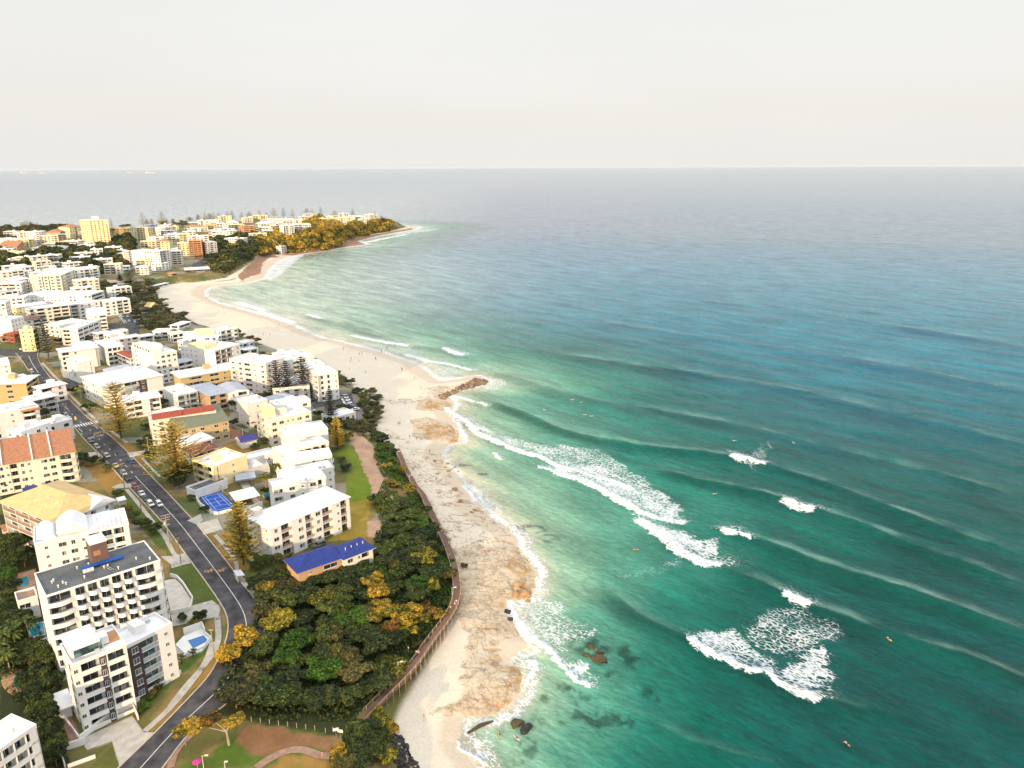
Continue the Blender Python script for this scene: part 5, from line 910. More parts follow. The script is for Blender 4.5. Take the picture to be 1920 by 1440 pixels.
WR=[('flat','white_roof')]*4+[('slab','white_roof')]*3+[('slab','pale_roof'),('hip','blue_grey_roof')]
fillers('x',[(0,500),(135,505),(215,560),(195,612),(190,650),(0,640)],13,31,26,(14,24),(11,15),[3,4,5],['white_wall']*4+['cream_wall'],WR,.85,[('massive dark pine',(95,672)),('tall cream block with fins',(85,560)),('black strip window block',(165,640)),('left picture edge',(5,600))],'white buildings of the upper town')
fillers('x',[(110,650),(240,625),(440,640),(560,700),(640,770),(600,870),(490,905),(370,870),(255,770),(180,720)],11,32,26,(9,15),(8,12),[1,2,3,3],['white_wall']*4+['pink_wall'],WR,.87,[('small red roofed block',(240,690)),('long yellow brick block',(380,710)),('purple blue cottage',(465,825)),('cream lift tower block',(530,780)),('crossing pine',(225,820))],'small buildings of the middle town')
fillers('x',[(0,690),(35,690),(110,800),(190,900),(150,905),(0,780)],11,33,8,(9,14),(8,12),[2,3],['white_wall'],WR,.87,[('yellow brick block',(30,740)),('orange tiled block',(100,850))],'small buildings left of the main road')
fillers('x',[(200,450),(380,418),(600,404),(700,404),(690,420),(620,428),(560,438),(480,452),(400,466),(300,484),(230,478)],22,34,62,(16,32),(13,18),[2,3,4],['white_wall','white_wall','pale_yellow_wall','cream_wall'],WR,.35,[('orange balcony tower',(365,480)),('headland tower block',(540,440)),('large white block',(270,490)),('tall pale block',(260,440)),('blue roofed orange block',(285,430)),('headland tip',(740,432)),('row on the skyline',(370,415)),('rock pool slope',(450,480))],'houses of the headland')
fillers('x',[(-20,452),(150,440),(160,470),(100,500),(-20,520)],24,35,16,(16,30),(13,18),[2,3,4],['white_wall','pale_yellow_wall','cream_wall'],WR,.3,[('pale yellow tower',(180,455)),('left picture edge',(3,480)),('four thin pines',(52,432))],'houses at the far left')
fillers('x',[(0,520),(60,512),(200,470),(300,500),(200,512),(60,540),(0,545)],26,36,12,(14,24),(12,16),[2,3],['white_wall','cream_wall'],WR,.4,[('cream block with fins',(85,540)),('surf club',(350,505)),('left picture edge',(3,530))],'houses in the wooded valley')
# ============================================================ TREES
def leafcloud(name,blobs,n,size,mats,seed,flat=.0,up=.0):
    """many leaf clumps spread through a few lobes"""
    g=np.random.RandomState(seed); bl=np.array(blobs,float); wts=bl[:,3]**2; wts/=wts.sum()
    k=g.choice(len(bl),n,p=wts); u=g.normal(size=(n,3)); u/=np.linalg.norm(u,axis=1)[:,None]; u[:,2]=np.where(u[:,2]<-.35,-u[:,2]*.6,u[:,2])
    rr=bl[k,3]*(.62+.42*g.rand(n)**.6); p=bl[k,:3]+u*rr[:,None]*np.array([1,1,bl[0,4] if bl.shape[1]>4 else .8])
    nrm=u*(1-.0)+g.normal(size=(n,3))*.55+np.array([0,0,up]); nrm/=np.linalg.norm(nrm,axis=1)[:,None]
    a=np.cross(nrm,g.normal(size=(n,3))); a/=np.linalg.norm(a,axis=1)[:,None]; b=np.cross(nrm,a); s=size*(.6+.8*g.rand(n))[:,None]
    v=np.stack([p-a*s-b*s*.6,p+a*s-b*s*.6,p+a*s*.7+b*s*.8,p-a*s*.7+b*s*.8],1).reshape(-1,3).astype(np.float32)
    return quadmesh(name,v,mats)
def quadmesh(name,v,mats,mi=None):
    me=bpy.data.meshes.new(name); n=len(v)//4; me.vertices.add(n*4); me.vertices.foreach_set('co',v.reshape(-1).astype(np.float32)); me.loops.add(n*4); me.loops.foreach_set('vertex_index',np.arange(n*4,dtype=np.int32))
    me.polygons.add(n); me.polygons.foreach_set('loop_start',np.arange(0,n*4,4,dtype=np.int32)); me.polygons.foreach_set('loop_total',np.full(n,4,np.int32)); me.update(calc_edges=True)
    me.materials.append(mats); return me
def lobes(seed,n,spread=.62):
    g=random.Random(seed); o=[(0,0,-.1,.55,.85)]
    for i in range(n+3): a=g.uniform(0,6.28); r=g.uniform(.35,spread+.22); o.append((r*math.cos(a),r*math.sin(a),g.uniform(-.35,.45)*(1.15-r),g.uniform(.18,.42),.85))
    return o
CR={}
for i in range(5):
    for q,(n,s) in {'hi':(4200,.050),'md':(1500,.075),'lo':(480,.12)}.items():
        CR[(i,q)]=lambda m,i=i,q=q,n=n,s=s: leafcloud('crown',lobes(100+i,6+i*2),n,s,m,40+i)
crc={}
def crown(i,q,mk):
    k=(i,q,mk)
    if k not in crc: crc[k]=CR[(i,q)](M[mk])
    return crc[k]
def trunkmesh(i):
    k=('trunk',i)
    if k not in crc:
        g=random.Random(i); a=MB(); a.tube((0,0,-.4),(0.02,0,.45),.055,.04,7)
        for j in range(4+i): t=j*6.28/(4+i)+g.random(); a.tube((.01,0,g.uniform(.25,.42)),(.42*math.cos(t),.42*math.sin(t),.85+.2*g.random()),.028,.010,5)
        crc[k]=a.mesh('trunk',M['trunk_bark'])
    return crc[k]
NT=[0]
def tree(x,y,r,h,mk,label,group,q='hi',name='tree',z=None,cat='tree',rs=None):
    z=Hh(x,y) if z is None else z; NT[0]+=1
    if y<345 and x>-62 and name!='palm_tree' and 'dark boulders' not in str(group):
        q_=float(bil(sdb,x,y)); r=max(1.3,min(r,q_*.8-.6)); h=max(1.6,min(h,1.2+q_*.42))
    NT[0]+=0; i=NT[0]%5; g=random.Random(NT[0])
    root=empty(name,(x,y,z),g.uniform(0,6.28),label,cat,group)
    ch=link('crown',crown(i,q,mk),root,(0,0,h*.56),None,(r*g.uniform(.95,1.15),r*g.uniform(.9,1.15),h*g.uniform(.46,.56)))
    t=link('trunk',trunkmesh(i%3),root,(0,0,0),None,(max(r,.8),max(r,.8),max(.4,h-r*.5))); return root
# ---- Norfolk pines
def pinemesh(key,H_,R_,tiers,q,m,seed,power=.9):
    k=('pine',key,m)
    if k in crc: return crc[k]
    g=random.Random(seed); V=[]
    for t in range(tiers):
        f=(t+.5)/tiers; z=H_*(.10+.90*f); L_=R_*((1-f)**power)*g.uniform(.82,1.1)+.02*R_; nb=7 if q=='hi' else 5; a0=g.random()*6.28
        for j in range(nb):
            a=a0+j*6.283/nb+g.uniform(-.15,.15); l=L_*g.uniform(.8,1.1); ns=max(2,int(l/(.5 if q=='hi' else 1.3))); dx,dy=math.cos(a),math.sin(a)
            for s in range(ns):
                u=(s+.6)/ns; px,py=dx*l*u,dy*l*u; pz=z+l*(.10*u+.16*u*u)-.0; w=(.55 if q=='hi' else .95)*(1.1-.55*u)*max(.35,min(1,R_/4))
                for sg in (-1,1):
                    qx,qy=px-dy*sg*w,py+dx*sg*w; hh=w*g.uniform(.25,.6); sl=l/ns*.62
                    V+=[(px-dx*sl,py-dy*sl,pz),(px+dx*sl,py+dy*sl,pz+.05),(qx+dx*sl*1.3,qy+dy*sl*1.3,pz+hh),(qx-dx*sl*.3,qy-dy*sl*.3,pz+hh)]
    for s in range(4): a=s*1.57; V+=[(-.12*math.cos(a),-.12*math.sin(a),H_*.96),(.12*math.cos(a),.12*math.sin(a),H_*.96),(.05*math.cos(a),.05*math.sin(a),H_*1.04),(-.05*math.cos(a),-.05*math.sin(a),H_*1.04)]
    crc[k]=quadmesh('foliage',np.array(V,np.float32),M[m]); return crc[k]
def heightfor(x,y,z,pytop):
    lo,hi=.5,60
    for _ in range(30):
        mid=(lo+hi)/2
        if PROJY(x,y,z+mid)>pytop: lo=mid
        else: hi=mid
    return (lo+hi)/2
def pine(base,top,rpx,label,group=None,q='hi',m='pine_leaves',tip=None,power=.9):
    x,y,z=G(*base); h=heightfor(x,y,z,top[1]); rr=abs(U(base[0]+rpx,base[1],z)[0]-x)
    rr=max(rr*1.2,h*.12); root=empty('norfolk_pine',(x,y,z),rnd.uniform(0,6),label,'pine tree',group)
    tiers=17 if q=='hi' else 12; key=(round(h/3),round(rr/.8),q)
    me=pinemesh(key,round(h/3)*3 or 3,max(.8,round(rr/.8)*.8),tiers,q,m,7,power); hs=h/(round(h/3)*3 or 3)
    if tip:   # unused; sunlit tone sits in the gold foliage colour
        pass
    link('foliage',me,root,None,None,(1,1,hs)); k=('ptr',)
    if k not in crc: a=MB(); a.tube((0,0,-.03),(0,0,1),.014,.002,7); crc[k]=a.mesh('trunk',M['pine_bark'])
    link('trunk',crc[k],root,None,None,(h,h,h*.98)); return root
def pz(k,b,t,r,*a,**kw): return pine(Z(k,*b),Z(k,*t),r,*a,**kw)
pz('8',(658,955),(545,392),33,'open crowned golden green pine on the dry verge beside the road',m='sunlit_pine_leaves',power=.42)
pz('3',(1790,1290),(1700,708),58,'huge golden pine standing over the parked cars and driveway',m='sunlit_pine_leaves',power=.42)
pz('3',(1215,870),(1110,310),42,'broad golden topped pine with dark lower branches by the pedestrian crossing',m='sunlit_pine_leaves',power=.42)
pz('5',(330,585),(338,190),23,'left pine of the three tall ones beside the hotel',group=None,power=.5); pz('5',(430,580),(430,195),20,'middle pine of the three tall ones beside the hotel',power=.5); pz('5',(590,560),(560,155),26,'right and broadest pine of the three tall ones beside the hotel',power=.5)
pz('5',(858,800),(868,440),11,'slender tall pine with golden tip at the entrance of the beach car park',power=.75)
pz('5',(925,1080),(905,742),17,'bushy orange topped pine standing just below the beach car park',m='sunlit_pine_leaves',power=.6)
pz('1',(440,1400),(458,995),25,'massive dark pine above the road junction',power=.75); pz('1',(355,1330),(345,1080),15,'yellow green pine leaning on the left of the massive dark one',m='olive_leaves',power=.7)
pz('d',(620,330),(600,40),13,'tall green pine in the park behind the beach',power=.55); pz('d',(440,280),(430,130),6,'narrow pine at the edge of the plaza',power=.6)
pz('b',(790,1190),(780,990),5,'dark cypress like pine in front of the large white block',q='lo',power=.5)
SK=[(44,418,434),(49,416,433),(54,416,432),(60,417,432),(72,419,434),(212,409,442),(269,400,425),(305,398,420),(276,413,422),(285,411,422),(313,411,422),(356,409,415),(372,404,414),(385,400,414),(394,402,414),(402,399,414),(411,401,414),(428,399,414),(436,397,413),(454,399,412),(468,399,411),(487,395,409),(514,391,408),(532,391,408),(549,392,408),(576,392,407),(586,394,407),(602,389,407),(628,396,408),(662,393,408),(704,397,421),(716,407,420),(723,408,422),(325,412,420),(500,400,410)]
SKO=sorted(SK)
for i,(a,t,b) in enumerate(SKO): pine((a,b),(a,t-2),5 if i%3 else 8,'%s skyline pine, number %d counting from the left edge'%('golden green' if i%2==0 else 'grey green',i+1),'pines along the far skyline',q='lo',m='olive_leaves' if i%2 else 'sunlit_pine_leaves',power=.6)
for i,(a,t,b,r) in enumerate([(585,417,443,7),(594,420,444,7),(611,411,438,8),(622,418,446,8),(618,406,430,6),(603,424,447,7),(450,437,462,4),(515,438,462,5),(632,428,448,6),(665,412,430,5),(640,420,440,6),(400,447,470,5)]): pine((a,b),(a,t),r,'golden sunlit pine on the headland slope','golden pines on the headland slope',q='lo',m='sunlit_pine_leaves',power=.5)
EXC+=[(*GZ('p',600,270)[:2],7.5),(*GZ('p',480,240)[:2],5),(*GZ('p',750,240)[:2],5),(*GZ('p',360,130)[:2],3.5),(*GZ('q',665,1190)[:2],4.5)]
# ---- the dark coastal wood
WOOD=[(490,1090),(560,1078),(640,1082),(705,1060),(720,1010),(800,965),(835,1020),(855,1080),(850,1130),(800,1205),(735,1275),(650,1345),(560,1350),(440,1330),(405,1300),(420,1250),(470,1190)]
G1='dark rounded trees of the coastal wood'
wp=fillpoly('x',WOOD,6.1,5)
for (x,y),(od,lm_) in zip(wp,ranked(wp)):
    r=rnd.uniform(3.6,5.6); mk=rnd.choice(['dark_leaves']*5+['mid_leaves']*4+['bright_leaves','olive_leaves','sunlit_yellow_leaves'])
    tree(x,y,r,rnd.uniform(3.8,6.4),mk,'%s tree of the dense coastal wood, %s to the %s'%(COLN[mk],od,lm_),G1)
def T(k,x,y,r,h,mk,label,group=None,q='hi',name='tree',cat='tree'):
    g=GZ(k,x,y); 
    if h<=5.2 and name=='tree' : name='shrub'; cat='shrub'  # low trees take the shrub name and category too
    return tree(g[0],g[1],r,h,mk,label,group,q,name,g[2],cat)
T('p',(360),(130),3.4,7,'sunlit_gold_leaves','golden crowned tree with bare stems above the yellow thicket beside the boardwalk')
T('q',665,1190,4.6,8,'sunlit_yellow_leaves','largest yellow crowned tree of the slope left of the boardwalk')
T('q',840,1290,3.0,6,'sunlit_gold_leaves','orange bush tree hanging over the boardwalk left rail')
T('q',430,1240,2.6,5,'rust_leaves','rusty orange bush right of the beach house')
T('q',260,1390,3.6,7,'sunlit_gold_leaves','orange and green tree on the lower slope behind the thicket'); T('q',740,1400,2.8,6,'sunlit_yellow_leaves','yellow green bush close to the boardwalk bend')
TH=[]
for i,(a,b,r) in enumerate([(420,235,3.0),(520,270,2.8),(640,250,3.2),(760,230,3.0),(840,260,2.4),(700,310,2.6),(560,330,2.5),(480,380,2.2),(360,300,2.6),(620,400,2.0)]): TH.append((a,b,r))
for i,((a,b,r),(od,lm_)) in enumerate(zip(TH,ranked([GZ('p',q[0],q[1])[:2] for q in TH],[('boardwalk bend',(850,1120)),('landing on the boardwalk',(766,1225))]))): T('p',a,b,r*1.3,5.4,['sunlit_gold_leaves','sunlit_yellow_leaves','sunlit_gold_leaves','rust_leaves'][i%4],'bush of the sunlit golden thicket, %s to the %s'%(od,lm_),'sunlit golden thicket by the boardwalk',name='bush',cat='bush')
T('p',400,700,3.3,5,'mid_leaves','round olive green bush beside the lamp on the boardwalk'); T('p',110,240,3.2,6,'mid_leaves','light green tree left of the golden thicket'); T('p',90,640,4.0,7,'olive_leaves','pale olive tree deep in the wood left of the boardwalk'); T('9',1320,470,3.4,7,'olive_leaves','pale olive tree in the middle of the wood'); T('9',1040,500,4.2,6.5,'bright_leaves','bright green tree in the middle of the dark wood'); T('9',930,640,3.4,6,'bright_leaves','lime green low tree below the bright green one')
T('9',590,480,4.2,7,'sunlit_gold_leaves','golden green tree on the road side of the wood'); T('9',480,620,4.0,6.5,'sunlit_gold_leaves','brownish gold tree at the inner curve of the road'); T('9',760,260,3.6,6,'olive_leaves','dark tree with orange edge at the road bend'); T('8',850,1240,3.0,5.5,'sunlit_gold_leaves','orange bush on the verge at the outer bend'); T('8',1010,1010,3.2,7,'olive_leaves','spiky grey green tree beside the parked white car')
# two stemmed tree on the lawn
def lawntree():
    x,y,z=GZ('9',465,1255); root=empty('tree',(x,y,z),0,'orange brown tree with bare forked pale trunk on the lawn','tree'); a=MB()
    a.tube((0,0,-.3),(-.3,.2,3.6),.34,.24,8); a.tube((-.3,.2,3.6),(-3.2,.5,6.3),.2,.1,6); a.tube((-.3,.2,3.6),(1.6,.4,6.6),.18,.09,6); a.tube((-.3,.2,3.4),(-6.5,0,5.4),.16,.07,6); a.build('trunk',M['pole_wood'],root)
    for i,(dx,dy,dz,r) in enumerate([(1.6,.5,6.6,2.6),(-3.2,.5,6.6,2.8),(-7,0,5.6,3.2),(-9.3,-1,5.0,2.4)]): link('crown',crown(i,'hi','sunlit_gold_leaves' if i!=1 else 'rust_leaves'),root,(dx,dy,dz),i,(r,r,r*.62))
lawntree()
# bushes in the bottom right of the wood and beside the riprap
BU=[]
for i,(a,b,r,m) in enumerate([(430,1110,2.6,'sunlit_yellow_leaves'),(330,1150,3.0,'dark_leaves'),(200,1190,3.2,'mid_leaves'),(300,1250,3.2,'dark_leaves'),(420,1260,2.8,'mid_leaves'),(150,1260,2.6,'dark_leaves'),(60,1370,2.4,'sunlit_gold_leaves'),(200,1370,3.0,'dark_leaves'),(330,1370,3.0,'mid_leaves'),(440,1390,2.6,'sunlit_yellow_leaves'),(120,1430,2.6,'olive_leaves'),(480,1180,2.0,'sunlit_gold_leaves'),(250,1440,2.6,'dark_leaves'),(380,1060,1.8,'sunlit_yellow_leaves')]): BU.append((a,b,r,m))
for (a,b,r,m),(od,lm_) in zip(BU,ranked([GZ('p',q[0],q[1])[:2] for q in BU],[('boardwalk steps',(655,1372)),('top of the dark boulders',(738,1380)),('bottom edge of the picture',(690,1438))])): T('p',a,b,r,3.6,m,'%s bush behind the dark boulders, %s to the %s'%(COLN[m],od,lm_),'bushes behind the dark boulders')
# slope along the walk
SU=[]
for i,(a,b,r,m,q) in enumerate([(300,700,4.2,'mid_leaves',5),(400,760,3.8,'mid_leaves',5),(470,740,3.4,'dark_leaves',4),(360,410,2.6,'sunlit_gold_leaves',3),(400,440,3.2,'bright_leaves',3),(340,330,3.0,'bright_leaves',3),(310,280,2.6,'mid_leaves',3),(380,360,2.8,'mid_leaves',3),(430,560,2.6,'sunlit_gold_leaves',3),(250,200,2.6,'mid_leaves',3),(330,180,3.0,'dark_leaves',3),(270,160,2.8,'mid_leaves',3),(370,220,2.4,'olive_leaves',3),(420,290,2.6,'olive_leaves',3),(500,700,3.0,'mid_leaves',3),(560,880,3.4,'mid_leaves',3),(480,900,3.2,'olive_leaves',3),(640,980,2.8,'mid_leaves',3),(420,950,3.2,'mid_leaves',3),(330,1010,3.4,'mid_leaves',3),(520,1040,3.2,'bright_leaves',3),(700,1050,2.6,'olive_leaves',3),(300,1250,3.8,'bright_leaves',4),(380,1300,3.2,'mid_leaves',4),(975,1200,2.4,'olive_leaves',2.4)]): SU.append((a,b,r,m,q))
for (a,b,r,m,q),(od,lm_) in zip(SU,ranked([GZ('q',t[0],t[1])[:2] for t in SU],[('beach house veranda',(705,1040)),('kink of the boardwalk',(795,940)),('far start of the boardwalk',(744,841)),('mulch bed tip',(735,935)),('lamp in the narrow stretch',(820,1005))])): T('q',a,b,r,max(2.4,q-.6),m,'%s shrub above the boardwalk, %s to the %s'%(COLN[m],od,lm_),'shrubs on the slope above the boardwalk','md')
CU=[]
for i,(a,b) in enumerate([(1130,520),(1190,560),(1250,530),(1320,580),(1210,620),(1280,650),(1340,690),(1180,650),(1230,720),(1330,760),(1290,800),(1240,770),(1150,840),(1200,880),(1080,830),(1120,900),(1250,900),(1300,960),(1180,940),(960,680),(930,740),(1000,700),(1050,860),(980,850),(900,330),(960,390),(1000,430),(1060,430),(940,430),(1380,1010),(1410,1080),(1450,1130),(1340,1010),(1270,870)]): CU.append((a,b))
for (a,b),(od,lm_) in zip(CU,ranked([GZ('5',*t)[:2] for t in CU],[('row of parked cars',(660,755)),('hotel end wing corner',(640,715)),('seaward shrub point',(717,765)),('orange topped pine',(634,845)),('upper path start',(725,835))])): mk=rnd.choice(['mid_leaves','dark_leaves','olive_leaves','olive_leaves']); T('5',a,b,rnd.uniform(2.8,4.4),rnd.uniform(2.6,4.4),mk,'%s shrub by the beach car park, %s to the %s'%(COLN[mk],od,lm_),'shrubs around the beach car park','md')
def pandanus(k,x,y,h,m,label,n=14):
    X_,Y_,z=GZ(k,x,y); root=empty('pandanus',(X_,Y_,z),0,label,'pandanus tree'); g=random.Random(n*7+x); a=MB(); V=[]
    for j in range(n):
        t=j*2.4; r=h*.5*math.sqrt((j+.5)/n); tip=(r*math.cos(t),r*math.sin(t),h*(.85-.25*(r/(h*.5))**2)); a.tube((0,0,h*.35),tip,.09,.05,5)
        for s in range(26):
            b=g.uniform(0,6.28); e=g.uniform(-.5,1.1); l=g.uniform(.8,1.25)*h*.2; d=Vector((math.cos(b)*math.cos(e),math.sin(b)*math.cos(e),math.sin(e))); p=Vector(tip); o=d.orthogonal().normalized()*.08*h*.25; m1=p+d*l*.6; m2=p+d*l+Vector((0,0,-l*.25)); V+=[tuple(p-o),tuple(p+o),tuple(m1+o),tuple(m1-o),tuple(m1-o),tuple(m1+o),tuple(m2+o*.2),tuple(m2-o*.2)]
    a.tube((0,0,-.2),(0,0,h*.36),.16,.12,6); a.build('trunk',M['trunk_bark'],root); link('crown',quadmesh('crown',np.array(V,np.float32),M[m]),root)
pandanus('q',480,470,4.5,'sunlit_gold_leaves','golden spiky pandanus nearest the upper boardwalk'); pandanus('q',545,640,5.5,'palm_leaves','large green spiky pandanus beside the kink of the boardwalk'); pandanus('q',640,850,5,'palm_leaves','spiky pandanus with bare stems halfway down the slope'); pandanus('q',730,920,4,'sunlit_yellow_leaves','small spiky pandanus touching the boardwalk rail'); pandanus('q',390,560,3.6,'sunlit_gold_leaves','orange pandanus bush below the sloping mulch bed')
pandanus('8',1000,1060,5,'mid_leaves','grey green pandanus in front of the blue roofed house')
def palm(k,x,y,h,m,label,r=3.0,group=None):
    X_,Y_,z=GZ(k,x,y); root=empty('palm_tree',(X_,Y_,z),rnd.uniform(0,6),label,'palm tree',group); key=('palm',round(r,1),m)
    if key not in crc:
        g=random.Random(3); V=[]
        for j in range(18):
            t=j*2.4; el=g.uniform(.1,1.0); px=Vector((0,0,0)); d=Vector((math.cos(t)*math.cos(el),math.sin(t)*math.cos(el),math.sin(el)))
            for s in range(7):
                nx=px+d*r/6.5; sd=d.cross(Vector((0,0,1))).normalized()*(.42*r/3*math.sin((s+.8)/7.6*3.1)); dn=Vector((0,0,-.22*r/3)); V+=[tuple(px),tuple(nx),tuple(nx+sd+dn),tuple(px+sd+dn),tuple(px),tuple(nx),tuple(nx-sd+dn),tuple(px-sd+dn)]; px=nx; d=(d+Vector((0,0,-.27))).normalized()
        crc[key]=quadmesh('fronds',np.array(V,np.float32),M[m])
    link('fronds',crc[key],root,(0,0,h)); a=MB(); a.tube((0,0,-.3),(.1,0,h*.5),.2,.15,7); a.tube((.1,0,h*.5),(0,0,h+.1),.15,.11,7); a.build('trunk',M['pole_wood'],root)
for a,b,l in ((840,300,'left golden palm beside the white corner window block'),(860,310,'middle golden palm beside the white corner window block'),(885,300,'right golden palm beside the white corner window block')): palm('8',a,b,7,'palm_leaves',l,2.6)
palm('8',960,160,5,'palm_leaves','single yellow palm above the three golden palms',3); palm('6',285,800,11,'palm_leaves','tall yellow palm left of the barrel vaulted block',3.2); palm('6',180,560,6,'palm_leaves','golden palm near the vivid blue cabin',3)
palm('7',245,470,8,'mid_leaves','green palm over the turquoise pool beside the tall block',3.6); palm('3',815,500,8,'palm_leaves','thin palm with golden fronds by the side street',2.6); palm('3',790,300,5,'palm_leaves','short golden palm at the corner of the side street',2.4); palm('3',700,790,5,'mid_leaves','green palm by the pedestrian crossing',2.8)
for i,(a,b) in enumerate([(60,640),(110,560),(30,700),(140,620),(80,760)]): palm('7',a,b-100,rnd.uniform(4,7),'mid_leaves',['green palm lowest but one in the left garden group','topmost green palm of the left garden group','lowest green palm of the left garden group, nearest the kidney pool','rightmost green palm of the left garden group','green palm beside the lowest of the left garden group'][i],3)
# gardens at the left edge
LU=[]
for i,(k,a,b,r,m) in enumerate([('6',60,1000,3.6,'dark_leaves'),('6',130,920,3.2,'mid_leaves'),('6',200,1000,3.2,'dark_leaves'),('6',240,900,2.6,'mid_leaves'),('6',40,1120,3.6,'dark_leaves'),('6',120,1130,2.8,'mid_leaves'),('6',90,1240,3.0,'bright_leaves'),('6',60,1380,3.4,'dark_leaves'),('6',250,1080,2.6,'dark_leaves'),('6',60,880,3,'olive_leaves'),('6',170,700,2.8,'mid_leaves'),('6',240,640,2.6,'sunlit_gold_leaves'),('6',310,600,2.4,'mid_leaves'),
  ('7',40,180,3.6,'dark_leaves'),('7',110,240,3.2,'dark_leaves'),('7',60,340,3.6,'dark_leaves'),('7',150,330,3,'mid_leaves'),('7',60,470,3.4,'dark_leaves'),('7',170,460,3.0,'dark_leaves'),('7',250,560,3.2,'mid_leaves'),('7',330,640,3.4,'dark_leaves'),('7',400,680,3,'mid_leaves'),('7',310,760,3.4,'dark_leaves'),('7',380,830,3,'dark_leaves'),('7',280,850,3,'mid_leaves'),('7',420,640,2.6,'mid_leaves'),('7',60,600,3.4,'dark_leaves'),('7',160,600,3,'dark_leaves'),('7',340,920,3,'dark_leaves'),('7',340,1040,3,'mid_leaves'),('7',370,1140,2.8,'dark_leaves'),('7',400,1240,2.8,'dark_leaves'),('7',430,1340,2.6,'mid_leaves'),('7',450,1430,2.6,'dark_leaves'),('7',380,1420,2.8,'dark_leaves'),('7',250,960,2.6,'dark_leaves'),('7',240,640,3,'dark_leaves'),
  ('3',60,1380,3.4,'mid_leaves'),('3',200,1330,3.4,'dark_leaves'),('3',290,1310,3.0,'mid_leaves'),('3',30,1300,3,'bright_leaves'),('6',60,330,3,'dark_leaves'),('6',160,260,3,'mid_leaves'),('6',260,240,2.8,'dark_leaves')]): LU.append((k,a,b,r,m))
for (k,a,b,r,m),(od,lm_) in zip(LU,ranked([GZ(t[0],t[1],t[2])[:2] for t in LU],[('turquoise terrace pool',(45,1090)),('lower turquoise pool',(68,1185)),('kidney shaped pool',(38,1280)),('white pergola',(85,1245)),('low garage',(110,1320)),('bottom left corner block',(70,1380)),('vivid blue cabin',(60,930)),('garden shelter',(18,1000)),('driveway ramp wall',(112,1425))])): T(k,a,b,r*1.15,rnd.uniform(5.3,7.5),m,'%s garden tree at the left edge, %s to the %s'%(COLN[m],od,lm_),'garden trees along the left edge')
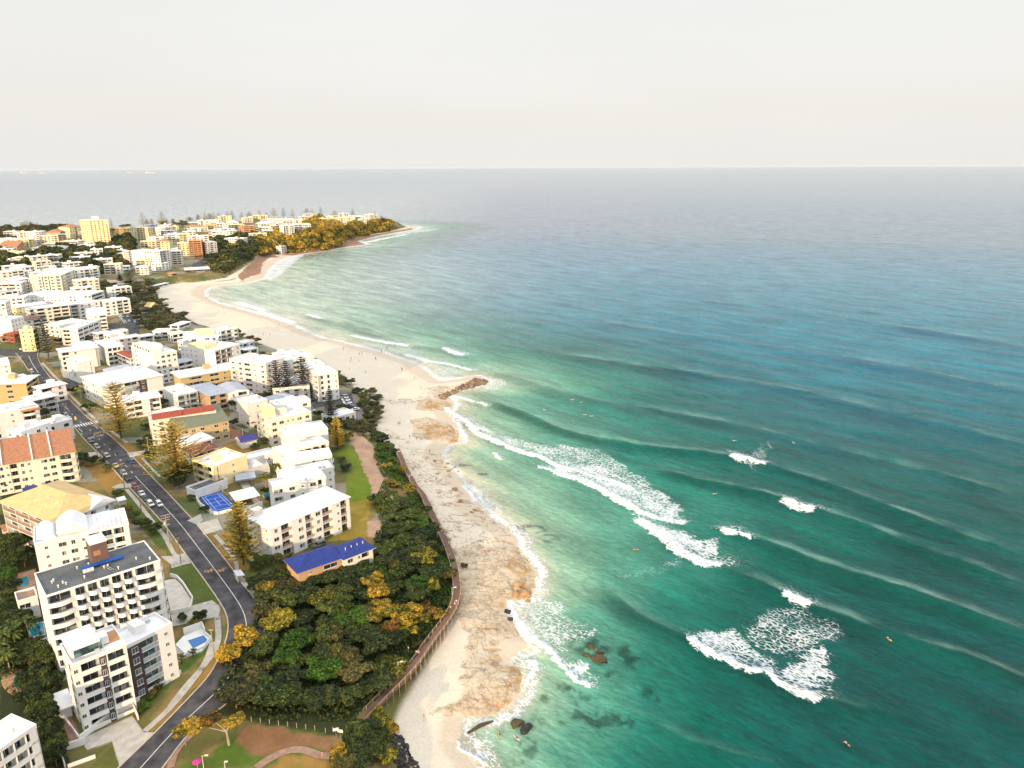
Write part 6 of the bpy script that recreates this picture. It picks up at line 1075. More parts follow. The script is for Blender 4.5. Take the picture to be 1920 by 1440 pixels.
# street trees
for i,(k,a,b,r,h,m,l) in enumerate([('3',350,440,3.6,6,'dark_leaves','dark tree left of the road opposite the side street'),('3',410,570,3.8,6.5,'dark_leaves','dark tree beside the orange awning block'),('3',470,660,3.4,6,'dark_leaves','lower dark tree beside the orange awning block'),('3',755,420,3.2,5.5,'dark_leaves','round dark tree at the side street corner'),('3',880,450,3.6,6,'mid_leaves','green tree left of the golden pine by the crossing'),('3',900,600,3.8,6,'bright_leaves','bright green tree directly beside the crossing pine'),('3',830,1110,3.8,5,'dark_leaves','spreading dark tree in front of the orange tiled block'),('3',930,1130,3,4.5,'dark_leaves','smaller dark tree right of the spreading one'),('3',1090,1190,2.6,3.6,'mid_leaves','round shrub on the dry lawn by the parked cars'),('3',1045,1110,1.8,2.6,'olive_leaves','small pale shrub near the kerb'),('3',1440,960,3.4,5,'dark_leaves','dark tree left of the cream red roofed block'),('3',1500,900,2.4,4,'mid_leaves','small green tree under the cream block wall'),('3',1500,1080,3,5,'mid_leaves','green tree at the foot of the huge golden pine'),('3',1800,1360,4.4,7,'dark_leaves','dark broad tree under the huge golden pine'),('3',1860,1250,3.6,6,'dark_leaves','second dark tree under the huge golden pine'),
 ('3',1430,130,3.2,8,'mid_leaves','green tree beside the small red roofed block'),('4',230,330,3.0,8,'mid_leaves','left one of the trees between red roof and curved block'),('4',300,400,3.2,8,'mid_leaves','tree touching the corner of the curved roof block'),('4',430,770,2.8,5,'dark_leaves','dark tree between the two white balcony blocks'),('4',500,820,2.6,4.5,'dark_leaves','dark shrub at the corner of the green glass block'),('4',870,410,2.4,4,'mid_leaves','green tree in front of the curved balcony block'),('4',950,400,2.4,4,'bright_leaves','bright shrub in front of the curved balcony block'),('4',1150,570,3.4,8,'olive_leaves','olive tree in front of the long yellow block'),('4',1060,860,3.2,6,'olive_leaves','olive tree right of the red and green roofs'),('4',1180,900,3.6,8,'dark_leaves','dark tree below the blue grey gables'),('4',1280,950,3.0,6,'olive_leaves','scrubby tree beside the pink white block'),('4',1330,1070,2.6,4,'dark_leaves','dark round bush behind the purple blue cottage'),('4',1420,1110,2.4,4,'mid_leaves','palm like bush at the cream block corner'),('4',1490,1230,2.4,3.5,'mid_leaves','green hedge bush right of the purple blue cottage'),('4',1370,1290,2.4,3,'mid_leaves','green shrub below the purple blue cottage'),('4',1240,200,3,7,'olive_leaves','brown green tree at the edge of the sand'),('4',1330,220,3.2,6,'rust_leaves','reddish brown bush tree at the edge of the sand'),('4',1400,240,3,6,'rust_leaves','second reddish bush tree at the edge of the sand'),('4',1210,160,3,7,'dark_leaves','dark tree behind the curved balcony block'),('4',1270,370,2.6,6,'bright_leaves','bright green tree between hotel and curved balconies'),('4',1360,580,2.4,4,'mid_leaves','shrub at the foot of the hotel side wall'),
 ('6',1170,390,2.4,3.6,'mid_leaves','shrub beside the white gate hut on the verge'),('6',1330,620,2.6,3.6,'mid_leaves','dark shrub right of the barrel vaulted block'),('6',1420,700,3.0,4.6,'dark_leaves','dark tree under the transformer pole'),('6',1560,740,3.0,4.6,'mid_leaves','leafy tree right of the transformer pole'),('6',1290,540,2,3,'rust_leaves','reddish shrub by the vaulted block'),('8',190,370,1.8,2.6,'mid_leaves','hedge clump left of the blue court'),('8',310,480,2.0,2.6,'mid_leaves','hedge clump below the blue court'),('8',110,160,4.2,6,'dark_leaves','broad dark tree left of the low garage'),('8',40,200,3.6,5.5,'dark_leaves','dark tree at the road left of the low garage'),('8',450,150,2,3,'mid_leaves','hedge behind the low garage'),('8',900,400,2.4,3.5,'dark_leaves','dark garden tree at the back of the gabled white block'),('8',860,320,2,3,'mid_leaves','small garden tree under the three golden palms'),('8',1560,110,2.2,3,'dark_leaves','round dark bush on the seaward lawn'),('8',1540,30,2,3,'mid_leaves','green bush at the top of the seaward lawn'),('8',760,780,4.4,8,'sunlit_yellow_leaves','large yellow green tree in front of the gabled white block'),('8',880,830,2.4,5,'sunlit_yellow_leaves','slim yellow tree at the corner of the gabled white block'),('8',900,950,2.6,4,'mid_leaves','green bush below the corner wall of the white block'),('8',790,1000,2.4,3.5,'mid_leaves','green bush at the top edge of the wood'),('8',1560,640,1.6,1.6,'mid_leaves','low hedge along the seaward end of the white block'),
 ('5',830,1000,5.2,9,'dark_leaves','large dark tree right of the conservatory block'),('5',920,960,4.6,9,'dark_leaves','second large dark tree right of the conservatory block'),('5',880,890,4,8,'dark_leaves','dark tree directly below the orange topped pine'),('5',960,1040,3.4,7,'dark_leaves','dark tree at the top of the seaward lawn'),('5',1040,990,2.6,5,'sunlit_yellow_leaves','yellow green small tree at the top of the seaward lawn'),('5',1010,1290,2.4,3.5,'dark_leaves','dark shrub beside the white garden wall'),('5',190,340,2.4,4,'mid_leaves','green tree against the hotel wall'),('5',730,770,3,5,'dark_leaves','dark tree behind the cream lift tower block'),('7',1460,270,1.6,2.6,'mid_leaves','small round tree by the long driveway'),('9',250,270,2.2,4,'dark_leaves','dark shrub above the white pool walls'),('9',200,320,1.8,3,'palm_leaves','yellow green shrub beside the white pool walls')]): T(k,a,b,r,h,m,l,q='hi' if k in '68789' else 'md')
for i,(a,b) in enumerate([(180,555),(90,610),(30,670),(-40,740),(-110,800)]): pandanus('9',a,b,2.4,'palm_leaves',['rosette shrub nearest the pool corner in the planting strip','second rosette shrub of the planting strip','third rosette shrub of the planting strip','fourth rosette shrub of the planting strip','last rosette shrub of the planting strip'][i],7)
for i,(a,b,m) in enumerate([(1190,900,'mid_leaves'),(1230,860,'rust_leaves'),(1150,960,'bright_leaves'),(1260,820,'mid_leaves'),(1120,1000,'mid_leaves')]): T('7',a,b,1.2,1.6,m,'small garden shrub in the bed along the white retaining wall','shrubs along the white retaining wall','md','shrub','shrub')
# town and park belts (smaller in the picture)
def belt(k,pts,sp,seed,mks,rr,label,group,q='lo',mx=70,hh=(4,8)):
    for x,y in fillpoly(k,pts,sp,seed,maxn=mx): r=rnd.uniform(*rr); tree(x,y,r,max(rnd.uniform(*hh),r*1.0),rnd.choice(mks),label,group,q)
def mass(k,pts,sp,seed,mk,rr,hh,label,n=520,size=.14):
    """a far-off wood that reads as one mass: one object"""
    g=np.random.RandomState(seed); V=[]
    for x,y in fillpoly(k,pts,sp,seed):
        r=g.uniform(*rr); h=g.uniform(*hh); z=Hh(x,y); u=g.normal(size=(n,3)); u/=np.linalg.norm(u,axis=1)[:,None]; u[:,2]=np.abs(u[:,2]); lob=.75+.3*fbm(u[:,0]*2.2+x,u[:,1]*2.2+u[:,2]*1.5+y,seed)+.15*g.rand(n)
        p=np.stack([x+u[:,0]*r*lob,y+u[:,1]*r*lob,z-.5+u[:,2]*h*lob],1); nr_=u+g.normal(size=(n,3))*.6; nr_/=np.linalg.norm(nr_,axis=1)[:,None]; a=np.cross(nr_,g.normal(size=(n,3))); a/=np.linalg.norm(a,axis=1)[:,None]; b=np.cross(nr_,a); q=(size*r*(.6+.8*g.rand(n)))[:,None]
        V.append(np.stack([p-a*q-b*q*.6,p+a*q-b*q*.6,p+a*q*.7+b*q*.8,p-a*q*.7+b*q*.8],1).reshape(-1,3))
    props(link('far_wood',quadmesh('far_wood',np.concatenate(V),M[mk])),label,'wood',None,'stuff')
PARK=[(0,340),(560,330),(1040,280),(1060,420),(1140,570),(1330,820),(1560,880),(1640,980),(1480,1060),(1380,1110),(900,1140),(820,1000),(640,860),(480,680),(400,560),(150,480),(0,470)]
pk=fillpoly('d',PARK,11,3,maxn=42)
for (x,y),(od,lm_) in zip(pk,ranked(pk,[('tan roofed kiosk',(290,577)),('far zebra crossing',(212,568)),('white gallery',(300,622)),('lookout shelter',(300,535)),('play plaza',(230,525)),('shade pavilion',(345,610))])): mk=rnd.choice(['mid_leaves','dark_leaves','olive_leaves','olive_leaves']); tree(x,y,rnd.uniform(5.0,7.6),rnd.uniform(5,7.4),mk,'%s tree of the beach park, %s to the %s'%(COLN[mk],od,lm_),'trees of the beach park','md')
scrub_later=[PARK]
VAL=[(0,450),(250,490),(560,420),(800,440),(960,390),(1170,330),(1180,470),(1130,600),(880,540),(860,640),(690,620),(560,560),(250,600),(0,600)]
mass('1',VAL,21,4,'mid_leaves',(9,13),(7,11),'dark green wood filling the valley behind the town'); mass('1',VAL,34,14,'olive_leaves',(7,10),(11,14),'olive green tree tops rising out of the dark valley wood'); mass('1',VAL,30,24,'dark_leaves',(9,12),(9,12),'dark crowns among the green valley wood')
belt('h',[(-10,590),(60,560),(330,560),(560,640),(700,620),(820,760),(700,870),(560,960),(380,1060),(150,1050),(60,920),(260,800)],17,6,['dark_leaves','olive_leaves','mid_leaves','sunlit_yellow_leaves'],(7.5,11),'bushy tree on the slope above the rock pool','trees above the rock pool','lo',24,(6,10))
HEAD=[(480,330),(720,260),(900,280),(950,180),(1060,150),(1180,200),(1260,230),(1400,200),(1700,190),(1720,240),(1480,280),(1270,320),(1230,390),(1000,430),(760,440),(500,460)]
mass('2',HEAD,14,8,'sunlit_gold_leaves',(8,13),(7,12),'golden sunlit vegetation covering the headland slope'); mass('2',HEAD,30,18,'sunlit_yellow_leaves',(7,11),(9,14),'yellow green crowns standing out of the golden headland slope'); mass('2',HEAD,50,28,'rust_leaves',(5,8),(8,11),'rusty brown crowns among the golden headland slope')
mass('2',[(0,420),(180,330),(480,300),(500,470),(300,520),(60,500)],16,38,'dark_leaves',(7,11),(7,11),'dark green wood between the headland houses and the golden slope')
belt('b',[(60,420),(400,400),(1000,380),(1900,330),(1900,470),(1000,560),(600,640),(0,560)],36,9,['sunlit_gold_leaves','olive_leaves','mid_leaves'],(9,14),'tree among the houses of the far ridge','trees among the far houses','lo',18,(8,13))
mass('a',[(0,520),(1200,420),(1400,650),(1000,700),(500,780),(0,780)],30,10,'olive_leaves',(9,13),(8,13),'olive green trees between the blocks at the far left')
mass('a',[(250,480),(1200,400),(1250,520),(700,560),(300,510)],18,15,'dark_leaves',(9,13),(8,12),'dark tree belt on the far left skyline')
belt('c',[(0,700),(800,600),(1000,800),(1900,1050),(1900,1440),(0,1440)],19,11,['dark_leaves','mid_leaves','olive_leaves'],(3.8,5.4),'garden tree between the white blocks of the upper town','garden trees of the upper town','md',22,(4,7))
belt('4',[(0,200),(560,60),(1500,300),(1500,800),(1200,1440),(300,1300),(0,1000)],13,12,['dark_leaves','mid_leaves','olive_leaves'],(2.4,3.8),'small garden tree between the blocks of the middle town','garden trees of the middle town','md',24,(3,5))
# undergrowth: nobody could count it
def scrub(name,k,pts,n,size,m,label,seed,hmax=1.2,w=None):
    P=[GZ(k,a,b)[:2] for a,b in pts]; g=np.random.RandomState(seed); xs=[p[0] for p in P]; ys=[p[1] for p in P]; X=g.uniform(min(xs),max(xs),n); Y=g.uniform(min(ys),max(ys),n); s=(inpoly(X,Y,P)>0)&(fbm(X/4,Y/4,seed)>.36); X=X[s];Y=Y[s]; n=len(X)
    zz=bil(HG,X,Y)+fbm(X/3,Y/3,seed+1)*hmax*g.rand(n)**.5+.1; p=np.stack([X,Y,zz],1); nr_=g.normal(size=(n,3))+np.array([0,0,1.]); nr_/=np.linalg.norm(nr_,axis=1)[:,None]; a=np.cross(nr_,g.normal(size=(n,3))); a/=np.linalg.norm(a,axis=1)[:,None]; b=np.cross(nr_,a); q=(size*(.6+.8*g.rand(n)))[:,None]
    v=np.stack([p-a*q-b*q*.6,p+a*q-b*q*.6,p+a*q*.7+b*q*.8,p-a*q*.7+b*q*.8],1).reshape(-1,3); props(link(name,quadmesh(name,v,M[m])),label,'undergrowth',None,'stuff')
scrub('undergrowth','x',[(480,1095),(700,1075),(705,1000),(790,945),(850,1060),(862,1120),(800,1210),(660,1355),(500,1352),(400,1310),(420,1240),(475,1170)],60000,.28,'dark_leaves','dark undergrowth beneath the coastal wood',1,1.6)
scrub('undergrowth','x',[(700,1075),(715,985),(700,950),(720,900),(700,860),(712,822),(745,850),(772,900),(800,945),(845,1040),(858,1110),(800,1190),(760,1220),(720,1120)],62000,.24,'bright_leaves','mixed green scrub sloping down to the boardwalk',2,1.3)
scrub('undergrowth','2',[(480,330),(720,290),(1250,230),(1700,190),(1725,240),(1480,285),(1270,320),(1230,400),(1000,435),(600,460),(480,480)],42000,1.7,'sunlit_gold_leaves','golden scrub covering the headland slope',3,6)
scrub('undergrowth','7',[(0,100),(300,300),(480,700),(520,1200),(560,1440),(300,1440),(260,1000),(0,800)],26000,.26,'dark_leaves','dark garden planting at the left edge',4,1.5)
scrub('undergrowth','d',PARK,16000,.55,'olive_leaves','olive green scrub of the beach park',6,1.8)
scrub('undergrowth','h',[(0,600),(700,600),(820,760),(560,960),(380,1060),(150,1060),(60,900)],12000,1.1,'olive_leaves','olive scrub above the rock pool',5,2.5)
# ============================================================ BOARDWALK
bwz=[(655,1371),(665,1364),(714,1312),(752,1275),(781,1242),(806,1204),(832,1171),(849,1145),(858,1114),(856,1094),(852,1063),(843,1035),(831,1007),(822,988),(812,969),(800,945),(793,926),(779,912),(769,893),(760,879),(751,856),(744,841)]
BZ=5.2; BP=smooth([U(a,b,BZ) for a,b in bwz],2); BL=offs(BP,-1.15); BR=offs(BP,1.15)
bw=empty('boardwalk',(BP[0][0],BP[0][1],BZ),0,'long brown timber boardwalk with handrails curving above the rocks','boardwalk'); bx0,by0=BP[0]
def rel(p): return (p[0]-bx0,p[1]-by0)
d=MB()
for i in range(len(BP)-1): q=[rel(p) for p in (BL[i],BR[i],BR[i+1],BL[i+1])]; d.prism(q,-.14,0)
d.build('deck',M['timber'],bw); d=MB()
for P in (BL,BR):
    for i in range(len(BP)-1): a,b=rel(P[i]),rel(P[i+1]); d.tube((*a,-.3),(*b,-.3),.13,k=4)
d.build('beam',M['timber'],bw); SB=cum(BP)
posts=[]; s=0
while s<SB[-1]:
    i=max(0,min(len(SB)-2,int(np.searchsorted(SB,s))-1)); t=(s-SB[i])/(SB[i+1]-SB[i]+1e-9)
    posts.append([tuple(P[i][j]*(1-t)+P[i+1][j]*t for j in (0,1)) for P in (BL,BR)]); s+=2.6
for sd in (0,1):
    for h in (1.05,.6):
        d=MB()
        for a,b in zip(posts[:-1],posts[1:]): d.tube((*rel(a[sd]),h),(*rel(b[sd]),h),.055 if h>1 else .03,k=4)
        d.build('handrail',M['pale_timber'],bw)
for n,pp in enumerate(posts):
    for sd in (0,1):
        if n>=50 and sd==0: continue
        g=Hh(*pp[sd])-BZ-.4; k=('post',)
        if k not in crc: a=MB(); a.tube((0,0,0),(0,0,1),.075,k=5); crc[k]=a.mesh('post',M['pale_timber'])
        if n<49 or sd==1 and n<51: link('post',crc[k],bw,(*rel(pp[sd]),min(g,-.2)),None,(1,1,1.1-min(g,-.2)))
def lamp(x,y,z,h,label,ang=0,name='lamp_post',arm=1.0,flat=True,wood=False):
    r=empty(name,(x,y,z),ang,label,'lamp post'); a=MB(); a.tube((0,0,-.3),(0,0,h),.09,.06,6); a.build('post',M['pole_wood'] if wood else M['white_paint'],r); a=MB(); a.tube((0,0,h-.1),(arm,0,h+.1),.04,k=5); a.build('arm',M['white_paint'],r); a=MB(); a.box(arm-.35,arm+.35,-.18,.18,h+.05,h+.18); a.build('lamp_head',M['white_paint'],r)
for (a,b,l) in ((747,1262,'lamp post on the inland side of the boardwalk beside the round bush'),(820,1005,'lamp post at the narrow middle stretch of the boardwalk'),(848,1120,'lamp post where the boardwalk bends above the rock shelf'),(768,905,'lamp post near the kink of the boardwalk'),(745,860,'lamp post at the far start of the boardwalk')): p=U(a,b,BZ); lamp(p[0],p[1],BZ-.2,3.6,l)
# ============================================================ POLES
def pole(k,b,t,label,arms=(1.0,),lampside=0,trans=False,group=None):
    bx,by=Z(k,*b); x,y,z=G(bx,by); h=max(7,min(15,heightfor(x,y,z,Z(k,*t)[1]))); p,dr=at(s_of(bx,by)); ang=math.atan2(dr[1],dr[0])-math.pi/2
    r=empty('power_pole',(x,y,z),ang,label,'power pole'); a=MB(); a.tube((0,0,-.5),(0,0,h),.19,.12,8); a.build('pole',M['pole_wood'],r)
    for i,f in enumerate(arms):
        a=MB(); zz=h-.25-i*.9; a.box(-1.3*f,1.3*f,-.07,.07,zz-.08,zz+.08); q=a.build('crossarm',M['pole_wood'],r)
        for u in (-1.2,-.6,.6,1.2): a=MB(); a.tube((u*f,0,zz+.08),(u*f,0,zz+.32),.06,.04,5); a.build('insulator',M['grey_wall'],q)
    if trans: a=MB(); a.tube((.45,0,h-3.6),(.45,0,h-2.4),.35,k=10); a.box(-.9,.9,-.1,.1,h-3.8,h-3.65); a.build('transformer',M['grey_wall'],r)
    if lampside: a=MB(); a.tube((0,0,h-.6),(lampside,0,h+.9),.07,.05,6); q=a.build('lamp_arm',M['pole_wood'],r); a=MB(); a.box(lampside-.3,lampside+.5,-.15,.15,h+.85,h+1.0); a.build('lamp_head',M['white_paint'],q)
    return r,h
PO=[('e',(410,460),(385,260),'pole at the top of the road beside the small white sign',(1,)),('e',(600,820),(580,490),'pole beside the white van at the top of the road',(1,1)),('e',(960,1190),(935,915),'pole with wide crossarm beside the silver parked car',(1,)),('e',(1200,1430),(1178,1120),'pole with two crossarms just before the crossing',(1,1)),('f',(935,290),(890,110),'thin pole by the curved path left of the road',(.6,)),('f',(1390,800),(1365,590),'thin pole on the lawn left of the dark tree',(.6,)),('f',(1770,990),(1745,700),'pole beside the concrete driveway and silver car',(.8,)),
 ('6',(1250,310),(1215,50),'pole with double crossarms next to the yellow parked car',(1,1)),('6',(1415,520),(1380,270),'pole with double crossarms above the red parked car',(1,1)),('6',(1700,890),(1660,560),'tall pole carrying a transformer and three crossarms',(1.1,1.1,.8)),('6',(1812,1050),(1780,790),'bare grey pole on the driveway corner',(.4,)),('3',(820,470),(800,330),'slim pole at the side street corner',(.5,)),('3',(1490,1000),(1470,860),'slim pole in front of the cream red roofed block',(.5,))]
pl=[]
for p in PO: pl.append(pole(*p,trans='transformer' in p[3]))
pole('9',(412,318),(388,130),'timber street light pole with long arm reaching over the road bend',(),3.6); pole('9',(348,560),(326,340),'timber pole on the footpath below the bend',(.4,))
wires=MB()
seq=[0,1,2,3,7,8,9]
for a,b in zip(seq[:-1],seq[1:]):
    (ra,ha),(rb,hb)=pl[a],pl[b]
    for u in (-1.2,1.2):
        pa=ra.matrix_basis@Vector((u,0,ha+.1)); pb=rb.matrix_basis@Vector((u,0,hb+.1)); pv=pa
        for i in range(1,9): t=i/8; q=pa.lerp(pb,t)+Vector((0,0,-4*t*(1-t)*min(1.2,(pb-pa).length*.02))); wires.tube(pv,q,.018,k=3); pv=q
props(wires.build('power_cable',M['rubber']),'thin overhead power cables strung between the roadside poles','power cable')
# ============================================================ CARS
def car_proto(paint,kind='sedan'):
    L_,W2,H_=(4.5,.9,1.45) if kind!='van' else (5.0,.95,2.0)
    b=MB(); side=[(-2.25,.45),(-2.25,.85),(-1.9,.95),(2.2,.95) if kind!='sedan' else (1.55,.95),(2.25,.8),(2.25,.4)] if kind!='van' else [(-2.5,.45),(-2.5,.95),(-2.2,1.05),(2.45,1.1),(2.5,.9),(2.5,.4)]
    if kind=='sedan': side=[(-2.25,.38),(-2.28,.72),(-2.15,.84),(-1.1,.93),(1.65,.95),(2.2,.88),(2.27,.7),(2.22,.38)]
    def ex(pts,w0,w1,mb):
        n=len(mb.v); k=len(pts); zs=[p[1] for p in pts]; 
        for s in (-1,1):
            for x,z in pts: t=(z-min(zs))/(max(zs)-min(zs)+1e-9); mb.v.append((x*(1-.0),s*(w0*(1-t)+w1*t),z))
        for i in range(k): j=(i+1)%k; mb.f.append((n+i,n+j,n+k+j,n+k+i)); mb.m.append(0)
        mb.f.append(tuple(n+i for i in range(k))[::-1]); mb.f.append(tuple(n+k+i for i in range(k))); mb.m+= [0,0]
    ex(side,W2,W2*.96,b)
    top={'sedan':[(-1.15,.93),(-.45,1.40),(.75,1.42),(1.5,.95)],'wagon':[(-1.15,.95),(-.5,1.58),(1.9,1.60),(2.2,.95)],'van':[(-2.0,1.05),(-1.3,1.95),(2.4,2.0),(2.48,1.1)]}[kind]
    r=MB(); t=[(top[0][0]+.18*(top[1][0]-top[0][0])*4,top[1][1]-.06),(top[1][0]+.02,top[1][1]+.0),(top[2][0]-.02,top[2][1]+.02),(top[2][0]+.1,top[2][1]-.05)]
    g=MB(); ex(top,W2*.93,W2*.76,g); r.prism([(top[1][0]-.03,-W2*.77),(top[2][0]+.03,-W2*.77),(top[2][0]+.03,W2*.77),(top[1][0]-.03,W2*.77)],top[1][1]-.03,top[2][1]+.05)
    for x0,z0,x1,z1 in ((top[0][0],top[0][1],top[1][0],top[1][1]),(top[3][0],top[3][1],top[2][0],top[2][1])):
        for s in (-1,1): r.tube((x0,s*W2*.92,z0),(x1,s*W2*.76,z1),.045,k=4)
    return b.mesh('body',paint),r.mesh('roof',paint),g.mesh('windows',M['car_glass'])
m,t,b=newmat('car glass'); b.inputs['Base Color'].default_value=(.02,.025,.03,1); b.inputs['Roughness'].default_value=.05; M['car_glass']=m
for k,c in {'white':(.78,.78,.78),'silver':(.45,.46,.48),'black':(.02,.02,.025),'red':(.35,.03,.05),'blue':(.06,.16,.35),'yellow':(.65,.55,.12),'grey':(.14,.14,.16)}.items():
    m,t,b=newmat(k+' paint'); b.inputs['Base Color'].default_value=(*c,1); b.inputs['Roughness'].default_value=.3; b.inputs['Coat Weight'].default_value=.6; b.inputs['Metallic'].default_value=.3 if k in('silver','grey','blue') else 0; M['paint_'+k]=m
for k,c in {'headlight':(.8,.8,.75),'tail_light':(.45,.02,.02)}.items(): m,t,b=newmat(k); b.inputs['Base Color'].default_value=(*c,1); b.inputs['Roughness'].default_value=.15; M[k]=m
CP={}
wh=MB(); wh.tube((0,-.11,0),(0,.11,0),.32,k=14); WH=wh.mesh('wheel',M['rubber']); rm_=MB(); rm_.tube((0,-.125,0),(0,.125,0),.19,k=10); RM=rm_.mesh('rim',M['grey_metal'])
hl=MB(); hl.box(-.05,.05,-.18,.18,-.08,.08); HL=hl.mesh('headlight',M['headlight']); TL=hl.mesh('tail_light',M['tail_light'])
def car(x,y,z,ang,paint,kind,label,group=None):
    if (paint,kind) not in CP: CP[(paint,kind)]=car_proto(M['paint_'+paint],kind)
    bo,ro,gl=CP[(paint,kind)]; r=empty('parked_car',(x,y,z),ang,label,'car',group); B=link('body',bo,r); link('roof',ro,r); link('windows',gl,r); fx=-2.27 if kind!='van' else -2.5
    for s in (-1,1):
        link('headlight',HL,r,(fx,s*.62,.68)); link('tail_light',TL,r,(-fx-.01,s*.66,.74))
        for u in (-1.4,1.35): w_=link('wheel',WH,r,(u,s*.80,.32)); link('rim',RM,w_)
    return r
CARS=[('e',570,565,'white','van','white van parked at the top of the road below the pole'),('e',655,690,'black','sedan','dark blue black car parked below the white van'),('e',825,955,'silver','wagon','silver car parked beside the dark tree left of the road'),('e',890,1020,'black','sedan','black car parked directly behind the silver one'),('e',945,1090,'grey','sedan','grey car in the shade beside the crossarm pole'),('e',1020,1180,'white','wagon','white car parked with its nose to the orange awning block'),('e',1195,1350,'silver','wagon','silver wagon parked just above the crossing'),('e',1250,1410,'white','sedan','white car parked nearest the pedestrian crossing'),
 ('f',1640,660,'grey','sedan','dark grey car parked below the road numbers'),('f',1750,770,'silver','wagon','silver white car parked next to the concrete drive'),('3',1072,1052,'silver','wagon','pinkish silver wagon parked beside the yellow sign'),('3',1160,1150,'yellow','sedan','pale yellow car parked at the kerb'),('3',1240,1225,'silver','wagon','silver wagon parked behind the yellow car'),('3',1278,1275,'black','sedan','black car parked between silver wagon and red car'),('6',1352,290,'red','wagon','red car parked under the double crossarm pole'),('6',1418,362,'white','sedan','white sedan parked right below the red car'),('6',1458,412,'black','sedan','black sedan parked between the white ones'),('6',1508,468,'white','wagon','white wagon parked last in the kerbside row')]
for k,a,b,pt,kd,l in CARS:
    x,y,z=GZ(k,a,b); p,dr=at(s_of(*Z(k,a,b))); car(x,y,z+.12,math.atan2(dr[1],dr[0])+math.pi,pt,kd,l)
for k,a,b,pt,kd,l,fl in [('3',1318,1105,'blue','wagon','blue car driving up the right hand lane',0),('6',1595,470,'white','wagon','white hatchback driving on the road beside the parked white wagon',1)]:
    x,y,z=GZ(k,a,b); p,dr=at(s_of(*Z(k,a,b))); car(x,y,z+.12,math.atan2(dr[1],dr[0])+math.pi*fl,pt,kd,l).name='moving_car'
for k,a,b,pt,kd,l,an in [('8',550,160,'silver','wagon','silver car parked in front of the low courtyard garage',.2),('8',1335,790,'grey','wagon','dark car with roof rails parked behind the blue roofed wing',.75),('8',1010,1105,'white','sedan','white car half hidden at the edge of the wood',.8),('5',772,580,'silver','wagon','silver car alone beside the hotel wall',.3),('5',690,715,'white','sedan','white car parked next to the cream block entrance',2.4),('5',690,600,'black','sedan','dark car in the shade of the hotel wall',.4),('8',640,408,'black','sedan','black car parked under the white carport roof',2.4),('7',1215,655,'black','sedan','black motorcycle sized car beside the dark brick end wing',.8)]:
    x,y,z=GZ(k,a,b); car(x,y,z+.14,an,pt,kd,l.replace('motorcycle sized ','small '))
for i,(a,b,pt) in enumerate([(985,552,'black'),(990,565,'silver'),(995,578,'grey'),(1002,592,'white'),(1012,606,'silver'),(1018,620,'white'),(1028,634,'silver'),(1036,648,'white'),(1044,664,'blue'),(960,560,'grey'),(1100,690,'white')]): x,y,z=GZ('5',a,b); car(x,y,z+.14,.55,pt,'wagon' if i%2 else 'sedan',['first','second','third','fourth','fifth','sixth','seventh','eighth','ninth','lone grey','lone white'][i]+' car from the top of the row in the beach car park')
fc=[(470,830,'black'),(570,910,'white'),(595,990,'white'),(700,1000,'white'),(450,880,'white'),(480,905,'silver'),(505,935,'black'),(640,865,'silver'),(600,835,'white'),(445,700,'black'),(725,930,'black'),(330,545,'white'),(350,560,'silver'),(375,575,'black'),(300,535,'grey'),(560,800,'white'),(770,880,'silver'),(350,1270,'white'),(290,1240,'silver'),(440,1260,'red')]
for i,(a,b,pt) in enumerate(fc): x,y,z=GZ('d',a,b); car(x,y,z+.2,2.1,pt,'wagon' if i%2 else 'sedan','%s car on the beach road beside the park'%pt,'cars along the beach road')
for i in range(9): x,y,z=GZ('h',40+24*i,890-11*i); car(x,y,z+.3,1.2,['white','silver','black','white','grey'][i%5],'wagon','small car in the headland car park above the surf club','cars in the headland car park')
for i in range(10): x,y,z=GZ('c',[600,690,735,1530,1660,1700,1750,1790,1850,1890][i],[15,10,12,230,290,340,260,310,330,250][i]); car(x,y,z+.3,.4,['white','silver','black','white','grey'][i%5],'sedan','tiny car glimpsed among the trees behind the cream block','cars among the trees of the upper town')
# ============================================================ POOLS, COURT, WALLS
def prismw(name,k,pts,h,m,label=None,cat=None,off=0,parent=None):
    P=[GZ(k,a,b)[:2] for a,b in pts]; z=max(Hh(*p) for p in P); x0,y0=P[0]; a=MB(); a.prism([(p[0]-x0,p[1]-y0) for p in P],-1.5,h); o=a.build(name,m); o.location=(x0,y0,z+off); return props(o,label,cat)
def wall(k,pts,h,m,label,name='garden_wall',th=.25,cat='wall'):
    P=[GZ(k,a,b) for a,b in pts]; x0,y0,z0=P[0]; L1=offs([p[:2] for p in P],-th/2); R1=offs([p[:2] for p in P],th/2); a=MB()
    for i in range(len(P)-1):
        q=[L1[i],R1[i],R1[i+1],L1[i+1]]; z=[P[i][2],P[i][2],P[i+1][2],P[i+1][2]]; a.prism([(p[0]-x0,p[1]-y0) for p in q],[v-z0-1.5 for v in z],[v-z0+h for v in z])
    o=a.build(name,m); o.location=(x0,y0,z0); return props(o,label,cat)
def pool(k,pts,m,label,deck=None,dm_=None,dz=.35):
    P=[GZ(k,a,b)[:2] for a,b in pts]; cx=sum(p[0] for p in P)/len(P); cy=sum(p[1] for p in P)/len(P); z=max(Hh(*p) for p in P)+dz
    r=empty('swimming_pool',(cx,cy,z),0,label,'swimming pool'); Q=[(p[0]-cx,p[1]-cy) for p in P]; a=MB(); E=[(x*1.12,y*1.12) for x,y in Q]; a.prism(E,-2,.0); a.build('coping',dm_ or M['concrete'],r); a=MB(); a.prism(Q,-.5,.03,bot=False); a.build('water',m,r)
    if deck: D=[GZ(k,a_,b_)[:2] for a_,b_ in deck]; a=MB(); a.prism([(p[0]-cx,p[1]-cy) for p in D],-2,-.06); a.build('deck',dm_ or M['concrete'],r)
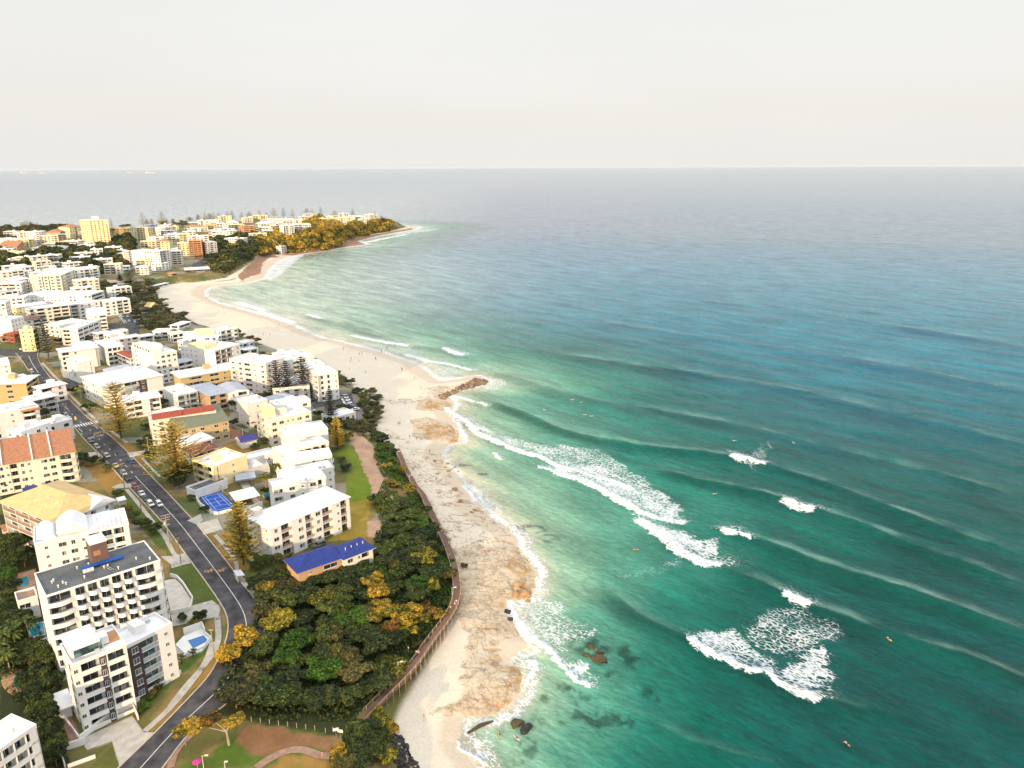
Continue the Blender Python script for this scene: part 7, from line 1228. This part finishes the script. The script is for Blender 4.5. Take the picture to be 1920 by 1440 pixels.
pool('9',[(138,438),(262,395),(300,440),(180,505)],M['blue_pool'],'blue pool inside white walls beside the footpath bend',[(40,470),(100,400),(250,330),(330,420),(250,520),(130,560)],M['white_wall'])
wall('9',[(105,385),(255,330),(275,385)],2.2,M['white_wall'],'tall white wall behind the blue pool'); wall('9',[(275,385),(320,420),(262,500),(120,560),(30,620),(-80,700),(-200,800)],1.1,M['white_wall'],'low white wall in front of the blue pool and palms')
pool('6',[(175,1215),(270,1185),(295,1240),(270,1290),(190,1300)],M['pool_water'],'small turquoise pool on the red brick terrace',[(170,1160),(350,1110),(385,1260),(400,1360),(180,1400)],M['paving'])
pool('7',[(220,325),(345,295),(360,400),(255,415)],M['pool_water'],'turquoise pool below the brick terrace at the foot of the tall block',dz=.6)
def blob(k,cx,cy,rx,ry,n=18,wob=.15,s=1): return [(cx+rx*math.cos(t*6.283/n)*(1+wob*math.sin(2*t*6.283/n+s)),cy+ry*math.sin(t*6.283/n)) for t in range(n)]
pool('7',blob('7',165,770,50,70),M['green_pool'],'kidney shaped dark green pool with orange paving in the left garden',blob('7',140,765,115,105),M['orange_rock'])
pool('4',[(1310,690),(1420,680),(1425,710),(1330,720)],M['pool_water'],'turquoise pool behind the blue grey gabled house'); pool('8',[(830,330),(905,310),(915,350),(850,365)],M['pool_water'],'small pool in the shade under the golden palms'); pool('8',[(1605,1060),(1690,1020),(1690,1045),(1620,1090)],M['pool_water'],'narrow plunge pool in front of the blue roofed beach house')
# blue court
P=[GZ('8',a,b)[:2] for a,b in ((262,352),(452,308),(602,448),(375,492))]; cz=max(Hh(*p) for p in P)+.35; cx,cy=P[0]
ct=empty('tennis_court',(cx,cy,cz),0,'small bright blue sports court with white lines','sports court'); a=MB(); a.prism([(p[0]-cx,p[1]-cy) for p in P],-1.5,0); a.build('court_surface',M['court_blue'],ct)
def cl(u,v): a,b,c,d=[(p[0]-cx,p[1]-cy) for p in P]; return tuple((a[i]*(1-u)+b[i]*u)*(1-v)+(d[i]*(1-u)+c[i]*u)*v for i in (0,1))
a=MB()
for (p,q) in (((.08,.06),(.92,.06)),((.08,.94),(.92,.94)),((.08,.06),(.08,.94)),((.92,.06),(.92,.94)),((.2,.06),(.2,.94)),((.8,.06),(.8,.94)),((.08,.5),(.92,.5)),((.5,.27),(.5,.73)),((.2,.27),(.8,.27)),((.2,.73),(.8,.73))):
    A=Vector((*cl(*p),0));B=Vector((*cl(*q),0)); dd=(B-A).normalized(); nn=Vector((-dd.y,dd.x,0))*.07; a.quad((*(A-nn)[:2],.008),(*(A+nn)[:2],.008),(*(B+nn)[:2],.008),(*(B-nn)[:2],.008))
a.build('line_marking',M['white_paint'],ct)
wall('8',[(205,330),(445,250),(470,300)],2.8,M['white_wall'],'high white wall at the back of the blue court'); wall('8',[(205,330),(270,430),(370,500)],1.6,M['white_wall'],'white wall along the road side of the blue court'); wall('8',[(370,500),(430,505),(520,480),(600,462)],1.2,M['white_wall'],'low white wall at the front of the blue court')
wall('8',[(650,560),(730,470),(830,430)],2.2,M['white_wall'],'white stepped wall between court driveway and gabled block'); wall('8',[(620,760),(680,880),(770,965)],1.4,M['cream_wall'],'cream boundary wall beside the large yellow green tree'); wall('7',[(640,1225),(850,1060),(1060,960),(1100,1060)],1.6,M['white_wall'],'white retaining wall in front of the modern block'); wall('7',[(1040,950),(1200,830),(1340,760),(1440,690)],1.2,M['white_wall'],'white planter wall climbing along the modern block')
wall('7',[(460,1260),(520,1440)],1.6,M['white_wall'],'white boundary wall along the driveway ramp'); wall('7',[(490,1310),(680,1250)],1.8,M['white_wall'],'white wall of the bin enclosure by the ramp'); wall('7',[(540,1440),(760,1360)],.9,M['white_wall'],'low white wall by the planted bed'); wall('7',[(280,440),(340,640),(480,590)],1.8,M['white_wall'],'white garden wall beside the dark garden'); wall('7',[(500,1030),(640,1230)],1.2,M['white_wall'],'white wall beside the brick garden path')
wall('8',[(0,1060),(60,1080),(110,1130),(200,1270),(180,1360),(0,1400)],1.2,M['white_wall'],'curved white terrace wall between tall block and lawn'); wall('8',[(760,270),(900,230)],1.6,M['concrete'],'concrete garden wall under the golden palms'); wall('4',[(1110,1050),(1250,1110),(1260,1180)],1.2,M['concrete'],'grey yard wall right of the yellow block'); wall('d',[(1100,560),(1240,740),(1400,860),(1540,860),(1640,960),(1840,1060)],1.0,M['brown_wall'],'dark sea wall separating park and sand')
path('7',[(505,1010),(560,1120),(610,1240)],2.2,m=M['paving']); drape('terrace','8',[(-60,1100),(40,1085),(100,1140),(190,1280),(170,1350),(0,1380)],M['terrace'],.12)
a=MB(); P=[GZ('7',a_,b_)[:2] for a_,b_ in ((300,450),(430,450))]
def pergola(k,x,y,W_,D2,label,ang=.8,h=2.5):
    X_,Y_,z=GZ(k,x,y); r=empty('pergola',(X_,Y_,z),ang,label,'pergola'); a=MB()
    for u in (0,W_):
        for v in (0,D2): a.tube((u,v,-.3),(u,v,h),.08,k=4)
    a.build('post',M['white_paint'],r); a=MB()
    for i in range(9): a.box(W_*i/8-.06,W_*i/8+.06,-.4,D2+.4,h+.102,h+.24)
    for v in (0,D2): a.box(-.3,W_+.3,v-.08,v+.08,h-.1,h+.1)
    a.build('slats',M['white_paint'],r)
pergola('7',320,560,4.5,4,'white slatted pergola beside the dark garden wall')
def shed(name,k,x,y,W_,D2,h,m,label,cat,ang,rm='white_roof',posts=True):
    X_,Y_,z=GZ(k,x,y); r=empty(name,(X_,Y_,z),ang,label,cat); a=MB(); a.prism([(-.4,-.4),(W_+.4,-.4),(W_+.4,D2+.4),(-.4,D2+.4)],[h,h,h+.5,h+.5],[h+.18,h+.18,h+.68,h+.68]); a.build('roof',M[rm],r)
    for u in (0,W_):
        for v in (0,D2): a=MB(); a.tube((u,v,-.5),(u,v,h+.05),.09,k=6); a.build('post',M[m],r)
    a=MB(); a.box(0,W_,D2-.15,D2,-.5,h+.1); a.build('back_wall',M['cream_wall'],r)
shed('carport','8',600,450,8.5,8,3,'cream_wall','white flat roofed carport beside the blue court','carport',.62); shed('shade_sail','8',600,250,7,5,2.6,'grey_metal','blue grey shade sail behind the carport','shade sail',.4,'blue_grey_roof'); shed('gate_hut','6',1200,490,2.2,2.2,2.6,'white_wall','small white gate hut on the verge','hut',.7)
shed('garden_shelter','6',60,790,4.5,4,2.6,'white_paint','round roofed orange tiled garden shelter at the left edge','shelter',.8,'tile_roof'); shed('bus_shelter','8',660,1110,3.4,1.6,2.3,'grey_metal','grey bus shelter on the outer verge of the bend','bus shelter',2.2,'pale_roof')
# fence posts of the park and lawn
for i in range(11):
    a_=570+72*i if i<9 else 1290; x,y,z=GZ('9',min(a_,1290)-(i>9)*60,1060+10*i); k=('fp',)
    if k not in crc: a=MB(); a.tube((0,0,-.2),(0,0,1.3),.09,k=6); crc[k]=a.mesh('post',M['pole_wood'])
    o=link('fence_post',crc[k],None,(x,y,z)); props(o,'pale timber post of the row between lawn and wood','post','posts between lawn and wood')
for i,(a_,b_) in enumerate([(180,1185),(150,1225),(120,1260),(215,1150)]): x,y,z=GZ('9',a_,b_); o=link('bollard',crc[('fp',)],None,(x,y,z),None,(1.1,1.1,.7)); props(o,'short timber bollard on the kerb of the lawn','bollard','bollards along the lawn kerb')
def sign(k,x,y,w_,h_,z0,m,label,ang=0,name='sign',post=True):
    X_,Y_,z=GZ(k,x,y); r=empty(name,(X_,Y_,z),ang,label,'sign'); a=MB(); a.tube((0,0,-.2),(0,0,z0+h_*.5),.04,k=5); a.build('post',M['grey_metal'],r); a=MB(); a.prism([(-w_/2,-.05),(w_/2,-.05),(w_/2,-.02),(-w_/2,-.02)],z0,z0+h_); a.build('panel',m,r)
sign('f',1365,285,.9,1.7,.8,M['yellow_paint'],'tall yellow crossing sign in front of the parked white car'); sign('f',1668,260,.7,.7,1.9,M['yellow_paint'],'small yellow sign on the right side of the crossing'); sign('f',1855,920,.9,.9,1.8,M['yellow_paint'],'round yellow sign next to the pinkish wagon'); sign('e',385,225,1.6,.8,3,M['white_paint'],'white rectangular sign at the top of the road')
sign('p',45,1190,1.3,.8,1.6,M['white_paint'],'left white information board at the boardwalk steps',.3); sign('p',80,1200,1.3,.8,1.5,M['white_paint'],'right white information board at the boardwalk steps',-.2); sign('f',1480,575,.8,.8,1.4,M['white_paint'],'round white sign at the kerb below the crossing'); sign('f',1825,290,1,.8,1.2,M['white_paint'],'white box sign right of the crossing')
def umbrella(k,x,y,m,label):
    X_,Y_,z=GZ(k,x,y); r=empty('parasol',(X_,Y_,z),0,label,'parasol'); a=MB(); a.tube((0,0,-.2),(0,0,2.2),.03,k=5); a.build('pole',M['white_paint'],r); a=MB(); n=10
    E=[(.95*math.cos(6.283*i/n),.95*math.sin(6.283*i/n),1.9) for i in range(n)]
    for i in range(n): a.quad(E[i],E[(i+1)%n],(0,0,2.4))
    a.build('canopy',m,r)
dm('pink_cloth',(.75,.04,.30),rough=.8); dm('red_cloth',(.55,.04,.05),rough=.8); dm('white_cloth',(.8,.78,.75),rough=.8); dm('blue_cloth',(.05,.12,.35),rough=.8); dm('dark_cloth',(.03,.03,.035),rough=.8); dm('orange_cloth',(.7,.25,.08),rough=.8)
umbrella('9',215,1446,M['pink_cloth'],'bright pink parasol on the lawn at the bottom edge'); x,y,z=GZ('9',262,1438); lamp(x,y,z,3.2,'thin lamp post right of the pink parasol'); x,y,z=GZ('9',432,1440); lamp(x,y,z,1.6,'short white lamp on the lawn by the path',arm=.4)
# ============================================================ ROCKS
def rockmesh(seed,m):
    g=random.Random(seed); bm=bmesh.new(); bmesh.ops.create_icosphere(bm,subdivisions=3,radius=1)
    pl_=[(Vector((g.uniform(-1,1),g.uniform(-1,1),g.uniform(-.6,1))).normalized(),g.uniform(.42,.85)) for _ in range(14)]
    for v in bm.verts:
        for n_,d_ in pl_:
            s=v.co.dot(n_)
            if s>d_: v.co-=n_*(s-d_)
        v.co*=g.uniform(.95,1.05); v.co.z*=.72
    me=bpy.data.meshes.new('boulder'); bm.to_mesh(me); bm.free(); me.materials.append(m); return me
RK={k:[rockmesh(i+10*j,M[k]) for i in range(5)] for j,k in enumerate(('dark_rock','orange_rock','mossy_rock','groyne_rock'))}
def boulder(x,y,z,s,k,label,group): o=link('boulder',RK[k][rnd.randint(0,4)],None,(x,y,z),rnd.uniform(0,6),(s*rnd.uniform(.8,1.3),s,s*rnd.uniform(.6,1))); props(o,label,'boulder',group)
P_=[(500,1160),(540,1180),(590,1240),(630,1300),(640,1370),(700,1440),(520,1440),(500,1300),(490,1200)]
for x,y in fillpoly('p',P_,.85,21,False,170): boulder(x,y,Hh(x,y)+.2,rnd.uniform(.5,.95),'dark_rock','dark boulder of the rock armour at the lower edge of the beach','dark boulders at the lower edge of the beach')
GP=[(822,742),(850,728),(870,720),(893,709),(914,712),(912,717),(880,726),(850,736),(828,748)]
gw=[U(a,b,1.2) for a,b in GP]; g_=random.Random(4); cnt=0
for _ in range(3000):
    xs=[p[0] for p in gw]; ys=[p[1] for p in gw]; x,y=g_.uniform(min(xs),max(xs)),g_.uniform(min(ys),max(ys))
    if cnt<150 and inpoly(np.array([x]),np.array([y]),gw)[0]>0: cnt+=1; boulder(x,y,max(Hh(x,y),0)+.5,g_.uniform(.9,1.7),'groyne_rock','brown boulder piled on the rock groyne','boulders of the rock groyne')
for i,(k,a,b,s,m,l) in enumerate([('q',1420,1350,2.2,'orange_rock','large split orange boulder at the seaward tip of the rock shelf'),('q',1470,1410,2.4,'orange_rock','rounded orange boulder right below the split one'),('q',1400,1400,1.6,'orange_rock','smaller orange boulder left of the rounded one'),('p',1470,70,2.2,'orange_rock','orange boulder leaning on the shelf above the dark gap'),('p',1545,50,1.9,'orange_rock','orange boulder washed by the foam'),('p',1565,115,1.2,'orange_rock','small orange boulder lowest beside the foam'),('p',1400,200,1.6,'dark_rock','black wet rock in the gap of the shelf'),('p',1430,260,1.5,'dark_rock','second black wet rock in the gap of the shelf'),
 ('s',490,700,1.9,'mossy_rock','mossy rock left of the group standing in the green water'),('s',545,730,1.8,'mossy_rock','mossy rock at the back of the group in the green water'),('s',530,775,2.4,'mossy_rock','largest brown rock of the group in the green water'),('s',460,740,1.6,'mossy_rock','low mossy rock nearest the foam'),('s',575,790,1.0,'dark_rock','small dark rock at the right end of the group'),('p',1480,1080,2.2,'mossy_rock','brown rock in the shallows above the yellow board'),('p',1550,1125,2.4,'dark_rock','dark rock in the shallows beside the white surfboard')]):
    bx,by=Z(k,a,b); x,y=U(bx,by,.2); boulder(x,y,max(.05,Hh(x,y))+(-.2 if k=='s' else .1),s,m,l,None)
a=MB(); q0=U(*Z('p',1090,1160),.3); q1=U(*Z('p',1190,1100),.3); q2=U(*Z('p',1290,1062),.3)
a.tube((0,0,0),(q1[0]-q0[0],q1[1]-q0[1],.1),.35,.55,6); a.tube((q1[0]-q0[0],q1[1]-q0[1],.1),(q2[0]-q0[0],q2[1]-q0[1],-.1),.55,.3,6); o=a.build('rock_ridge',M['mossy_rock']); o.location=(q0[0],q0[1],.15); props(o,'narrow reddish rock ridge lying in the swash below the shelf','rock')
for i,(a_,b_,s) in enumerate([(845,370,1.6),(850,435,1.5),(820,405,1.0),(875,415,.9),(900,400,1.1),(760,465,1.5),(905,590,2.0),(950,680,1.8),(1060,750,1.8),(1030,770,1.4),(930,435,.8),(740,360,1.6)]): bx,by=Z('q',a_,b_); x,y=U(bx,by,.5); boulder(x,y,max(0,Hh(x,y)),s,'orange_rock','tan boulder scattered on the sand beside the water','tan boulders scattered on the sand')
# ============================================================ PEOPLE
def skinned(name,pts,edges,rad_,m,sub=1):
    me=bpy.data.meshes.new(name); me.from_pydata(pts,edges,[]); o=bpy.data.objects.new(name,me); col.objects.link(o); o.modifiers.new('s','SKIN'); 
    for v,r in zip(me.skin_vertices[0].data,rad_): v.radius=(r,r)
    me.skin_vertices[0].data[0].use_root=True; sb_=o.modifiers.new('b','SUBSURF'); sb_.levels=sub; sb_.render_levels=sub
    dg=bpy.context.evaluated_depsgraph_get(); n=bpy.data.meshes.new_from_object(o.evaluated_get(dg)); bpy.data.objects.remove(o); n.materials.clear(); n.materials.append(m); n.name=name
    n.polygons.foreach_set('use_smooth',[True]*len(n.polygons)); return n
def figure(pose):
    # joints: pelvis, chest, neck, head, shoulders.. (metres)
    st=.28 if pose=='walk' else .06
    P=[(0,0,.95),(0,0,1.18),(0,0,1.42),(0,.01,1.52),(0,.02,1.68)]; r=[.15,.15,.15,.055,.10]; E=[(0,1),(1,2),(2,3),(3,4)]
    for s in (-1,1):
        i=len(P); P+=[(s*.19,0,1.40),(s*.25,.02*s,1.12),(s*.24,.10 if pose=='walk' else .03,.88),(s*.24,.13 if pose=='walk' else .04,.78)]; r+=[.065,.045,.036,.035]; E+=[(2,i),(i,i+1),(i+1,i+2),(i+2,i+3)]
        i=len(P); y=s*st; P+=[(s*.10,0,.88),(s*.11,y*.5,.50),(s*.11,y*.9,.09),(s*.12,y*.9-.14,.04)]; r+=[.10,.07,.045,.04]; E+=[(0,i),(i,i+1),(i+1,i+2),(i+2,i+3)]
    return P,E,r
def lying():
    P=[(0,0,.18),(0,.25,.22),(0,.48,.30),(0,.56,.36),(0,.66,.42)]; r=[.14,.14,.14,.055,.10]; E=[(0,1),(1,2),(2,3),(3,4)]
    for s in (-1,1):
        i=len(P); P+=[(s*.2,.46,.28),(s*.36,.62,.16),(s*.34,.85,.05),(s*.33,.93,.02)]; r+=[.06,.045,.035,.035]; E+=[(2,i),(i,i+1),(i+1,i+2),(i+2,i+3)]
        i=len(P); P+=[(s*.1,-.08,.17),(s*.12,-.45,.15),(s*.12,-.85,.14),(s*.12,-1.0,.13)]; r+=[.09,.065,.045,.035]; E+=[(0,i),(i,i+1),(i+1,i+2),(i+2,i+3)]
    return P,E,r
BM={p:skinned('body',*figure(p),M['skin']) for p in('walk','stand')}; BM['lie']=skinned('body',*lying(),M['skin'])
FM={}
def clothes(pose,m,part):
    k=(pose,m,part)
    if k not in FM:
        if pose=='lie': pts,e,r=([(0,-.05,.18),(0,.25,.22),(0,.47,.29)],[(0,1),(1,2)],[.165,.165,.16]) if part=='shirt' else ([(0,.02,.18),(-.1,-.1,.17),(-.12,-.42,.15),(.1,-.1,.17),(.12,-.42,.15)],[(0,1),(1,2),(0,3),(3,4)],[.16,.11,.09,.11,.09])
        elif part=='shirt': pts,e,r=[(0,0,.98),(0,0,1.2),(0,0,1.42),(-.2,0,1.40),(-.245,0,1.18),(.2,0,1.40),(.245,0,1.18)],[(0,1),(1,2),(2,3),(3,4),(2,5),(5,6)],[.168,.165,.165,.082,.065,.082,.065]
        else:
            y=.15 if pose=='walk' else .03; pts,e,r=[(0,0,.97),(-.10,0,.86),(-.11,-y,.52),(.10,0,.86),(.11,y,.52)],[(0,1),(1,2),(0,3),(3,4)],[.17,.125,.095,.125,.095]
        FM[k]=skinned(part,pts,e,r,M[m])
    return FM[k]
hm_=MB(); 
bmh=bmesh.new(); bmesh.ops.create_icosphere(bmh,subdivisions=2,radius=.118); 
for v in bmh.verts: v.co.z=max(v.co.z,-.03)
HAIR=bpy.data.meshes.new('hair'); bmh.to_mesh(HAIR); bmh.free(); HAIR.materials.append(M['hair'])
def person(x,y,z,ang,pose,shirt,shorts,label,group=None):
    r=empty('person',(x,y,z),ang,label,'person',group); link('body',BM[pose],r); link('shirt',clothes(pose,shirt,'shirt'),r); link('shorts',clothes(pose,shorts,'shorts'),r); link('hair',HAIR,r,(0,.035,1.72) if pose!='lie' else (0,.68,.46)); return r
for a,b,s1,s2,ps,l in [(766,1222,'white_cloth','dark_cloth','stand','person in white standing on the small landing beside the boardwalk'),(781,1229,'white_cloth','dark_cloth','walk','left one of the pair in white walking at the landing'),(785,1228,'pink_cloth','white_cloth','walk','right one of the pair walking at the landing'),(845,1142,'dark_cloth','white_cloth','walk','person in dark top leading the group at the boardwalk bend'),(853,1135,'red_cloth','white_cloth','walk','person in red at the boardwalk bend'),(856,1133,'white_cloth','pink_cloth','walk','person in white beside the one in red at the bend'),
 (829,999,'red_cloth','white_cloth','walk','person in red on the narrow stretch of the boardwalk'),(833,1006,'white_cloth','blue_cloth','walk','person in white and blue on the narrow stretch'),(833,1022,'blue_cloth','dark_cloth','walk','person in blue further down the narrow stretch'),(841,1022,'orange_cloth','white_cloth','walk','person in orange beside the one in blue'),(838,1036,'pink_cloth','dark_cloth','walk','person in pink below the pair'),(842,1046,'white_cloth','dark_cloth','walk','last person of the line above the rock shelf'),(803,956,'white_cloth','red_cloth','walk','person near the boardwalk kink in white and red'),(792,940,'red_cloth','red_cloth','stand','person in all red at the boardwalk kink')]:
    p=U(a,b,BZ); person(p[0],p[1],BZ,rnd.uniform(0,6),ps,s1,s2,l)
for k,a,b,s1,s2,ps,l in [('p',540,1160,'red_cloth','red_cloth','stand','person in red at the top of the dark boulders'),('p',515,1140,'dark_cloth','dark_cloth','stand','person in dark clothes beside the one in red'),('p',740,1060,'orange_cloth','orange_cloth','walk','person in orange alone on the lower cove sand'),('5',1530,835,'dark_cloth','dark_cloth','walk','left one of the dark dressed pair on the rocky sand'),('5',1546,833,'dark_cloth','blue_cloth','walk','right one of the dark dressed pair on the rocky sand'),('5',1455,965,'dark_cloth','dark_cloth','stand','person in black near the far start of the boardwalk'),('5',1645,968,'blue_cloth','dark_cloth','walk','person alone on the sand between rock outcrops'),('5',1715,985,'dark_cloth','dark_cloth','walk','person near the larger rock outcrop'),('q',700,290,'dark_cloth','dark_cloth','stand','person standing in the ring of rocks'),('q',230,640,'red_cloth','white_cloth','stand','person at the edge of the seaward lawn'),('9',1205,1360,'red_cloth','pink_cloth','walk','person in red on the curved garden path'),('9',1340,1290,'pink_cloth','white_cloth','stand','person by the path end under the bushes')]:
    x,y,z=GZ(k,a,b); person(x,y,z,rnd.uniform(0,6),ps,s1,s2,l)
for i,(k,a,b) in enumerate([('5',980,80),('5',1140,135),('5',1165,130),('5',1365,110),('5',1305,182),('5',1135,207),('5',1060,182),('5',1050,210),('5',1565,285),('5',1570,292),('5',1693,372),('5',1415,72),('5',1757,472),('5',1205,318),('5',1040,285),('2',110,910),('2',190,960),('2',195,1000),('2',525,1062),('2',570,1100),('2',650,1125),('2',690,1105),('2',680,1130),('2',1025,1238),('2',1265,1322),('2',1555,1412),('2',35,862),('2',605,1195),('2',545,1195),('2',140,980),('d',1180,570),('d',1900,430),('2',60,765),('2',1610,1350),('2',1660,1310)]):
    x,y,z=GZ(k,a,b); person(x,y,z+.02,rnd.uniform(0,6),'walk' if i%2 else 'stand',rnd.choice(['dark_cloth','red_cloth','white_cloth','blue_cloth','dark_cloth']),rnd.choice(['dark_cloth','blue_cloth']),'small distant figure on the long main beach','people on the main beach')
def board(x,y,ang,m,label):
    a=MB(); n=14; E=[(.30*math.sin(math.pi*((i+.5)/n))**.7,-1.25+2.5*(i+.5)/n) for i in range(n)]; Q=E+[(-u,v) for u,v in E[::-1]]; a.prism(Q,0,.09); o=a.build('surfboard',m); o.location=(x,y,.38); o.rotation_euler=(0,0,ang); props(o,label,'surfboard')
    return o
for i,(k,a,b,bm_,an,l) in enumerate([('r',1250,615,'white_paint',.6,'nearest the wave right of the groyne'),('r',1505,525,'white_paint',1.4,'upper one of the group right of the groyne'),('r',1585,548,'white_paint',1.9,'upper right one of the group right of the groyne'),('r',1618,660,'white_paint',1.5,'lower left one behind the group'),('r',1675,672,'white_paint',1.7,'lower right one behind the group'),('r',1505,722,'white_paint',1.2,'lowest one of the loose group'),('t',672,250,'white_paint',1.9,'out beyond the small breaking wave'),('t',1090,265,'white_paint',.2,'farthest out to the right'),('t',533,628,'white_paint',2.0,'between the two lines of waves'),('u',1685,515,'yellow_paint',.35,'on the wide yellow board far right'),('p',1342,1175,'paint_yellow',.3,'in the shallows on the yellow green board'),('p',1475,1200,'white_paint',.7,'in the shallows beside the dark rock'),('u',1342,1375,'dark_cloth',.4,'near the bottom of the green water'),('s',760,100,'orange_cloth',1.6,'on the orange board behind the foam')]):
    x,y=U(*Z(k,a,b),.4); board(x,y,an,M[bm_],'surfboard of the surfer '+l); person(x,y,.40,an,'lie','dark_cloth' if i%3 else 'white_cloth','dark_cloth','surfer lying on a board '+l)
dm('pool_pale',(.25,.42,.38),rough=.1)
# ============================================================ SHIPS ON THE HORIZON, ROCK POOL
def ship(px,py,L_,label):
    x,y=U(px,py,0); y=min(y,24000); a=math.atan2(x,y); s=1.; r=empty('cargo_ship',(x,y,0),.2,label,'ship'); a=MB(); a.prism([(-L_/2,0),(-L_/2+8,-L_*.06),(L_/2-20,-L_*.06),(L_/2,0),(L_/2-20,L_*.06),(-L_/2+8,L_*.06)],0,L_*.07); a.build('hull',M['tan_brick'],r); a=MB(); a.box(-L_*.46,-L_*.34,-L_*.05,L_*.05,L_*.07,L_*.2); a.build('superstructure',M['white_paint'],r); a=MB(); a.box(-L_*.28,L_*.38,-L_*.05,L_*.05,L_*.07,L_*.11); a.build('cargo',M['cream_wall'],r)
ship(283,326,260,'largest of the pale ships on the left horizon'); ship(45,325.5,200,'pale ship farthest left on the horizon'); ship(80,325.5,200,'pale ship second from the left on the horizon'); ship(360,322.5,180,'faint pale ship rightmost on the horizon')
P=[GZ('h',a_,b_)[:2] for a_,b_ in ((60,1130),(170,1110),(420,1110),(500,1130),(440,1160),(250,1180),(90,1170))]; cx=sum(p[0] for p in P)/7; cy=sum(p[1] for p in P)/7
r=empty('ocean_pool',(cx,cy,1.9),0,'pale ocean pool with concrete surround at the far end of the beach','ocean pool'); a=MB(); a.prism([((p[0]-cx)*1.18,(p[1]-cy)*1.25) for p in P],-2.5,0); a.build('surround',M['concrete'],r); a=MB(); a.prism([(p[0]-cx,p[1]-cy) for p in P],-.3,.05); a.build('water',M['pool_pale'],r)

# ============================================================ HAZE
HZ=1.1e-5
hzb=MB(); hzb.box(-45000,45000,-3500,60000,-9,150)
m=bpy.data.materials.new('sea haze'); m.use_nodes=True; t=m.node_tree; t.nodes.clear(); o_=t.nodes.new('ShaderNodeOutputMaterial'); v_=t.nodes.new('ShaderNodeVolumePrincipled'); v_.inputs['Color'].default_value=(.80,.90,1,1); v_.inputs['Density'].default_value=HZ; v_.inputs['Anisotropy'].default_value=.0; t.links.new(v_.outputs[0],o_.inputs['Volume'])
props(hzb.build('haze',m),'thin pale sea haze over the whole bay','haze',None,'stuff')
